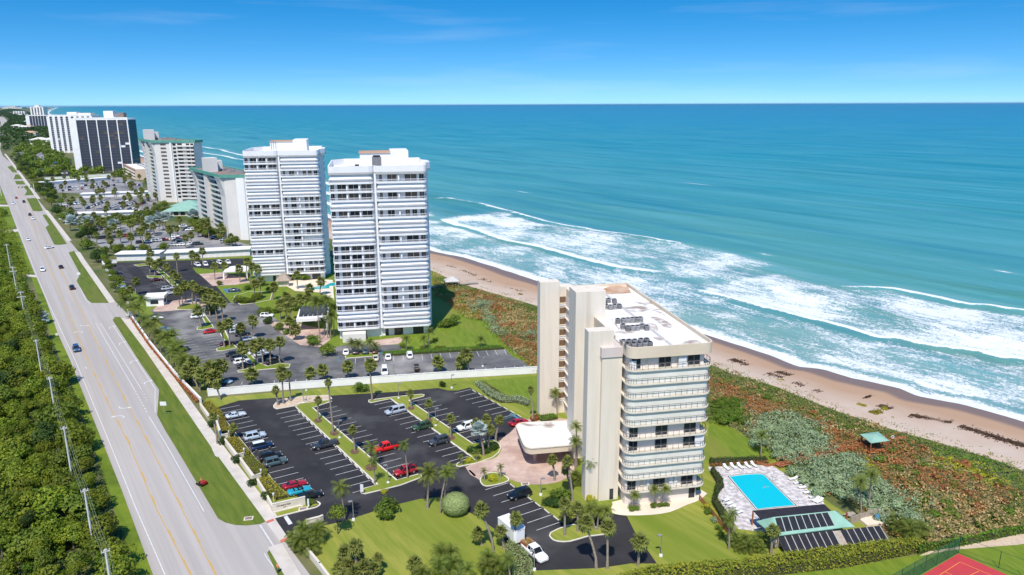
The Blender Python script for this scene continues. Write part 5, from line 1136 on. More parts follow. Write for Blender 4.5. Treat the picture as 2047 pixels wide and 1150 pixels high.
hedge([(1838, 1090), (1850, 1084), (1920, 1074), (1980, 1062), (2060, 1046), (2090, 1045), (2090, 1062), (2040, 1068), (1960, 1082), (1900, 1096), (1860, 1102)], 1.8, L_bright, 'dark green hedge beside the tan gravel path', 18, .4, 5)
hedge([(1010, 1108), (1018, 1095), (1030, 1100), (1050, 1118), (1064, 1140), (1062, 1165), (1030, 1165), (1020, 1140)], 1.7, L_sage, 'pale grey-green clipped hedge beside the white pickup', 40, .22)
hedge([(1428, 986), (1433, 968), (1420, 945), (1426, 940), (1443, 962), (1446, 976), (1438, 984), (1430, 1000), (1452, 1030), (1462, 1052), (1452, 1056), (1424, 1008)], 1.1, L_dark, 'winding clipped hedge between the cedar fence and pool deck', 34, .24)
hedge([(1418, 922), (1530, 918), (1534, 925), (1420, 931)], .9, L_dark, 'low dark hedge behind the sun loungers', 26, .26); hedge([(1420, 928), (1534, 923), (1536, 927), (1420, 933)], .6, L_redb, 'row of red shrubs between the low hedge and loungers', 14, .3)
hedge([(950, 770), (958, 766), (985, 785), (1010, 797), (1040, 797), (1060, 806), (1055, 813), (1030, 806), (1000, 806), (975, 793)], .9, L_silv, 'winding silver hedge on the lawn beside the northern fin', 26, .3)
hedge([(958, 766), (966, 765), (995, 782), (1012, 794), (1000, 796), (980, 782)], .6, L_olive, 'yellow-green strip of ground cover behind the silver hedge', 20, .3)
hedge([(1060, 838), (1075, 832), (1078, 840), (1064, 846)], .8, L_redb, 'red flowering bed at the end of the bays near the cream fin', 20, .3)
hedge([(1075, 836), (1105, 832), (1115, 838), (1085, 846)], .9, L_bright, 'green hedge at the foot of the northern cream fin', 20, .3)
hedge([(766, 707), (880, 699), (1000, 694), (1008, 699), (880, 706), (768, 713)], .8, L_bright, 'long clipped green hedge between the lawn and the weathered lot', 24, .3)
for k, px in enumerate([[(406, 810), (420, 806), (446, 832), (440, 840), (430, 842)], [(431, 845), (448, 838), (458, 862), (470, 872), (458, 874), (444, 868)], [(455, 882), (475, 880), (500, 908), (494, 915), (482, 910), (470, 905)], [(487, 920), (505, 916), (535, 948), (530, 958), (516, 952), (500, 945)], [(519, 962), (538, 958), (574, 996), (556, 1000), (548, 998), (535, 985)]]):
    hedge(px, .9, L_yel if k != 3 else L_hedge, ['yellow-green hedge block nearest the white wall, inside the zigzag wall', 'second yellow-green hedge block inside the zigzag wall, beside the short palm', 'middle yellow-green hedge block inside the zigzag wall, beside the silver SUV', 'green-tipped hedge block inside the zigzag wall, beside the dark cars', 'hedge block inside the zigzag wall next to the sign wall'][k], 26, .28)
hedge([(551, 1012), (575, 1006), (600, 1001), (604, 1007), (580, 1013), (553, 1019)], .5, L_olive, 'low planting along the foot of the sign wall', 22, .25)
hedge([(612, 1003), (625, 1001), (634, 1006), (622, 1010), (612, 1011)], .5, L_bright, 'low green plants on the kerb tip by the sign wall', 22, .25)
hedge([(258, 634), (262, 632), (300, 684), (350, 748), (398, 804), (392, 806), (346, 752), (296, 690)], .7, L_redb, 'low orange-red shrub row between the sidewalk and white roadside wall', 12, .4)
e = bush(P(595.5, 1008), .55, C_dark[0], 'small pointed conifer against the sign wall', None, 2.2, 'conifer', 'conifer')
# ---- the white-tower grounds
def many(lst, kind, label, group, sc=1.0, near=False, dh=None):
    for q in lst:
        if len(q) == 4: palm(*q, kind, label, group, near, sc * random.uniform(.9, 1.1))
        else: palm(q[0], q[1], q[0] + random.uniform(-4, 4), q[1] - dh * random.uniform(.8, 1.15), kind, label, group, near, sc * random.uniform(.9, 1.1))
many([(402, 656, 395, 618), (449, 695, 441, 650), (460, 695, 455, 645), (486, 739, 484, 693), (505, 677, 504, 638), (482, 684, 481, 653), (526, 730, 522, 683), (541, 730, 540, 685), (559, 727, 560, 680), (515, 728, 508, 688), (434, 640, 428, 600), (446, 645, 442, 602), (420, 632, 412, 596)], 'sabal', 'sabal palm on a planted median of the weathered lot', 'palms on the weathered lot medians', 1.15)
many([(504, 773, 502, 745), (646, 761, 645, 736), (696, 758, 695, 729), (741, 756, 740, 725), (877, 744, 875, 720), (923, 743, 922, 720), (938, 752, 932, 705), (560, 775, 562, 740), (618, 770, 620, 742)], 'sabal', 'sabal palm standing along the inner side of the white boundary wall', 'palms along the white boundary wall', 1.15)
many([(387, 770, 386, 724), (395, 775, 375, 738), (410, 772, 418, 732), (425, 775, 428, 736), (437, 770, 442, 728), (378, 765, 372, 742), (400, 782, 402, 745), (415, 785, 428, 752)], 'sabal', 'sabal palm in the dense cluster at the roadside corner of the white wall', 'palm cluster at the wall corner', 1.35)
many([(262, 640, 250, 598), (275, 650, 262, 612), (285, 660, 275, 612), (298, 676, 288, 636), (310, 690, 297, 648), (322, 705, 315, 664), (333, 715, 327, 676), (342, 722, 338, 684), (352, 735, 350, 700), (362, 745, 358, 712), (270, 640, 283, 598), (302, 680, 308, 640), (330, 710, 342, 668), (348, 728, 356, 690), (372, 758, 366, 720)], 'coconut', 'coconut palm in the roadside row behind the white wall', 'coconut palms behind the roadside wall', 1.25)
many([(365, 608, 362, 572), (372, 606, 370, 568), (385, 608, 384, 568), (392, 610, 395, 575), (399, 608, 402, 580), (407, 606, 412, 582), (417, 606, 420, 585), (360, 615, 355, 580), (428, 610, 432, 590)], 'sabal', 'sabal palm in the grove by the pink paver gate', 'palms by the gatehouse', 1.1)
many([(655, 676, 653, 597), (661, 676, 662, 628), (640, 680, 632, 602), (668, 672, 668, 612), (650, 670, 645, 640)], 'coconut', 'coconut palm against the west side of the lawn tower', 'palms beside the lawn tower', 1.1)
many([(704, 707, 704, 684), (717, 708, 717, 686), (739, 706, 739, 682), (750, 706, 750, 690), (812, 702, 812, 675), (848, 698, 847, 675), (856, 690, 858, 660), (962, 694, 962, 676)], 'coconut', 'small coconut palm in front of the lawn tower', 'small palms before the lawn tower', .85)
many([(355, 545, 352, 510), (300, 527, 300, 503), (317, 545, 318, 522), (330, 560, 332, 532), (300, 545, 298, 520), (310, 552, 308, 528), (340, 570, 345, 545), (350, 585, 352, 552), (395, 530, 393, 513), (406, 530, 404, 500), (384, 530, 383, 506), (430, 560, 428, 530), (445, 552, 448, 528), (492, 560, 494, 520), (500, 570, 505, 530), (512, 575, 515, 535), (480, 565, 478, 535), (272, 590, 271, 560), (262, 600, 258, 578)], 'sabal', 'sabal palm among the fresh asphalt bays by the garages', 'palms near the garages', 1.15)
many([(560, 640, 560, 605), (570, 650, 575, 612), (580, 640, 585, 600), (600, 625, 600, 595), (610, 620, 615, 592), (620, 600, 618, 575), (545, 600, 547, 570), (520, 590, 522, 560), (508, 600, 510, 565), (640, 590, 642, 560), (595, 578, 593, 548), (580, 672, 578, 640), (592, 680, 590, 655), (575, 620, 572, 590)], 'sabal', 'palm in the gardens between the two white towers', 'garden palms between the white towers', 1.15)
for (x, y, r) in [(575, 605, 2.2), (590, 620, 2.4), (555, 625, 2.2), (600, 600, 2.0), (515, 600, 2.2), (560, 660, 2.0), (575, 668, 1.6), (495, 580, 1.8), (540, 585, 2.0), (620, 640, 2.2), (640, 610, 2.0), (610, 560, 2.2), (580, 560, 2.4), (540, 560, 2.2), (440, 570, 1.5), (480, 605, 2.4), (500, 606, 2.0)]: bush(P(x, y), r * 1.25, random.choice(C_tree + C_bush), 'leafy shrub in the gardens between the two white towers', 'garden shrubs between the white towers', .8)
for i, (x, y) in enumerate([(232, 585), (240, 575), (225, 560), (218, 545), (215, 535), (245, 598), (250, 605), (228, 570), (210, 528)]): tree(P(x, y), 2.6, 5.5, random.choice(C_tree), 'bushy tree along the roadside wall by the fresh asphalt', 'trees along the roadside wall')
# ---- trees, palms and shrubs beyond
def treemass(name, poly, n, r0, r1, h0, h1, mat, label, dmin, leaf=.6, nl=260):
    C = []; R_ = []; Q_ = []
    def f(x, y):
        p, r, nq = crown_pts(9, nl, 1, .8, .45); q = random.uniform(r0, r1); C.append(p * q + [x, y, random.uniform(h0, h1)]); R_.append(np.clip(r * .7 + random.uniform(-.15, .3), 0, 1)); Q_.append(nq)
    scatter(poly, n, f, dmin); C = np.concatenate(C); C[:, 2] = np.maximum(C[:, 2], .1); return tag(inst(name, leafmesh(name, C, leaf * rng.uniform(.6, 1.3, len(C)), mat, .1, .7, np.concatenate(R_), np.concatenate(Q_), .45)), label, 'trees', None, 'stuff')
def scatter(poly, n, fn, dmin=0.0, zp=0.0):
    pts = []; xs = [q[0] for q in poly]; ys = [q[1] for q in poly]; k = 0
    wp_ = [P(*q, zp) for q in poly]; wx = [p.x for p in wp_]; wy = [p.y for p in wp_]; pl = [(p.x, p.y) for p in wp_]
    while len(pts) < n and k < n * 60:
        k += 1; x, y = random.uniform(min(wx), max(wx)), random.uniform(min(wy), max(wy))
        if inpoly(x, y, pl) and all((x - a) ** 2 + (y - b) ** 2 > dmin ** 2 for a, b in pts): pts.append((x, y)); fn(x, y)
    return pts
def ftree(x, y): tree((x, y), random.uniform(3, 5), random.uniform(5, 9), random.choice(C_tree + C_dark), 'dark leafy tree in the roadside belt beside the far sidewalk', 'roadside belt trees')
scatter([(205, 535), (150, 480), (100, 415), (62, 372), (30, 330), (22, 315), (35, 312), (75, 345), (100, 375), (125, 410), (150, 445), (200, 490), (225, 520)], 62, ftree, 6)
def fpalm(x, y):
    q = PROJ((x, y, 0)); palm(q[0], q[1], *PROJ((x + random.uniform(-.6, .6), y, random.uniform(5, 9))), 'sabal', 'palm among the parked cars of the far lots', 'palms in the far lots', False, 1.3)
scatter([(152, 457), (300, 446), (420, 470), (500, 490), (430, 500), (215, 505), (180, 480)], 40, fpalm, 7)
scatter([(115, 430), (140, 398), (270, 388), (312, 395), (318, 437), (180, 442)], 32, fpalm, 10); scatter([(90, 375), (130, 360), (285, 362), (300, 390), (115, 390)], 22, fpalm, 13)
def mtree(x, y): tree((x, y), random.uniform(2.2, 4), random.uniform(4, 7), random.choice(C_tree), 'leafy tree between the far parking lots', 'trees of the far lots')
scatter([(130, 446), (320, 440), (330, 448), (150, 455)], 22, mtree, 5); scatter([(210, 505), (330, 500), (330, 505), (215, 520)], 8, mtree, 4); scatter([(395, 440), (440, 480), (480, 495), (420, 488), (380, 455)], 16, mtree, 5); scatter([(270, 440), (330, 410), (345, 435), (300, 450)], 14, mtree, 5)
for q in ((140, 462, 142, 440), (175, 464, 174, 440), (225, 466, 227, 447), (300, 470, 300, 440), (318, 462, 322, 434), (330, 455, 333, 432), (385, 448, 386, 427)): palm(*q, 'bismarck', 'silver-leaved palm among the far lots', 'silver palms of the far lots', False, 1.9)
for q in ((418, 465, 416, 440), (410, 462, 404, 442), (318, 385, 320, 368), (310, 388, 312, 370)): palm(*q, 'coconut', 'dark feathery palm at the foot of a pale green-edged tower', 'palms by the green-edged towers', False, 1.6)
treemass('woodland', [(40, 320), (30, 300), (100, 282), (150, 340), (250, 348), (240, 355), (80, 362)], 110, 4.5, 8.5, 3, 7, L_tree, 'mass of trees around the far dark and cream towers', 9, 2.0)
def stuffcloud(name, poly, n, hmin, hmax, leaf, mat, label, cat='woodland', z0=0, dens_noise=.02):
    wp_ = [P(*q) for q in poly]; pl = [(p.x, p.y) for p in wp_]; x0, x1 = min(p[0] for p in pl), max(p[0] for p in pl); y0, y1 = min(p[1] for p in pl), max(p[1] for p in pl); C = []
    while len(C) < n:
        X_ = rng.uniform(x0, x1, 4000); Y_ = rng.uniform(y0, y1, 4000)
        for x, y in zip(X_, Y_):
            if inpoly(x, y, pl): C.append((x, y))
            if len(C) >= n: break
    C = np.array(C); hh = hmin + (hmax - hmin) * fbm(C[:, 0] * dens_noise, C[:, 1] * dens_noise, 8) ** 1.5; zz = z0 + hh * (1 - .35 * rng.random(len(C)) ** 2)
    return tag(inst(name, leafmesh(name, np.column_stack([C, zz]), leaf * rng.uniform(.6, 1.4, len(C)), mat, .3, .7, nrm=np.tile([0, 0, 1.0], (len(C), 1)), jit=.6)), label, cat, None, 'stuff')
stuffcloud('woodland', [(0, 262), (10, 250), (20, 240), (6, 232), (0, 228), (20, 222), (60, 236), (70, 258), (100, 258), (110, 285), (30, 295), (8, 305), (2, 290)], 26000, 2, 14, 7.0, L_dark, 'far dark green coastal woodland around the distant towers', 'woodland', 0, .01)
stuffcloud('woodland', [(-60, 300), (-60, 232), (0, 222), (14, 219), (18, 222), (0, 234), (-20, 238), (-30, 300)], 9000, 2, 12, 9.0, L_dark, 'far woodland inland of the coast road', 'woodland', 0, .01)
stuffcloud('woodland', [(0, 226), (18, 217.5), (40, 220), (60, 226), (62, 236), (20, 228)], 7000, 2, 12, 14.0, L_dark, 'farthest strip of woodland along the distant shore', 'woodland', 0, .004)
for k, (x, y) in enumerate([(25, 229), (32, 231), (36, 232), (30, 228), (44, 228), (48, 232), (18, 227), (27, 258), (36, 260), (44, 259), (22, 257), (48, 247), (45, 273), (60, 289), (85, 289)]):
    b_ = frame('far_house', P(x, y), 80, 'small pale house among the far woodland', 'house', 'far houses'); rbx('wall', M_whitew, b_, 0, 0, 0, 30, 22, 9); hip('roof', b_, -1, -1, 31, 23, 9, 13, M_greyw if k % 3 else M_rust)
# ---- roadside forest on the landward side
FOREST = [(290, 1230), (255, 1120), (200, 950), (150, 800), (100, 690), (62, 600), (0, 600), (-90, 640), (-260, 800), (-330, 1230)]
cnt = [0]
def mang(x, y):
    cnt[0] += 1; cm = random.choice(C_mang * 3 + C_tree + C_dark[:2]); q = PROJ((x, y, 0))
    tree((x, y), random.choice((1.8, 2.4, 3.0, 3.8, 4.8)) * random.uniform(.85, 1.15), random.uniform(3.0, 7.0), cm, 'leafy roadside tree in the dense thicket beside the highway', 'thicket trees')
scatter([(262, 1210), (230, 1110), (180, 950), (132, 800), (84, 690), (52, 600), (4, 600), (-20, 640), (-40, 760), (-30, 900), (-10, 1050), (0, 1200)], 165, mang, 3.5)
def low(x, y): pass
treemass('thicket', [(268, 1215), (236, 1112), (185, 950), (137, 800), (88, 690), (54, 602), (4, 600), (-30, 640), (-60, 760), (-50, 900), (-30, 1050), (0, 1200)], 260, 1.4, 2.6, .6, 2.2, L_mang, 'lower bushes filling the roadside thicket', 2.4, .36, 700)
stuffcloud('thicket', [(292, 1230), (258, 1120), (204, 950), (153, 800), (104, 690), (70, 605), (0, 600), (-40, 640), (-80, 800), (-60, 1230)], 22000, .2, 1.6, .5, L_dark, 'green undergrowth between the roadside thicket trees', 'undergrowth', 0, .12)
stuffcloud('thicket', [(60, 600), (50, 560), (60, 545), (30, 468), (8, 440), (-60, 450), (-60, 600)], 14000, .2, 3.2, .7, L_mang, 'roadside scrub around the farther power poles', 'undergrowth', 0, .12)
treemass('thicket', [(58, 595), (45, 560), (52, 545), (28, 500), (5, 470), (-20, 480), (-20, 595)], 75, 1.8, 3.2, 1, 2.6, L_mang, 'bushy trees in the farther roadside scrub', 3, .6)
treemass('thicket', [(26, 450), (10, 415), (-30, 415), (-30, 450)], 10, 2, 3.2, 1, 2.5, L_mang, 'farthest clump of roadside scrub by the side drive', 4, .8)
tree(P(132, 765), 3.0, 6.0, C_tree[1], 'lone round tree leaning over the highway shoulder', None)
palm(82, 648, 80, 632, 'bismarck', 'small silver palm at the thicket edge', None, False, 1.3)
# ---- dune scrub
DUNE = [(866, 545), (925, 570), (1000, 592), (1070, 612), (1300, 690), (1431, 733), (1550, 771), (1588, 787), (1699, 829), (1800, 861), (1870, 880), (1992, 917), (2047, 938), (2200, 985), (2200, 1050), (2060, 1050), (1920, 1078), (1850, 1086), (1815, 1078), (1770, 1068), (1745, 1030), (1690, 1000), (1650, 985), (1610, 955), (1575, 935), (1565, 920), (1600, 912), (1560, 912), (1520, 895), (1490, 865), (1470, 852), (1425, 842), (1300, 820), (1075, 745), (1040, 712), (1012, 690), (985, 668), (962, 640), (930, 632), (905, 612), (890, 600), (868, 590)]
PATCH = [('olive', [(866, 545), (925, 567), (1000, 590), (1070, 610), (1431, 730), (1550, 768), (1588, 785), (1699, 827), (1800, 858), (1870, 878), (1992, 915), (2047, 936), (2200, 980), (2200, 1010), (2047, 955), (1990, 928), (1870, 895), (1800, 882), (1730, 868), (1650, 838), (1560, 800), (1480, 772), (1431, 757), (1070, 632), (1000, 606), (925, 580), (866, 565)]),
         ('rustx', [(900, 585), (960, 576), (1010, 600), (1072, 634), (1072, 735), (1045, 712), (1010, 688), (975, 640), (945, 628), (912, 612)]), ('rustx', [(1431, 760), (1480, 775), (1560, 803), (1640, 838), (1700, 868), (1660, 868), (1600, 830), (1540, 822), (1495, 838), (1480, 796), (1431, 796)]), ('rustx', [(1745, 905), (1810, 886), (1880, 925), (1960, 962), (2047, 985), (2047, 1010), (1940, 995), (1850, 970), (1790, 955), (1765, 930)]),
         ('bright', [(1868, 893), (1930, 905), (2000, 930), (2047, 955), (2060, 975), (2010, 957), (1930, 920), (1870, 905)]), ('lime', [(1868, 905), (1920, 914), (1990, 943), (2025, 960), (1980, 962), (1930, 948), (1880, 926)]),
         ('bright', [(1425, 798), (1482, 795), (1492, 830), (1470, 852), (1425, 842)]), ('silver', smooth([(1490, 862), (1512, 832), (1560, 824), (1605, 830), (1640, 860), (1678, 886), (1640, 897), (1590, 917), (1545, 912), (1510, 892)], 2)),
         ('silver', smooth([(1575, 932), (1640, 905), (1705, 899), (1745, 917), (1755, 945), (1790, 975), (1838, 1005), (1832, 1050), (1775, 1045), (1735, 1010), (1690, 992), (1640, 982), (1600, 955)], 2)), ('lime', [(1722, 925), (1745, 912), (1768, 935), (1760, 950), (1735, 945)]),
         ('silver', [(938, 612), (952, 605), (958, 620), (945, 626)]), ('silver', [(955, 600), (982, 606), (975, 618), (958, 615)]), ('silver', [(965, 625), (985, 620), (995, 650), (975, 655)]), ('silver', [(975, 655), (1003, 655), (1005, 672), (985, 670)]), ('silver', [(1040, 665), (1072, 660), (1072, 672), (1045, 674)]),
         ('tan', smooth([(1000, 605), (1050, 618), (1072, 635), (1072, 648), (1030, 632)], 2)), ('tan', smooth([(1800, 960), (1850, 975), (1940, 1000), (2060, 1010), (2200, 1050), (2060, 1052), (1920, 1080), (1850, 1086), (1842, 1010)], 2)), ('olive', [(1120, 740), (1300, 770), (1425, 800), (1425, 840), (1300, 830)])]
SCR = {'rust': (L_rust, 1.25, .45, 'rust-red sea grape scrub covering the dunes'), 'olive': (L_olive, 1.0, .42, 'olive green dune scrub along the top of the beach'), 'silver': (L_silv, 3.0, .42, 'silver-green shrub masses around the boardwalk'), 'tan': (L_tan, 1.4, .45, 'tan and orange dune scrub'), 'lime': (L_lime, .7, .42, 'patches of yellow-lime dune plants'), 'bright': (L_bright, 1.3, .42, 'bright green dune shrubs')}
wp_ = [P(*q, .7) for q in DUNE]; DPL = [(p.x, p.y) for p in wp_]; WPA = [(k, [P(*q, 1.8 if k == 'silver' else .8).xy[:] for q in px]) for k, px in PATCH]
x0, x1 = min(p[0] for p in DPL), max(p[0] for p in DPL); y0, y1 = min(p[1] for p in DPL), max(p[1] for p in DPL)
# bumpy ground under the scrub, and leaves above it
gx = np.arange(x0 - 2, x1 + 2, 1.1); gy = np.arange(y0 - 2, y1 + 2, 1.1); pts = {k: [] for k in SCR}
TH = {}
n_t = 0
for X0 in gx:
    for Y0 in gy:
        if not inpoly(X0, Y0, DPL): continue
        jx, jy = X0 + random.gauss(0, 1.2), Y0 + random.gauss(0, 1.2); k = 'rust'
        for kk, pl in WPA:
            if inpoly(jx, jy, pl): k = kk
        if k == 'rust':
            v = fbm(np.array([X0 * .06]), np.array([Y0 * .06]), 70)[0]; k = 'olive' if v < .43 else ('tan' if v > .60 else 'rust')
            if k == 'rust' and random.random() < .28: k = 'olive'
        if k == 'rustx':
            v = fbm(np.array([X0 * .11]), np.array([Y0 * .11]), 71)[0]; k = 'rust' if v < .58 else 'tan'
            if random.random() < .2: k = 'olive'
        if k == 'tan' and random.random() < .38: k = 'olive'
        if k == 'olive' and random.random() < .08: k = 'tan'
        pts[k].append((X0, Y0))
for k, lst in pts.items():
    mat, hh, lf, lab = SCR[k]; c = np.array(lst); m_ = 17; C = np.repeat(c, m_, 0) + rng.uniform(-.9, .9, (len(c) * m_, 2))
    fq = .16 if k == 'silver' else .28; base = hh * (.15 + 1.25 * np.clip(1.7 * fbm(C[:, 0] * fq, C[:, 1] * fq, 33, 3) - .35, 0, 1)); zz = base * (.45 + .55 * rng.random(len(C)) ** .6) + .1
    eh = .5; hf = lambda x, y: hh * 1.25 * np.clip(1.7 * fbm(x * fq, y * fq, 33, 3) - .35, 0, 1); gx_ = (hf(C[:, 0] + eh, C[:, 1]) - hf(C[:, 0] - eh, C[:, 1])); gy_ = (hf(C[:, 0], C[:, 1] + eh) - hf(C[:, 0], C[:, 1] - eh)); NN = np.column_stack([-1.6 * gx_, -1.6 * gy_, np.ones(len(C))])
    tag(inst('dune_scrub', leafmesh('dune_scrub', np.column_stack([C, zz]), lf * rng.uniform(.5, 1.25, len(C)), mat, .1, .7, nrm=NN, jit=.55)), lab, 'scrub', None, 'stuff')
def smound(x, y): bush((x, y), random.uniform(1.3, 2.3), random.choice(C_sage), 'rounded silver-green shrub mound beside the dune boardwalk', 'silver shrub mounds by the boardwalk', random.uniform(.75, 1.0))
scatter([(1500, 862), (1520, 838), (1560, 830), (1602, 836), (1640, 866), (1665, 884), (1630, 893), (1590, 908), (1545, 904), (1515, 888)], 26, smound, 2.1, 1.8)
scatter([(1590, 935), (1640, 912), (1700, 905), (1738, 920), (1750, 950), (1790, 985), (1828, 1010), (1822, 1045), (1775, 1036), (1735, 1003), (1690, 985), (1640, 975), (1605, 952)], 40, smound, 2.1, 1.8)
for q in ((945, 618), (968, 612), (980, 640), (990, 662), (1058, 668)): smound(*P(*q).xy)
def gmound(x, y): bush((x, y), random.uniform(1.6, 2.6), random.choice(C_bush), 'bright green shrub mound on the dune behind the cream tower', 'green shrub mounds behind the tower', .8)
scatter([(1428, 800), (1480, 798), (1488, 830), (1470, 848), (1428, 838)], 11, gmound, 2.4, 1.2)
# a few identifiable shrub mounds on the sand and dune
for i, (x, y, r) in enumerate([(1750, 828, 2.2), (1722, 812, 1.6), (1768, 818, 1.3), (1785, 838, 1.2), (935, 566, 1.8), (1040, 590, 1.6), (1560, 762, 1.5), (1700, 815, 1.3)]): bush(P(x, y, -.6), r, C_yel[i % 2], 'low olive mound of beach plants on the open sand', 'beach plant mounds', .5, z=-.75)
C_dr = [crown('foliage', L_rust, 10, 700, .7, .2, .45), crown('foliage', L_olive, 10, 700, .7, .2, .45), crown('foliage', L_clus, 10, 700, .7, .2, .45)]
def dmound(x, y): bush((x, y), random.uniform(1.0, 2.1), random.choice(C_dr), 'low sea grape clump in the rust and olive dune cover', 'sea grape clumps on the dune', .65)
scatter([(1440, 760), (1560, 795), (1700, 850), (1850, 895), (2000, 945), (2060, 1000), (2000, 1040), (1870, 1060), (1850, 1000), (1780, 950), (1720, 885), (1660, 860), (1560, 815), (1490, 800)], 70, dmound, 3.2, .8)
scatter([(900, 585), (960, 576), (1068, 630), (1068, 725), (1010, 685), (950, 628)], 26, dmound, 3.0, .8)
C = []
for _ in range(2600):
    t0 = random.uniform(20, 330); o_ = abs(random.gauss(0, 2.6)); 
    if vnoise(np.array([t0 * .16]), np.array([o_ * .1]), 91)[0] < .45: continue
    q = xy(t0, float(sv(t0)) + o_ - .5); C.append((q[0], q[1], .15 - .12 * o_ + random.random() * .3))
tag(inst('beach_grass', leafmesh('beach_grass', np.array(C), .4, L_olive, nrm=np.tile([0, 0, 1.0], (len(C), 1)), jit=.7)), 'ragged beach grass creeping onto the upper sand', 'grass', None, 'stuff')
# seaweed wrack on the sand
def wrack(px, n, wd, lab):
    pts = [P(x, y, -1.1) for x, y in smooth(px, 4, False)]; C = []
    for _ in range(n):
        i = random.randrange(len(pts) - 1); t = random.random(); p = pts[i].lerp(pts[i + 1], t); a = random.gauss(0, wd) * (1.0 if random.random() < .7 else 2)
        if vnoise(np.array([p.x * .35]), np.array([p.y * .35]), 77)[0] < .42: continue
        q = p + SD * a; t_, s_ = ts(q); qn = (s_ - sv(t_)) / max(1, sw(t_) - sv(t_)); C.append((q.x, q.y, .2 - 2.65 * max(0, qn) ** 1.15))
    return tag(inst('seaweed', leafmesh('seaweed', np.array(C), .5 * rng.uniform(.4, 1.4, len(C)), pmat_weed, .75, .5)), lab, 'seaweed', None, 'stuff')
pmat_weed = pmat('dried_seaweed', (.045, .028, .018), (.10, .06, .04), 2, rough=1)
wrack([(1734, 793), (1752, 810), (1817, 832), (1880, 845), (1905, 850), (1970, 871), (2050, 895)], 6500, .6, 'dark line of seaweed along the near beach')
wrack([(1459, 718), (1500, 736), (1560, 760), (1640, 790)], 1100, .6, 'thin scattered seaweed on the sand beyond the roof corner'); wrack([(1553, 744), (1570, 750), (1592, 756)], 420, .7, 'compact dark seaweed pile on the beach'); wrack([(1460, 720), (1475, 727)], 200, .7, 'small seaweed heap near the tower corner')
wrack([(895, 532), (940, 548), (965, 560), (1010, 575), (1072, 594)], 900, .6, 'seaweed line on the beach beside the white tower'); wrack([(868, 519), (882, 518)], 60, .5, 'short drift of seaweed by the wet sand')
# ================================================================ vehicles
M_tyre = pmat('tyre_rubber', (.015, .015, .016), None, rough=.85); M_rim = pmat('alloy_rim', (.45, .45, .46), None, rough=.35, metal=.7); M_cgl = pmat('car_glass', (.012, .016, .02), (.02, .025, .03), 1, rough=.05, spec=.6)
M_hl = pmat('headlight_lens', (.7, .7, .72), None, rough=.15, spec=.6); M_tl = pmat('tail_light_lens', (.38, .02, .02), None, rough=.2, spec=.5); M_trim = pmat('black_trim', (.02, .02, .022), None, rough=.6)
_PC = {}
def paint(c):
    if c not in _PC:
        m, t, b = newmat('paint_' + c.lstrip('#'), .28, .5); b.inputs['Base Color'].default_value = lin(c); b.inputs['Coat Weight'].default_value = .6; b.inputs['Coat Roughness'].default_value = .06
        nz_ = t.nodes.new('ShaderNodeTexNoise'); nz_.inputs['Scale'].default_value = 3; mr_ = t.nodes.new('ShaderNodeMapRange'); mr_.inputs[3].default_value = .24; mr_.inputs[4].default_value = .36; t.links.new(nz_.outputs['Fac'], mr_.inputs[0]); t.links.new(mr_.outputs[0], b.inputs['Roughness']); _PC[c] = m
    return _PC[c]
# kind: length, half width, [(x, belt z)], cabin (x base front, x roof front, x roof rear, x base rear), roof z, wheel r, wheel x
CARS = {'sedan': (4.7, .9, [(-2.35, .62), (-2.2, .86), (-1.45, .93), (1.0, .92), (1.95, .78), (2.25, .66), (2.35, .5)], (1.05, .35, -1.0, -1.75), 1.42, .32, 1.38),
        'coupe': (4.6, .92, [(-2.3, .6), (-2.15, .88), (-1.3, .92), (.8, .88), (1.9, .74), (2.2, .62), (2.3, .46)], (.75, .1, -.9, -1.75), 1.30, .33, 1.35),
        'suv': (4.7, .94, [(-2.35, .7), (-2.25, 1.0), (-1.0, 1.06), (1.05, 1.05), (2.0, .98), (2.28, .85), (2.35, .55)], (1.15, .55, -1.85, -2.22), 1.74, .36, 1.4),
        'van': (5.1, .98, [(-2.55, .7), (-2.48, 1.0), (-1.0, 1.05), (1.3, 1.03), (2.2, .88), (2.48, .75), (2.55, .5)], (1.65, .8, -2.2, -2.45), 1.78, .34, 1.5),
        'pickup': (5.7, .98, [(-2.85, .75), (-2.83, 1.08), (-1.0, 1.08), (1.3, 1.1), (2.45, 1.06), (2.8, .9), (2.85, .55)], (1.35, .65, -.75, -.95), 1.85, .4, 1.75),
        'convertible': (4.5, .9, [(-2.25, .6), (-2.1, .9), (-1.2, .94), (.8, .9), (1.9, .78), (2.18, .66), (2.25, .5)], (.8, .3, -.85, -1.3), 1.34, .32, 1.3)}
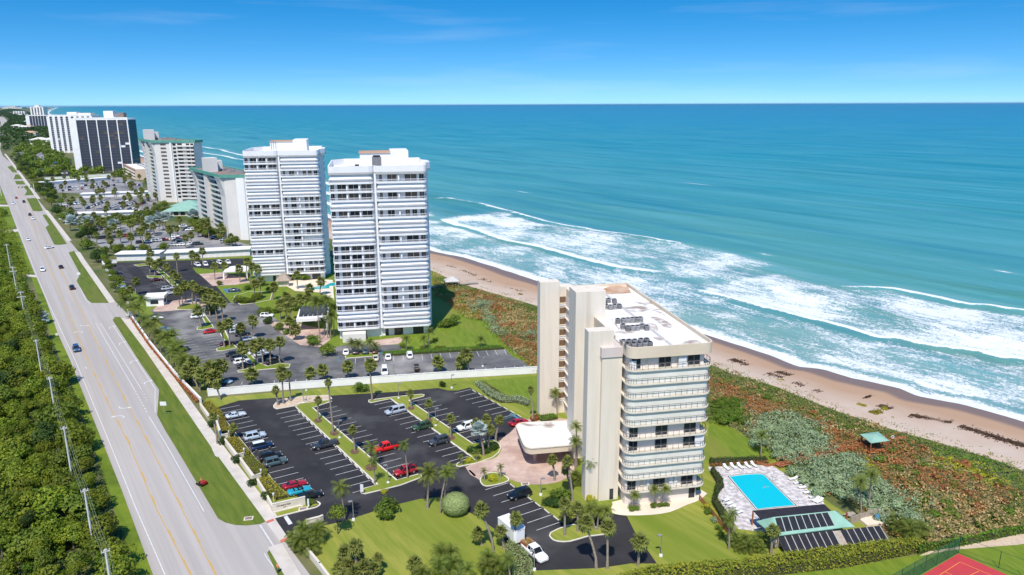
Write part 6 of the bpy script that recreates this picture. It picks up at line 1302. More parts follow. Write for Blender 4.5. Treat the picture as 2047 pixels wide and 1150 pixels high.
def car_parts(kind):
    Lc, w, prof, (xa, xb, xc, xd), zr, rw, wx = CARS[kind]; o = {}
    xs = sorted(set([p[0] for p in prof] + [-Lc / 2 + .5, Lc / 2 - .6, 0])); zb = lambda x: float(np.interp(x, [p[0] for p in prof], [p[1] for p in prof]))
    b = MB(); rings = []
    for x in xs:
        e = abs(x) / (Lc / 2); ww = w * (1 - .10 * max(0, e - .72) / .28 - .05 * max(0, e - .93) / .07); z = zb(x); lo = .24 + .10 * max(0, e - .8) / .2
        rings.append([(x, -ww * .88, lo), (x, -ww, lo + .18), (x, -ww, z * .72), (x, -ww * .94, z - .03), (x, -ww * .8, z + .015), (x, 0, z + .05), (x, ww * .8, z + .015), (x, ww * .94, z - .03), (x, ww, z * .72), (x, ww, lo + .18), (x, ww * .88, lo)])
    n = len(rings[0]); vs = [v for r in rings for v in r]
    b.add(vs, [(i * n + j, i * n + j + 1, (i + 1) * n + j + 1, (i + 1) * n + j) for i in range(len(xs) - 1) for j in range(n - 1)] + [(i * n + n - 1, i * n, (i + 1) * n, (i + 1) * n + n - 1) for i in range(len(xs) - 1)], 0, True)
    b.add(rings[0], [tuple(range(n))]); b.add(rings[-1], [tuple(range(n - 1, -1, -1))])
    wb, wr = w * .86, w * .70; zc = zb(0) - .02
    cb = [(xa, -wb * .97, zb(xa) - .02), (xa, wb * .97, zb(xa) - .02), (xd, wb * .95, zb(xd) - .02), (xd, -wb * .95, zb(xd) - .02)]; ct = [(xb, -wr, zr - .05), (xb, wr, zr - .05), (xc, wr, zr - .04), (xc, -wr, zr - .04)]
    mid = [((xb + xc) / 2, -wr * .9, zr), ((xb + xc) / 2, wr * .9, zr)]
    if kind != 'convertible': b.add(cb + ct, [(0, 1, 5, 4), (1, 2, 6, 5), (2, 3, 7, 6), (3, 0, 4, 7)], 0); b.add(ct + mid, [(0, 1, 5, 4), (3, 4, 5, 2), (0, 4, 3), (1, 2, 5)], 0, True)
    if kind == 'pickup':
        b.box(-2.72, -.8, 1.075, -1.02, .8, 1.10, 1)
    o['body'] = b
    def quad(p, q, r, s, k=.86, out_=.012):
        c = (Vector(p) + Vector(q) + Vector(r) + Vector(s)) / 4; nrm_ = (Vector(q) - Vector(p)).cross(Vector(s) - Vector(p)).normalized() * out_
        return [c + (Vector(v) - c) * k + nrm_ for v in (p, q, r, s)]
    def pane(*a, k=.86):
        m_ = MB(); m_.add(quad(*a, k=k), [(0, 1, 2, 3)]); return m_
    o['windshield'] = pane(cb[0], cb[1], ct[1], ct[0], k=.9)
    if kind != 'convertible':
        o['rear_window'] = pane(cb[2], cb[3], ct[3], ct[2], k=.82)
        for nm, i0, i1, flip in (('side_window', 1, 2, 0), ('side_window.', 3, 0, 0)):
            B0, B1, T1, T0 = Vector(cb[i0]), Vector(cb[i1]), Vector(ct[i1]), Vector(ct[i0]); h = .5
            m_ = MB()
            for a, c in ((.06, .49), (.53, .95)): 
                m_.add(quad(B0.lerp(B1, a), B0.lerp(B1, c), T0.lerp(T1, c), T0.lerp(T1, a), k=.9), [(0, 1, 2, 3)])
            o[nm] = m_
    else:
        s_ = MB(); s_.box(-1.5, -.68, .72, .75, .68, .955); o['cabin_trim'] = s_
        s_ = MB(); [s_.box(x, y - .24, .9, x + .18, y + .24, 1.28) for x in (-.35, -1.15) for y in (-.36, .36)]; o['seat_backs'] = s_
    return o
_CP = {}
_w = MB(); _w.tube([(0, -.1, 0), (0, .1, 0)], 1, 14); ME_TY = _w.mesh('tyre', M_tyre); _w = MB(); _w.tube([(0, -.115, 0), (0, .115, 0)], .62, 10); ME_RIM = _w.mesh('rim', M_rim)
_w = MB(); _w.box(-.06, -.22, -.07, .06, .22, .07); ME_HL = _w.mesh('headlight', M_hl); ME_TL = _w.mesh('tail_light', M_tl); _w = MB(); _w.box(-.09, -.11, -.07, .09, .11, .07); ME_MIR = _w.mesh('mirror', M_trim)
def car(px, py, kind, color, az, label, group=None, near=True, loc=None, roofc=None, name=None, bed=None):
    p = P(px, py) if loc is None else Vector(loc); Lc, w, prof, cab, zr, rw, wx = CARS[kind]
    if kind not in _CP:
        d = car_parts(kind); _CP[kind] = {k: v.mesh(k.rstrip('.'), [paint('#ffffff'), M_trim] if k == 'body' else (M_trim if k in ('cabin_trim', 'seat_backs') else M_cgl)) for k, v in d.items()}
        f = MB()
        for k, v in d.items():
            b = len(f.v); f.v += v.v; f.f += [[b + i for i in q] for q in v.f]; f.m += [(m_ * 2 if k == 'body' else 1) for m_ in v.m]; f.sm += v.sm
        for x in (-wx, wx):
            for y in (-w + .08, w - .08): f.tube([(x, y - .1, rw), (x, y + .1, rw)], rw, 10, 2)
        _CP[kind]['far'] = f.mesh('car', [paint('#ffffff'), M_cgl, M_trim])
    rz = R(90 - az); z = .036 if loc is None else p.z; nm = name or {'pickup': 'pickup_truck', 'van': 'minivan', 'suv': 'suv'}.get(kind, 'car'); nm = 'parked_' + nm if group and 'highway' not in group else nm
    cat = {'pickup': 'pickup', 'van': 'van'}.get(kind, 'car')
    if not near:
        o = inst(nm, _CP[kind]['far'], None, (p.x, p.y, z), (0, 0, rz)); o.material_slots[0].link = 'OBJECT'; o.material_slots[0].material = paint(color); return tag(o, label, cat, group)
    e = empty(nm, (p.x, p.y, z), rz, label, cat, group)
    for k, me in _CP[kind].items():
        if k == 'far': continue
        o = inst(k.rstrip('.'), me, e)
        if k == 'body': o.material_slots[0].link = 'OBJECT'; o.material_slots[0].material = paint(color)
    for x in (-wx, wx):
        for y in (-w + .1, w - .1):
            t = inst('wheel', ME_TY, e, (x, y, rw), (0, 0, 0), (rw, 1, rw)); inst('rim', ME_RIM, t)
    zh = float(np.interp(Lc / 2 - .12, [q[0] for q in prof], [q[1] for q in prof])); zt = float(np.interp(-Lc / 2 + .06, [q[0] for q in prof], [q[1] for q in prof]))
    for y in (-w * .68, w * .68):
        inst('headlight', ME_HL, e, (Lc / 2 - .09, y, zh - .08)); inst('tail_light', ME_TL, e, (-Lc / 2 + .05, y, zt - .12)); inst('mirror', ME_MIR, e, (cab[0] - .35, y / .68 * 1.04, zr * .62))
    if roofc:
        mb = MB(); mb.box(cab[2] + .05, -w * .66, zr - .035, cab[1] - .05, w * .66, zr + .012); mb.build('roof_panel', paint(roofc), e)
    if bed == 'cover': mb = MB(); mb.box(-2.8, -.86, 1.09, -.98, .86, 1.16); mb.build('bed_cover', M_trim, e)
    return e
A = SAZ
for (x, y, k, c, az, lab, kw) in [
    (472, 834, 'coupe', '#c3cdd6', A, 'silver coupe parked alone by the hedge near the white wall', {}), (510, 877, 'suv', '#b4c3d0', A, 'light silver-blue SUV parked beside the yellow hedge', {}),
    (524, 897, 'suv', '#13294d', A, 'navy blue small SUV with white roof beside the hedge', {'roofc': '#e8ecf0'}), (541, 918, 'suv', '#1b1e22', A, 'black SUV half hidden behind the grey-green SUV', {}),
    (551, 929, 'suv', '#4c5f62', A, 'grey-green SUV parked beside the black SUV', {}), (590, 974, 'coupe', '#a01424', A, 'red sports coupe beside the teal convertible', {}),
    (599, 986, 'convertible', '#2a9db4', A, 'teal open convertible behind the sign wall', {}), (621, 996, 'sedan', '#14161a', A, 'black car behind the end of the sign wall', {}),
    (650, 894, 'pickup', '#34383f', A + 180, 'dark grey pickup truck nosed out from the first grass median', {}), (791, 826, 'van', '#a9b2bf', A + 180, 'silver minivan by the second grass median', {}),
    (844, 858, 'suv', '#2f4a2d', A + 180, 'dark green SUV by the second grass median', {}), (878, 887, 'suv', '#3a4048', A + 180, 'dark grey SUV parked south of the green SUV', {}),
    (771, 900, 'pickup', '#d81d12', A + 180, 'bright red pickup with black bed cover by the first median', {'bed': 'cover'}), (811, 947, 'suv', '#a5131f', A + 180, 'dark red SUV at the end of the first median', {}),
    (933, 858, 'suv', '#e6e8ea', A + 180, 'white SUV parked beside the silver palm island', {}), (1037, 849, 'sedan', '#a3131f', A, 'red car beside the entrance canopy', {}), (1039, 994, 'suv', '#12161c', A + 180, 'black SUV parked in the southern bays below the canopy', {})]:
    car(x, y, k, c, az, lab, 'cars in the dark asphalt lot', True, None, kw.get('roofc'), None, kw.get('bed'))
# white pickup with a load of cuttings, and its box trailer
TAZ = math.degrees(math.atan2(*(P(1075, 1116) - P(1024, 1072)).xy)); wpk = car(1068, 1110, 'pickup', '#f2f3f5', TAZ, 'white pickup truck with garden cuttings in its bed, towing the white trailer')
inst('cuttings', leafmesh('cuttings', np.column_stack([rng.uniform(-2.65, -1.1, 420), rng.uniform(-.72, .72, 420), 1.1 + rng.random(420) * .65]), .32, L_tan), wpk)
mb = MB(); [mb.box(-2.8, y, 1.08, -1.0, y + .06, 1.55) for y in (-.86, .8)]; mb.build('side_boards', M_wood, wpk)
q = P(1023, 1074); tr = empty('box_trailer', (q.x, q.y, .036), R(90 - TAZ), 'white enclosed box trailer hitched behind the white pickup', 'trailer')
mb = MB(); mb.prism([(-2.6, -1.15), (2.3, -1.15), (2.75, -.8), (2.75, .8), (2.3, 1.15), (-2.6, 1.15)], .55, 2.75); mb.build('box', paint('#f4f6f8'), tr)
mb = MB(); mb.prism([(-2.65, -1.2), (2.32, -1.2), (2.8, -.83), (2.8, .83), (2.32, 1.2), (-2.65, 1.2)], 2.75, 2.85); mb.build('roof', M_plastic, tr)
for y in (-1.05, 1.05):
    for x in (-.9, -.1): t = inst('wheel', ME_TY, tr, (x, y, .33), (0, 0, 0), (.33, 1, .33)); inst('rim', ME_RIM, t)
bx('side_door', M_plastic, tr, .6, -1.175, .7, 1.5, -1.14, 2.5); bx('fender', M_trim, tr, -1.4, -1.25, .68, .4, -1.1, .75); bx('hitch', M_trim, tr, 2.7, -.08, .5, 3.9, .08, .62); bx('roof_vent', M_metal, tr, -.2, -.2, 2.85, .3, .2, 2.98); bx('rear_door', M_plastic, tr, -2.63, -1.0, .65, -2.6, 1.0, 2.6)
# highway traffic
for (x, y, k, c, d, lab) in [(153, 701, 'suv', '#3a5478', 180, 'blue-grey car in the near lane of the highway'), (144, 578, 'suv', '#17181b', 0, 'black car on the highway, nearer of two black cars'), (122, 536, 'sedan', '#15161a', 0, 'black car on the highway, farther of two black cars'), (85, 542, 'suv', '#eef0f2', 180, 'white car on the highway beside the farther black car'), (57, 481, 'sedan', '#e9ecef', 180, 'white car by the grassy shoulder of the highway'), (99, 497, 'sedan', '#eceff1', 60, 'white car turning out of the side drive'), (66, 439, 'suv', '#eef0f2', 0, 'white car following a dark car up the highway'), (60, 431, 'suv', '#2a1a1c', 0, 'dark maroon car ahead of a white car on the highway'), (27, 408, 'van', '#f0f2f4', 180, 'white van on the far highway'), (48, 405, 'pickup', '#2a2d33', 0, 'dark pickup on the far highway'), (33, 397, 'sedan', '#b3202a', 180, 'red car on the far highway')]:
    car(x, y, k, c, RAZ + d, lab, 'highway traffic', y > 500)
# weathered lot
W_, S_, B_, D_, N_ = '#eceef0', '#b3bac2', '#16181c', '#33383f', '#1c3350'
for (x, y, k, c, d, lab) in [(395, 636, 'suv', W_, 0, 'white SUV in the weathered lot near the paver gate'), (422, 666, 'sedan', '#b5151f', 0, 'red car in the weathered lot under the palms'), (455, 690, 'sedan', '#4a0f16', 0, 'maroon car beside a planted median of the weathered lot'), (468, 711, 'sedan', B_, 0, 'black sedan at the head of the dark group in the weathered lot'), (478, 720, 'suv', '#26323a', 0, 'dark teal SUV next to the black sedan'), (484, 727, 'suv', W_, 0, 'white SUV between dark cars in the weathered lot'), (491, 734, 'sedan', '#202329', 0, 'charcoal car at the southern end of the dark group'), (466, 655, 'sedan', W_, 0, 'white sedan behind the dark bush in the weathered lot'), (473, 666, 'suv', S_, 0, 'silver SUV on the eastern side of the palm median'), (485, 671, 'suv', '#1c2836', 0, 'dark blue SUV beside the silver SUV'), (498, 681, 'sedan', S_, 0, 'silver sedan in the eastern row of the weathered lot'), (512, 708, 'suv', W_, 0, 'white SUV beneath the palms in the eastern row'), (523, 712, 'sedan', S_, 0, 'silver car beneath the palms in the eastern row'), (540, 718, 'suv', N_, 0, 'navy SUV in the eastern row'), (549, 727, 'suv', B_, 0, 'black SUV at the end of the eastern row'), (534, 634, 'suv', W_, 30, 'white SUV behind the round tree by the paver drive'), (469, 583, 'sedan', '#16304a', 20, 'dark blue car in the blue marked bay'), (448, 766, 'sedan', '#a8c0cc', 50, 'pale blue car by the white boundary wall'), (328, 662, 'sedan', '#6f8aa8', 0, 'blue-grey car behind the roadside palms'), (338, 672, 'suv', D_, 0, 'dark grey SUV behind the roadside palms'), (362, 702, 'suv', B_, 0, 'black SUV behind the roadside palms'), (312, 640, 'sedan', W_, 0, 'white car at the gate end of the roadside palms')]:
    car(x, y, k, c, A + d, lab, 'cars in the weathered lot', True)
for (x, y, k, c, d, lab) in [(692, 707, 'sedan', W_, 0, 'white car facing the lawn tower under small palms'), (711, 706, 'suv', D_, 0, 'dark car facing the lawn tower under small palms'), (731, 705, 'suv', '#1f4a58', 0, 'teal car facing the lawn tower under small palms'), (750, 704, 'sedan', '#4a2b24', 0, 'brown car facing the lawn tower under small palms'), (751, 719, 'sedan', '#cfc6ba', 0, 'beige car in the bays behind the hedge'), (776, 717, 'sedan', W_, 0, 'white car beside the blue marked bay'), (819, 714, 'suv', W_, 0, 'white SUV alone in the bays along the hedge'), (769, 746, 'van', W_, 180, 'white van parked by the white boundary wall')]:
    car(x, y, k, c, -11 + d, lab, 'cars in front of the lawn tower', True)
gc = empty('golf_cart', (*P(833, 742).xy, .034), R(101), 'black golf cart parked by the white boundary wall', 'golf cart'); rbx('body', M_trim, gc, -1.1, -.6, .25, 1.1, .6, .75); rbx('roof', M_dark, gc, -.9, -.62, 1.75, .8, .62, 1.82); bx('seat', M_roofd, gc, -.5, -.5, .75, 0, .5, 1.15)
for x in (-.85, .75):
    for y in (-.55, .55): bx('post', M_rail, gc, x - .03, y - .03, .7, x + .03, y + .03, 1.76)
for x in (-.75, .75):
    for y in (-.55, .55): inst('wheel', ME_TY, gc, (x, y, .25), (0, 0, 0), (.25, .8, .25))
for (x, y, k, c, d, lab) in [(314, 562, 'sedan', '#4d0f18', 0, 'maroon car in the fresh asphalt lot'), (335, 580, 'suv', S_, 0, 'silver SUV in the fresh asphalt lot'), (338, 589, 'sedan', '#c5cbd1', 0, 'pale silver car next to the silver SUV in the fresh asphalt lot'), (221, 533, 'suv', B_, 0, 'black SUV by the wall end of the garages'), (233, 549, 'sedan', '#161c26', 0, 'dark car along the roadside wall of the fresh asphalt lot'), (239, 576, 'sedan', '#6f8fb0', 0, 'blue car along the roadside wall by the gatehouse'), (246, 582, 'suv', W_, 0, 'white SUV along the roadside wall by the gatehouse'), (373, 577, 'sedan', '#9a1a22', 0, 'red car under the gate palms'), (395, 532, 'van', W_, 80, 'white van nearest the garage palms'), (411, 531, 'van', W_, 90, 'second white van in front of the garages'), (425, 529, 'suv', '#24303c', 80, 'dark SUV between white vans before the garages'), (440, 528, 'van', W_, 80, 'white van beyond the dark SUV before the garages'), (456, 527, 'pickup', W_, 90, 'white pickup in front of the garages')]:
    car(x, y, k, c, A + d, lab, 'cars in the fresh asphalt lot', True)
# far lots
pal = ['#eceef0'] * 5 + ['#b3bac2'] * 3 + ['#16181c'] * 3 + ['#33383f'] * 2 + ['#8f1a20', '#1c3350', '#5a7a96', '#c9c2b6']; rc = random.Random(4)
def carrow(a, b, n, az, label, grp, p=.75):
    pa, pb = P(*a), P(*b)
    for i in range(n):
        if rc.random() > p: continue
        q = pa.lerp(pb, (i + .5) / n); car(0, 0, rc.choice(['sedan', 'suv', 'suv', 'sedan', 'van']), rc.choice(pal), az + rc.choice((0, 180)), label, grp, False, (q.x, q.y, .034))
for (a, b, n) in [((165, 462), (235, 458), 12), ((200, 478), (300, 470), 15), ((270, 488), (345, 480), 11), ((350, 474), (362, 488), 8), ((410, 472), (450, 482), 9), ((380, 462), (362, 452), 8), ((330, 492), (400, 490), 12)]: carrow(a, b, n, 60, 'parked car in the pale lot before the green-edged towers', 'cars in the pale lot', .62)
for (a, b, n) in [((125, 418), (150, 404), 12), ((170, 420), (215, 402), 16), ((205, 424), (262, 398), 20), ((215, 428), (270, 406), 20), ((250, 425), (300, 400), 18), ((115, 412), (160, 408), 14)]: carrow(a, b, n, -35, 'parked car in the lot between the far carports', 'cars between the far carports', .78)
for (a, b, n) in [((110, 378), (215, 368), 30), ((120, 383), (230, 372), 30), ((225, 362), (280, 372), 18), ((95, 350), (150, 346), 18), ((35, 306), (105, 300), 26), ((40, 313), (100, 316), 22)]: carrow(a, b, n, -30, 'parked car in the lots around the dark glass tower', 'cars by the dark glass tower', .7)
# ================================================================ site furniture
# sawtooth wall and the sign wall
SG = [[(401, 816), (426, 851), (434, 849)], [(434, 851), (443, 880), (457, 877)], [(450, 888), (474, 920), (488, 916)], [(481, 926), (507, 963), (522, 958)], [(515, 969), (530, 993), (546, 1024)]]
for i, s_ in enumerate(SG): wallrun('garden_wall', s_, 1.25, .25, M_creamw, ['cream zigzag wall section nearest the white boundary wall', 'second cream zigzag wall section beside the short palm', 'middle cream zigzag wall section beside the sidewalk', 'fourth cream zigzag wall section beside the mower', 'last cream zigzag wall section joining the sign wall'][i], cap=M_creamw)
sa, sb = P(546, 1024), P(611, 1009); sgn = frame('entrance_sign', sa, math.degrees(math.atan2(*(sb - sa).xy)), 'low cream entrance sign wall with dark script lettering beside the driveway', 'sign'); SLn = (sb - sa).length
rbx('panel', M_creamw, sgn, 0, 0, 0, SLn, .3, 1.55); rbx('coping', M_creamw, sgn, -.05, -.05, 1.55, SLn + .05, .35, 1.63)
def text(s, size, x, z, parent, name='lettering', shear=.3):
    c = bpy.data.curves.new(name, 'FONT'); c.body = s; c.size = size; c.shear = shear; c.extrude = .012; c.align_x = 'CENTER'; o = bpy.data.objects.new(name, c); COL.objects.link(o)
    dg = bpy.context.evaluated_depsgraph_get(); me = bpy.data.meshes.new_from_object(o.evaluated_get(dg)); bpy.data.objects.remove(o); me.materials.clear(); me.materials.append(M_sign)
    return inst(name, me, parent, (x, -.02, z), (R(90), 0, 0))
text('Oceanrise', .62, SLn * .32, .82, sgn); bx('lettering', M_sign, sgn, SLn * .31, -.025, .5, SLn * .41, .0, .58)
mb = MB(); mb.ribbon([P(*q) for q in [(546, 1026), (553, 1024), (600, 1012), (606, 1013)]], .25, 0, .22); tag(mb.build('kerb', M_kerb), kind='structure')
mb = MB(); mb.ribbon([P(*q) for q in smooth([(550, 1036), (580, 1028), (612, 1020), (632, 1015), (640, 1009), (634, 1004), (624, 1003)], 3, False)], .28, 0, .17); tag(mb.build('kerb', M_kerb), kind='structure')
wallrun('garden_wall', [(590, 1078), (606, 1098), (640, 1140), (720, 1250)], 1.25, .25, M_creamw, 'cream wall south of the driveway beside the leafy clump', cap=M_creamw, posts=7); wallrun('garden_wall', [(612, 1050), (640, 1043), (646, 1040)], 1.0, .3, M_creamw, 'short cream wall stub by the entrance palms', cap=M_creamw)
_l = MB(); _l.tube([(0, 0, 0), (0, 0, 1.3)], .06, 6); ME_BP = _l.mesh('post', M_plastic); _l = MB(); _l.tube([(0, 0, 1.25), (0, 0, 1.65)], [.16, .2], 8); ME_BL = _l.mesh('lantern', M_plastic)
for x, y in [(459, 878), (489, 914), (523, 957), (548, 1006), (437, 848)]:
    p = P(x, y); e = empty('lantern_post', (p.x, p.y, 0), 0, 'short white lantern post beside a corner of the zigzag wall', 'lamp', 'lanterns on the zigzag wall'); inst('post', ME_BP, e, sc=(1, 1, 1.3)); inst('lantern', ME_BL, e, (0, 0, .4))
# parking-lot lamps
def lamp(px, py, tx, ty, label, double=False):
    b = P(px, py); h = TOP(b, tx, ty).z; e = empty('lamp_post', (b.x, b.y, 0), 0, label, 'lamp post', 'parking lot lamps'); mb = MB(); mb.tube([(0, 0, 0), (0, 0, h)], [.09, .06], 8); mb.build('pole', M_metal, e)
    mb = MB(); mb.tube([(0, 0, 0), (0, 0, .35)], [.32, .26], 10); mb.build('base', M_plastic, e); mb = MB(); mb.box(-.75, -.2, h - .08, -.05, .2, h + .1); mb.build('lamp_head', M_metal, e, (0, 0, 0), R(random.choice((10, 190))))
for q in [(679, 876, 677, 841, 'lamp post on the first grass median behind the very tall palm'), (776, 966, 775, 930, 'lamp post at the end of the first median beside the dark red SUV'), (797, 797, 795, 767, 'lamp post at the northern tip of the second median'), (871, 852, 870, 817, 'lamp post on the second median beside the green SUV'), (707, 1040, 707, 1002, 'lamp post on the lawn edge by the queen palm'), (1081, 990, 1080, 957, 'lamp post in the mulch bed by the black SUV'), (1321, 1112, 1322, 1070, 'lamp post on the lawn east of the service drive'), (903, 776, 902, 750, 'lamp post on the grass by the white boundary wall'), (788, 755, 788, 728, 'lamp post in the bays beside the white van'), (607, 806, 606, 780, 'lamp post on the gravel bed at the lot end'), (965, 733, 965, 715, 'lamp post between the far bays and the boundary wall'), (1068, 1140, 1068, 1100, 'lamp post at the hedge in front of the white pickup'), (254, 600, 253, 563, 'lamp post beside the gatehouse wall')]: lamp(*q)
# roadside signs and people
def post_sign(px, py, ty, w, h, label, mat=M_plastic):
    b = P(px, py); t = TOP(b, px, ty).z; e = empty('road_sign', (b.x, b.y, 0), R(35 * 0), label, 'sign'); bx('post', M_metal, e, -.04, -.04, 0, .04, .04, t); bx('panel', mat, e, -w / 2, -.07, t - h, w / 2, -.04, t)
    return e
s1 = post_sign(329, 829, 803, 1.5, 1.0, 'white rectangular sign on a post on the roadside lawn'); post_sign(159, 559, 545, 1.4, .9, 'small white sign by the turn lane'); post_sign(114, 674, 666, .9, .8, 'small grey sign at the thicket edge'); post_sign(724, 988, 968, .6, 1.6, 'narrow white sign at the kerb tip of the first median'); post_sign(617, 1016, 997, .3, 1.6, 'narrow white marker post beside the sign wall'); post_sign(614, 803, 778, .4, .5, 'small sign post on the gravel bed')
M_skin = pmat('skin', (.45, .27, .19), None, rough=.6); M_orange = pmat('orange_shirt', (.85, .22, .02), (.75, .18, .02), 4, rough=.8); M_jean = pmat('dark_trousers', (.03, .035, .05), None, rough=.9); M_hair = pmat('dark_hair', (.03, .02, .015), None)
def skin(name, J, E_, mat, parent, sub=1):
    me = bpy.data.meshes.new(name); me.from_pydata([j[0] for j in J], E_, []); o = bpy.data.objects.new(name, me); COL.objects.link(o); m_ = o.modifiers.new('s', 'SKIN'); 
    for i, j in enumerate(J): me.skin_vertices[0].data[i].radius = (j[1], j[1]); me.skin_vertices[0].data[i].use_root = (i == 0)
    ss = o.modifiers.new('u', 'SUBSURF'); ss.levels = sub; ss.render_levels = sub
    dg = bpy.context.evaluated_depsgraph_get(); m2 = bpy.data.meshes.new_from_object(o.evaluated_get(dg)); m2.name = name; bpy.data.objects.remove(o); m2.materials.clear(); m2.materials.append(mat)
    for p in m2.polygons: p.use_smooth = True
    return inst(name, m2, parent)
def person(loc, rz, label, pose, shirt, trousers):
    e = empty('person', loc, rz, label, 'person'); V_ = lambda *a: tuple(a)
    if pose == 'walk':
        J = [((0, 0, .95), .13), ((0, 0, 1.2), .13), ((0, 0, 1.42), .14), ((0, .02, 1.54), .06), ((0, .03, 1.68), .1), ((0, .03, 1.78), .07), ((-.19, 0, 1.42), .06), ((-.25, .06, 1.15), .05), ((-.24, .22, .95), .04), ((-.24, .28, .88), .04), ((.19, 0, 1.42), .06), ((.25, -.08, 1.15), .05), ((.25, -.06, .92), .04), ((.25, -.03, .84), .04), ((-.09, 0, .88), .09), ((-.1, .18, .5), .065), ((-.1, .12, .08), .05), ((-.1, .26, .04), .045), ((.09, 0, .88), .09), ((.1, -.05, .5), .065), ((.1, -.25, .12), .05), ((.1, -.14, .04), .045)]
        E_ = [(0, 1), (1, 2), (2, 3), (3, 4), (4, 5), (2, 6), (6, 7), (7, 8), (8, 9), (2, 10), (10, 11), (11, 12), (12, 13), (0, 14), (14, 15), (15, 16), (16, 17), (0, 18), (18, 19), (19, 20), (20, 21)]
        body = skin('body', J, E_, M_skin, e); sh = [(J[i][0], J[i][1] + .025) for i in (0, 1, 2, 6, 7, 10, 11)]; skin('shirt', sh, [(0, 1), (1, 2), (2, 3), (3, 4), (2, 5), (5, 6)], shirt, e); tr_ = [(J[i][0], J[i][1] + .02) for i in (0, 14, 15, 16, 18, 19, 20)]; skin('trousers', tr_, [(0, 1), (1, 2), (2, 3), (0, 4), (4, 5), (5, 6)], trousers, e)
        skin('hair', [((0, .0, 1.74), .105), ((0, -.03, 1.79), .08)], [(0, 1)], shirt if shirt is M_orange else M_hair, e)
    elif pose == 'sit':
        J = [((0, 0, .5), .13), ((0, 0, .75), .13), ((0, .02, .98), .14), ((0, .04, 1.1), .06), ((0, .05, 1.24), .1), ((0, .05, 1.33), .07), ((-.19, .02, .97), .06), ((-.24, .12, .74), .05), ((-.18, .36, .68), .04), ((.19, .02, .97), .06), ((.24, .12, .74), .05), ((.18, .36, .68), .04), ((-.1, .05, .5), .09), ((-.12, .45, .5), .07), ((-.12, .5, .1), .05), ((-.12, .62, .06), .045), ((.1, .05, .5), .09), ((.12, .45, .5), .07), ((.12, .5, .1), .05), ((.12, .62, .06), .045)]
        E_ = [(0, 1), (1, 2), (2, 3), (3, 4), (4, 5), (2, 6), (6, 7), (7, 8), (2, 9), (9, 10), (10, 11), (0, 12), (12, 13), (13, 14), (14, 15), (0, 16), (16, 17), (17, 18), (18, 19)]
        skin('body', J, E_, M_skin, e); skin('shirt', [(J[i][0], J[i][1] + .025) for i in (0, 1, 2, 6, 7, 9, 10)], [(0, 1), (1, 2), (2, 3), (3, 4), (2, 5), (5, 6)], shirt, e); skin('trousers', [(J[i][0], J[i][1] + .02) for i in (0, 12, 13, 14, 16, 17, 18)], [(0, 1), (1, 2), (2, 3), (0, 4), (4, 5), (5, 6)], trousers, e)
        skin('hat', [((0, .05, 1.3), .125), ((0, .05, 1.37), .1)], [(0, 1)], shirt, e)
    else:
        J = [((0, 0, -.6), .13), ((0, 0, -.3), .14), ((0, 0, -.05), .14), ((0, .02, .08), .06), ((0, .03, .22), .1), ((0, .03, .32), .07), ((-.2, 0, -.05), .06), ((-.5, .12, -.02), .05), ((-.75, .3, .0), .04), ((.2, 0, -.05), .06), ((.5, .1, -.02), .05), ((.72, .3, .0), .04), ((-.1, 0, -.9), .08), ((.1, 0, -.9), .08)]
        skin('body', J, [(0, 1), (1, 2), (2, 3), (3, 4), (4, 5), (2, 6), (6, 7), (7, 8), (2, 9), (9, 10), (10, 11), (0, 12), (0, 13)], M_skin, e); skin('hair', [((0, 0, .28), .105), ((0, -.03, .33), .08)], [(0, 1)], M_hair, e)
    return e
p = P(556, 1146); person((p.x, p.y, .045), R(150), 'person in orange top walking on the roadside lawn', 'walk', M_orange, M_jean)
p = P(1529, 974); person((p.x, p.y, .06), R(200), 'person swimming in the turquoise pool', 'swim', None, None)
p = P(403, 969); mw = empty('riding_mower', (p.x, p.y, .045), R(60), 'red riding mower on the roadside lawn', 'mower'); mred = paint('#a8211c')
rbx('deck', M_trim, mw, -.75, -.4, .12, .75, .55, .32); rbx('engine_cover', mred, mw, -.45, -1.1, .35, .45, -.3, .85); rbx('seat', M_trim, mw, -.28, -.32, .45, .28, .2, .55); rbx('fender', mred, mw, -.6, -.9, .45, .6, -.55, .62)
for x in (-.55, .55): inst('wheel', ME_TY, mw, (x, -.75, .32), (0, 0, R(90)), (.32, 1, .32)); inst('wheel', ME_TY, mw, (x * .9, .85, .18), (0, 0, R(90)), (.18, .7, .18))
for x in (-.3, .3): mb = MB(); mb.tube([(x, .25, .35), (x, .35, .9), (x * .5, .3, 1.0)], .025, 5); mb.build('lever', M_rail, mw)
q = Matrix.Rotation(R(60), 3, 'Z') @ Vector((0, -.05, 0)); person((p.x + q.x, p.y + q.y, .045 + .1), R(60), 'person in orange shirt and hat riding the red mower', 'sit', M_orange, M_jean)
# drain grates and small site pieces
for (x, y, lab) in ((606, 1018, 'square drain grate at the driveway kerb'), (1050, 1000 - 32, 'square drain grate in the grass by the paver edge'), (497, 1037, 'long drain grate in the roadside lawn')):
    p = P(x, y); e = empty('drain_grate', (p.x, p.y, .03), R(11), lab, 'drain'); rbx('frame', M_kerb, e, -.8, -.6, 0, .8, .6, .06); rbx('grate', M_roofd, e, -.6, -.42, .06, .6, .42, .075)
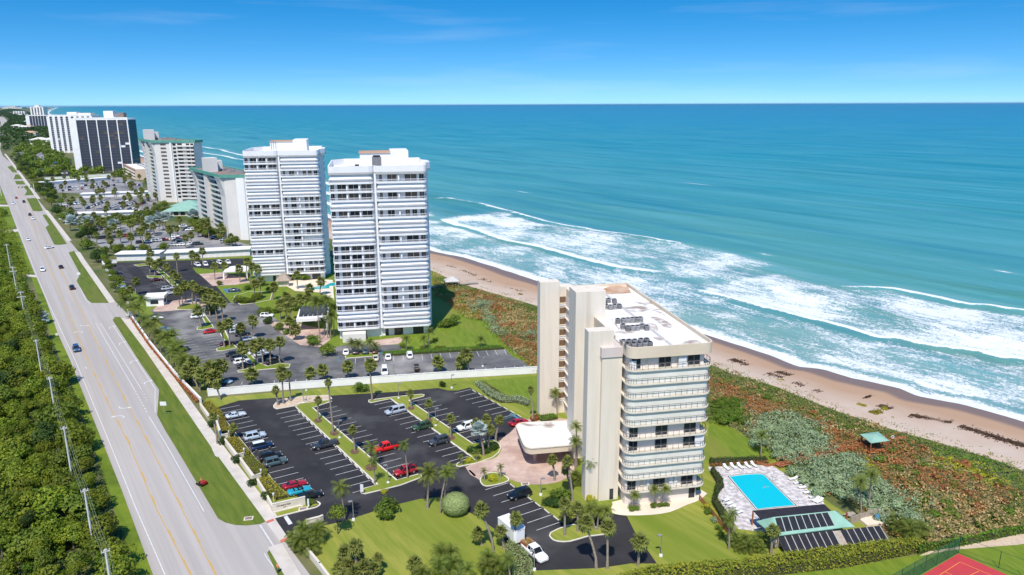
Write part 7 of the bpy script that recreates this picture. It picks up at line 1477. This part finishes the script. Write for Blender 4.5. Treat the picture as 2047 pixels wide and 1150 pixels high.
# sun loungers
def lounger_mesh():
    f = MB()
    for x0, x1, y in ((-.95, .95, -.3), (-.95, .95, .3)): f.box(x0, y - .03, .28, x1, y + .03, .34)
    a = f.mesh('frame', M_plastic); s_ = MB(); s_.box(-.95, -.3, .33, .25, .3, .38); b = s_.mesh('seat', M_plastic)
    k = MB(); k.add([(.25, -.3, .36), (.25, .3, .36), (.95, .3, .75), (.95, -.3, .75), (.25, -.3, .31), (.25, .3, .31), (.97, .3, .70), (.97, -.3, .70)], [(3, 2, 1, 0), (4, 5, 6, 7), (0, 1, 5, 4), (1, 2, 6, 5), (2, 3, 7, 6), (3, 0, 4, 7)]); c = k.mesh('backrest', M_plastic)
    g = MB(); g.box(-.03, -.03, 0, .03, .03, .3); return a, b, c, g.mesh('leg', M_plastic)
LG = lounger_mesh()
def lounger(x, y, az, lab, grp):
    p = P(x, y); e = empty('sun_lounger', (p.x, p.y, .054), R(90 - az), lab, 'sun lounger', grp); inst('frame', LG[0], e); inst('seat', LG[1], e); inst('backrest', LG[2], e)
    for a in (-.85, .75):
        for b in (-.27, .27): inst('leg', LG[3], e, (a, b, 0))
for x, y in [(1452, 938), (1466, 936), (1480, 935.5), (1495, 934.5), (1507, 932.5)]: lounger(x, y, -20, 'white sun lounger in the row before the low hedge and red shrubs', 'loungers by the low hedge')
for x, y in [(1585, 960), (1595, 968), (1605, 977), (1615, 987), (1626, 996)]: lounger(x, y, 78, 'white sun lounger in the row along the grass on the seaward deck edge', 'loungers on the seaward deck edge')
for x, y in [(1450, 1003), (1456, 1010), (1463, 1017), (1476, 1027)]: lounger(x, y, 240, 'white sun lounger in the row between the pool and winding hedge', 'loungers by the winding hedge')
for x, y in [(1637, 1005), (1630, 1002)]: lounger(x, y, 60, 'white sun lounger beside the dark awning', 'loungers by the awning')
_s = MB(); _s.box(-.22, -.22, .32, .22, .22, .36); [_s.box(x - .02, y - .02, 0, x + .02, y + .02, .32) for x in (-.18, .18) for y in (-.18, .18)]; ME_ST = _s.mesh('side_table', M_plastic)
for x, y in [(1591, 964), (1601, 973), (1611, 982), (1473, 1022)]: tag(inst('side_table', ME_ST, None, (*P(x, y).xy, .054)), 'small white side table between two sun loungers', 'side table', 'poolside tables')
# pool pavilion with solar heating mats
pv = frame('pool_pavilion', P(1512, 1052), 79, 'green hip-roofed pool pavilion carrying black solar panels, beside the pool', 'pavilion')
def lp(px, py, z): return (*L2(pv, P(px, py, z)), z)
def roofpiece(name, pts, mat, th=.12, parent=None):
    mb = MB(); n = len(pts); a = (Vector(pts[1]) - Vector(pts[0])).cross(Vector(pts[2]) - Vector(pts[0])); pts = pts if a.z > 0 else pts[::-1]
    mb.add(pts, [tuple(range(n))]); low_ = [(x, y, z - th) for x, y, z in pts]; mb.add(low_, [tuple(range(n - 1, -1, -1))]); mb.add(list(pts) + low_, [(n + i, n + (i + 1) % n, (i + 1) % n, i) for i in range(n)]); return mb.build(name, mat, parent or pv)
ZE, ZR = 2.7, 4.4
rA, rB = lp(1545, 1034, ZR), lp(1669, 1021, ZR); eA, eB = lp(1555, 1071, ZE), lp(1687, 1054, ZE); wA = lp(1512, 1042, ZE)
roofpiece('roof', [rA, eA, eB, rB], M_green); roofpiece('roof', [rA, wA, (wA[0] + .4, wA[1] - 2.6, ZE), eA], M_green); roofpiece('roof', [rA, rB, lp(1676, 1022, ZE), lp(1535, 1036, ZE), wA], M_green); roofpiece('roof', [rB, eB, lp(1709, 1053, ZE), lp(1676, 1024, ZE + .2)], M_green)
def between(A_, B_, C_, D_, s, t): return Vector(A_).lerp(Vector(B_), s).lerp(Vector(D_).lerp(Vector(C_), s), t)
for i in range(8):
    s0, s1 = .03 + i * .107, .03 + (i + 1) * .107 - .006; q = [tuple(between(rA, rB, eB, eA, s, t) + Vector((0, 0, .05))) for s, t in ((s0, .07), (s0, .84), (s1, .84), (s1, .07))]; pn = roofpiece('solar_panel', q, M_solar, .03)
    a_, b_ = Vector(q[3]), Vector(q[2]); d_ = (Vector(q[0]) - a_).normalized() * .11; roofpiece('strap', [tuple(a_ + Vector((0, 0, .02))), tuple(a_ + d_ + Vector((0, 0, .02))), tuple(b_ + d_ + Vector((0, 0, .02))), tuple(b_ + Vector((0, 0, .02)))], M_solarline, .01, pn)
bA, bB = lp(1560, 1066, 0), lp(1682, 1052, 0); rbx('wall', M_creamw, pv, min(eA[0], wA[0]) + 1.5, eA[1] + .7, 0, eB[0] - 1.5, eA[1] + 2.6, 2.5)
for q in (lp(1520, 1047, 0), lp(1553, 1071, 0), lp(1690, 1052, 0)): bx('post', M_wood, pv, q[0] - .12, q[1] - .12, 0, q[0] + .12, q[1] + .12, 2.65)
aw = frame('shade_awning', P(1506, 1046), 79, 'flat dark fabric awning on cedar posts between the pool and pavilion', 'awning')
pts = [(*L2(aw, P(x, y, 2.9)), 2.9) for x, y in [(1505.6, 1021), (1647.5, 1008), (1661, 1021), (1520, 1037)]]; mb = MB(); mb.prism([p[:2] for p in pts], 2.82, 2.92); mb.build('fabric', M_awn, aw)
for p in pts[:2] + [tuple((Vector(pts[0]) + Vector(pts[1])) / 2)]: bx('post', M_wood, aw, p[0] - .1, p[1] - .1, 0, p[0] + .1, p[1] + .1, 2.82)
rk = frame('solar_rack', P(1558, 1096), 79, 'low sloping rack of black solar heating mats in front of the long hedge', 'solar rack')
def lk_(px, py, z): return (*L2(rk, P(px, py, z)), z)
tA, tB, bB_, bA_ = lk_(1556, 1074, 2.2), lk_(1760, 1051, 2.2), lk_(1776, 1078, .7), lk_(1570, 1106, .7); roofpiece('backing', [tuple(Vector(v) - Vector((0, 0, .03))) for v in (tA, bA_, bB_, tB)], M_woodg, .08, rk)
for i in range(15):
    if i == 8: continue
    s0 = i / 15; s1 = s0 + 1 / 15 - .005; q = [tuple(between(tA, tB, bB_, bA_, s, t) + Vector((0, 0, .03))) for s, t in ((s0, 0), (s0, 1), (s1, 1), (s1, 0))]; pn = roofpiece('solar_panel', q, M_solar, .03, rk)
    a_, b_ = Vector(q[3]), Vector(q[2]); d_ = (Vector(q[0]) - a_).normalized() * .1; roofpiece('strap', [tuple(a_ + Vector((0, 0, .02))), tuple(a_ + d_ + Vector((0, 0, .02))), tuple(b_ + d_ + Vector((0, 0, .02))), tuple(b_ + Vector((0, 0, .02)))], M_solarline, .01, pn)
for v in (tA, tB, bA_, bB_, tuple((Vector(tA) + Vector(tB)) / 2)): bx('post', M_woodg, rk, v[0] - .07, v[1] - .07, 0, v[0] + .07, v[1] + .07, v[2] - .12)
# equipment yard
wallrun('plank_fence', [(1700, 1048), (1752, 1032), (1785, 1048)], 1.5, .08, M_woodg, 'weathered plank fence around the pool equipment yard', 'fence', posts=1.6)
eq = frame('pool_equipment', P(1750, 1046), 79, 'blue pool pump tank on a pale slab inside the plank fence', 'equipment'); rbx('slab', M_patio, eq, -2.4, -1, 0, 1.5, 1.5, .5); mb = MB(); mb.tube([(.6, .5, .5), (.6, .5, 1.2), (.6, .5, 1.4)], [.5, .5, .2], 12); mb.build('tank', pmat('blue_tank', (.05, .18, .36), None), eq)
pt_ = frame('picnic_table', P(1700, 1035), 60, 'pale wooden table with benches on the grass by the plank fence', 'table'); rbx('table_top', M_woodg, pt_, -.9, -.4, .7, .9, .4, .76)
for y in (-.8, .8): rbx('bench', M_woodg, pt_, -.9, y - .14, .4, .9, y + .14, .45)
for x in (-.6, .6): rbx('leg', M_woodg, pt_, x - .06, -.75, 0, x + .06, .75, .1); rbx('leg', M_woodg, pt_, x - .05, -.08, 0, x + .05, .08, .7)
# cedar fences, boardwalk and its shelter
def plank_fence(px, h, label, step=.42, mat=M_wood, name='cedar_fence', z=0.0, rails_only=False):
    pts = [P(*q) for q in px]; o = pts[0]; e = empty(name, (o.x, o.y, z), 0, label, 'fence'); mbp = MB(); mbp.box(-.06, -.06, 0, .06, .06, h + .1); MP = mbp.mesh('post', mat); mbk = MB(); mbk.box(-.16, -.015, .08, .16, .015, h); MK = mbk.mesh('plank', mat)
    for a, b in zip(pts, pts[1:]):
        v = b - a; ang = math.atan2(v.y, v.x); n = max(1, int(v.length / 2))
        for i in range(n + 1): q = a + v * i / n - o; inst('post', MP, e, (q.x, q.y, 0), (0, 0, ang))
        for zz in ((.3, h - .1) if not rails_only else (.45, h)): mb = MB(); mb.box(0, -.04, zz - .05, v.length, .04, zz + .05); q = a - o; mb.build('rail', mat, e, (q.x, q.y, 0), ang)
        if not rails_only:
            m_ = int(v.length / step)
            for i in range(m_): q = a + v * (i + .5) / m_ - o; inst('plank', MK, e, (q.x, q.y, 0), (0, 0, ang))
    return e
plank_fence([(1398, 1000), (1425, 1032), (1458, 1072)], 1.1, 'red cedar fence running down from the tower beside the winding hedge'); plank_fence([(1514, 929), (1535, 934), (1556, 930)], .7, 'low cedar planter wall at the lawn corner by the loungers')
bw_px = [(1553, 934), (1600, 922), (1660, 908), (1725, 892)]; mb = MB(); mb.ribbon([P(x, y) for x, y in bw_px], 1.5, .35, .47); bw = tag(mb.build('boardwalk', M_wood), 'red-brown wooden boardwalk crossing the dune from the pool deck', 'boardwalk')
mb = MB(); mb.ribbon([P(*q) for q in [(1725, 892), (1770, 888), (1812, 880)]], 1.5, .5, .62); mb.build('landing', M_wood, bw)
plank_fence([(1552, 929), (1600, 917.5), (1660, 903.5), (1722, 888)], 1.35, 'inland wooden handrail of the dune boardwalk', 1, M_wood, 'handrail', 0, True); plank_fence([(1560, 937), (1605, 926), (1664, 911), (1722, 897)], 1.35, 'pool-side wooden handrail of the dune boardwalk', 1, M_wood, 'handrail', 0, True); plank_fence([(1772, 880), (1812, 874)], 1.35, 'short wooden handrail beyond the green shelter', 1, M_wood, 'handrail', 0, True)
sh = frame('beach_shelter', P(1738, 898), 60, 'square green metal-roofed shelter on the dune boardwalk', 'shelter'); zc = 3.0
ct = [(*L2(sh, P(x, y, zc)), zc) for x, y in [(1719, 868), (1755, 863), (1778, 881), (1741, 886)]]; ap = tuple((Vector(ct[0]) + Vector(ct[2])) / 2 + Vector((0, 0, .7)))
for i in range(4): roofpiece('roof_panel', [ct[i], ct[(i + 1) % 4], ap], M_green, .08, sh)
for c in ct: q = Vector(c).lerp(Vector(ap), .12); bx('post', M_wood, sh, q.x - .09, q.y - .09, 0, q.x + .09, q.y + .09, zc)
cc = Vector(ap); mb = MB(); mb.prism([(Vector(c).lerp(cc, .08)).xy[:] for c in ct], .45, .58); mb.build('floor', M_wood, sh)
for i in (0, 3): a_, b_ = Vector(ct[i]).lerp(cc, .12), Vector(ct[(i + 1) % 4]).lerp(cc, .12); mb = MB(); mb.ribbon([a_, b_], .08, .58, 1.5); mb.build('side_panel', M_wood, sh)
lr = empty('life_ring', (*P(1783, 884).xy, 1.2), 0, 'white life ring hanging beside the green shelter', 'life ring'); mb = MB(); mb.tube([(.3 * math.cos(t), 0, .3 * math.sin(t)) for t in np.linspace(0, 6.283, 14)], .08, 6); mb.build('ring', M_plastic, lr); mb = MB(); mb.box(-.04, .02, -1.2, .04, .1, .3); mb.build('post', M_wood, lr)
# tennis fence: green posts, rails and see-through netting
netm, t_, b_ = newmat('green_netting', .8, .1); b_.inputs['Base Color'].default_value = (.02, .14, .075, 1); b_.inputs['Alpha'].default_value = .5
M_gpost = pmat('dark_green_post', (.015, .09, .055), None, rough=.5); tf = empty('court_fence', (*P(1916, 1106).xy, 0), 0, 'green mesh fence on posts around the red tennis court', 'fence'); o = P(1916, 1106)
for px in ([(1916, 1106), (1800, 1172), (1740, 1206)], [(1916, 1106), (1996, 1136), (2100, 1176)]):
    pts = [P(*q) for q in px]
    for a, b in zip(pts, pts[1:]):
        v = b - a; n = max(1, int(v.length / 3)); ang = math.atan2(v.y, v.x); q = a - o; dense = px[1][0] < 1900
        mb = MB(); mb.add([(0, 0, .1), (v.length, 0, .1), (v.length, 0, 3), (0, 0, 3)], [(0, 1, 2, 3)]); (mb.build('netting', netm, tf, (q.x, q.y, 0), ang) if dense else None)
        for zz in (.15, 3.0): mb = MB(); mb.tube([(0, 0, zz), (v.length, 0, zz)], .03, 5); mb.build('rail', M_gpost, tf, (q.x, q.y, 0), ang)
        for i in range(n + 1): q = a + v * i / n - o; mb = MB(); mb.tube([(0, 0, 0), (0, 0, 3.05)], .05, 6); mb.build('post', M_gpost, tf, (q.x, q.y, 0))
# power poles and wires
PZ = 11.5; tops = [(211, 1103), (169, 982), (99, 757), (72, 682), (41, 565), (25, 528), (14, 475), (6, 440)]; prev = None; rows = []
tps = [(240, 1270), (211, 1103), (169, 982), (128, 857), (99, 757), (72, 682), (41, 585), (25, 535), (13, 490)]
pw_ = [P(x, y, PZ) for x, y in tps]
for i, p in enumerate(pw_):
    e = empty('utility_pole', (p.x, p.y, 0), R(35), 'pale utility pole with crossarm rising from the roadside thicket', 'utility pole', 'utility poles'); mb = MB(); mb.tube([(0, 0, 0), (0, 0, PZ + .4)], [.19, .13], 8); mb.build('pole', M_pole, e); mb = MB(); w_ = 1.0 if i > 5 else .55; mb.box(-w_, -.06, PZ - .08, w_, .06, PZ + .06); mb.build('crossarm', M_pole, e)
    if i in (6, 7): mb = MB(); mb.box(-1.3, -.08, PZ - 1.6, 1.3, .08, PZ - 1.42); mb.build('crossarm', M_pole, e); mb = MB(); mb.tube([(.5, .2, PZ - 2.6), (.5, .2, PZ - 1.7)], .25, 8); mb.build('transformer', M_metal, e)
    for k in (-.5, -.2, .2, .5): bx('insulator', M_plastic, e, k - .05, -.05, PZ + .08, k + .05, .05, PZ + .32)
acr = AZ(55)
for k in (-.5, -.2, .2, .5):
    mb = MB(); pts = []
    for a, b in zip(pw_, pw_[1:]):
        for j in range(8): t = j / 8; q = a.lerp(b, t) + acr * k; pts.append((q.x, q.y, PZ + .3 - 1.2 * 4 * t * (1 - t)))
    mb.tube(pts, .017, 4); tag(mb.build('power_line', M_wire), 'thin power line strung along the roadside utility poles', 'power line', 'power lines')
# traffic signals down the highway
for (x, y) in ((70, 389), (3, 392)):
    p = P(x, y); e = empty('traffic_signal', (p.x, p.y, 0), R(35), 'pale traffic signal pole at the far junction', 'traffic signal', 'far traffic signals'); mb = MB(); mb.tube([(0, 0, 0), (0, 0, 9)], .25, 8); mb.build('pole', M_pole, e)
a_, b_ = P(70, 389), P(3, 392); mb = MB(); mb.tube([(*a_.xy, 7.5), (*((a_ + b_) / 2).xy, 6.9), (*b_.xy, 7.5)], .05, 4); sgl = tag(mb.build('signal_wire', M_wire), 'span wire carrying signal heads over the far junction', 'signal wire')
for t in (.55, .65, .8, .9): q = b_.lerp(a_, t); bx('signal_head', M_trim, sgl, q.x - .3, q.y - .2, 5.8, q.x + .3, q.y + .2, 7.0)

# ================================================================ air: even thin haze over the whole place
mb = MB(); mb.box(-130000, -4000, -60, 130000, 130000, 90.0)
hz, t_, b_ = newmat('haze_air'); t_.nodes.remove(b_); pvn = t_.nodes.new('ShaderNodeVolumePrincipled'); pvn.inputs['Color'].default_value = (.50, .76, 1.0, 1); pvn.inputs['Density'].default_value = 8e-6; pvn.inputs['Anisotropy'].default_value = .3
t_.links.new(pvn.outputs[0], t_.nodes['Material Output'].inputs['Volume'])
tag(mb.build('haze', hz), kind='stuff')
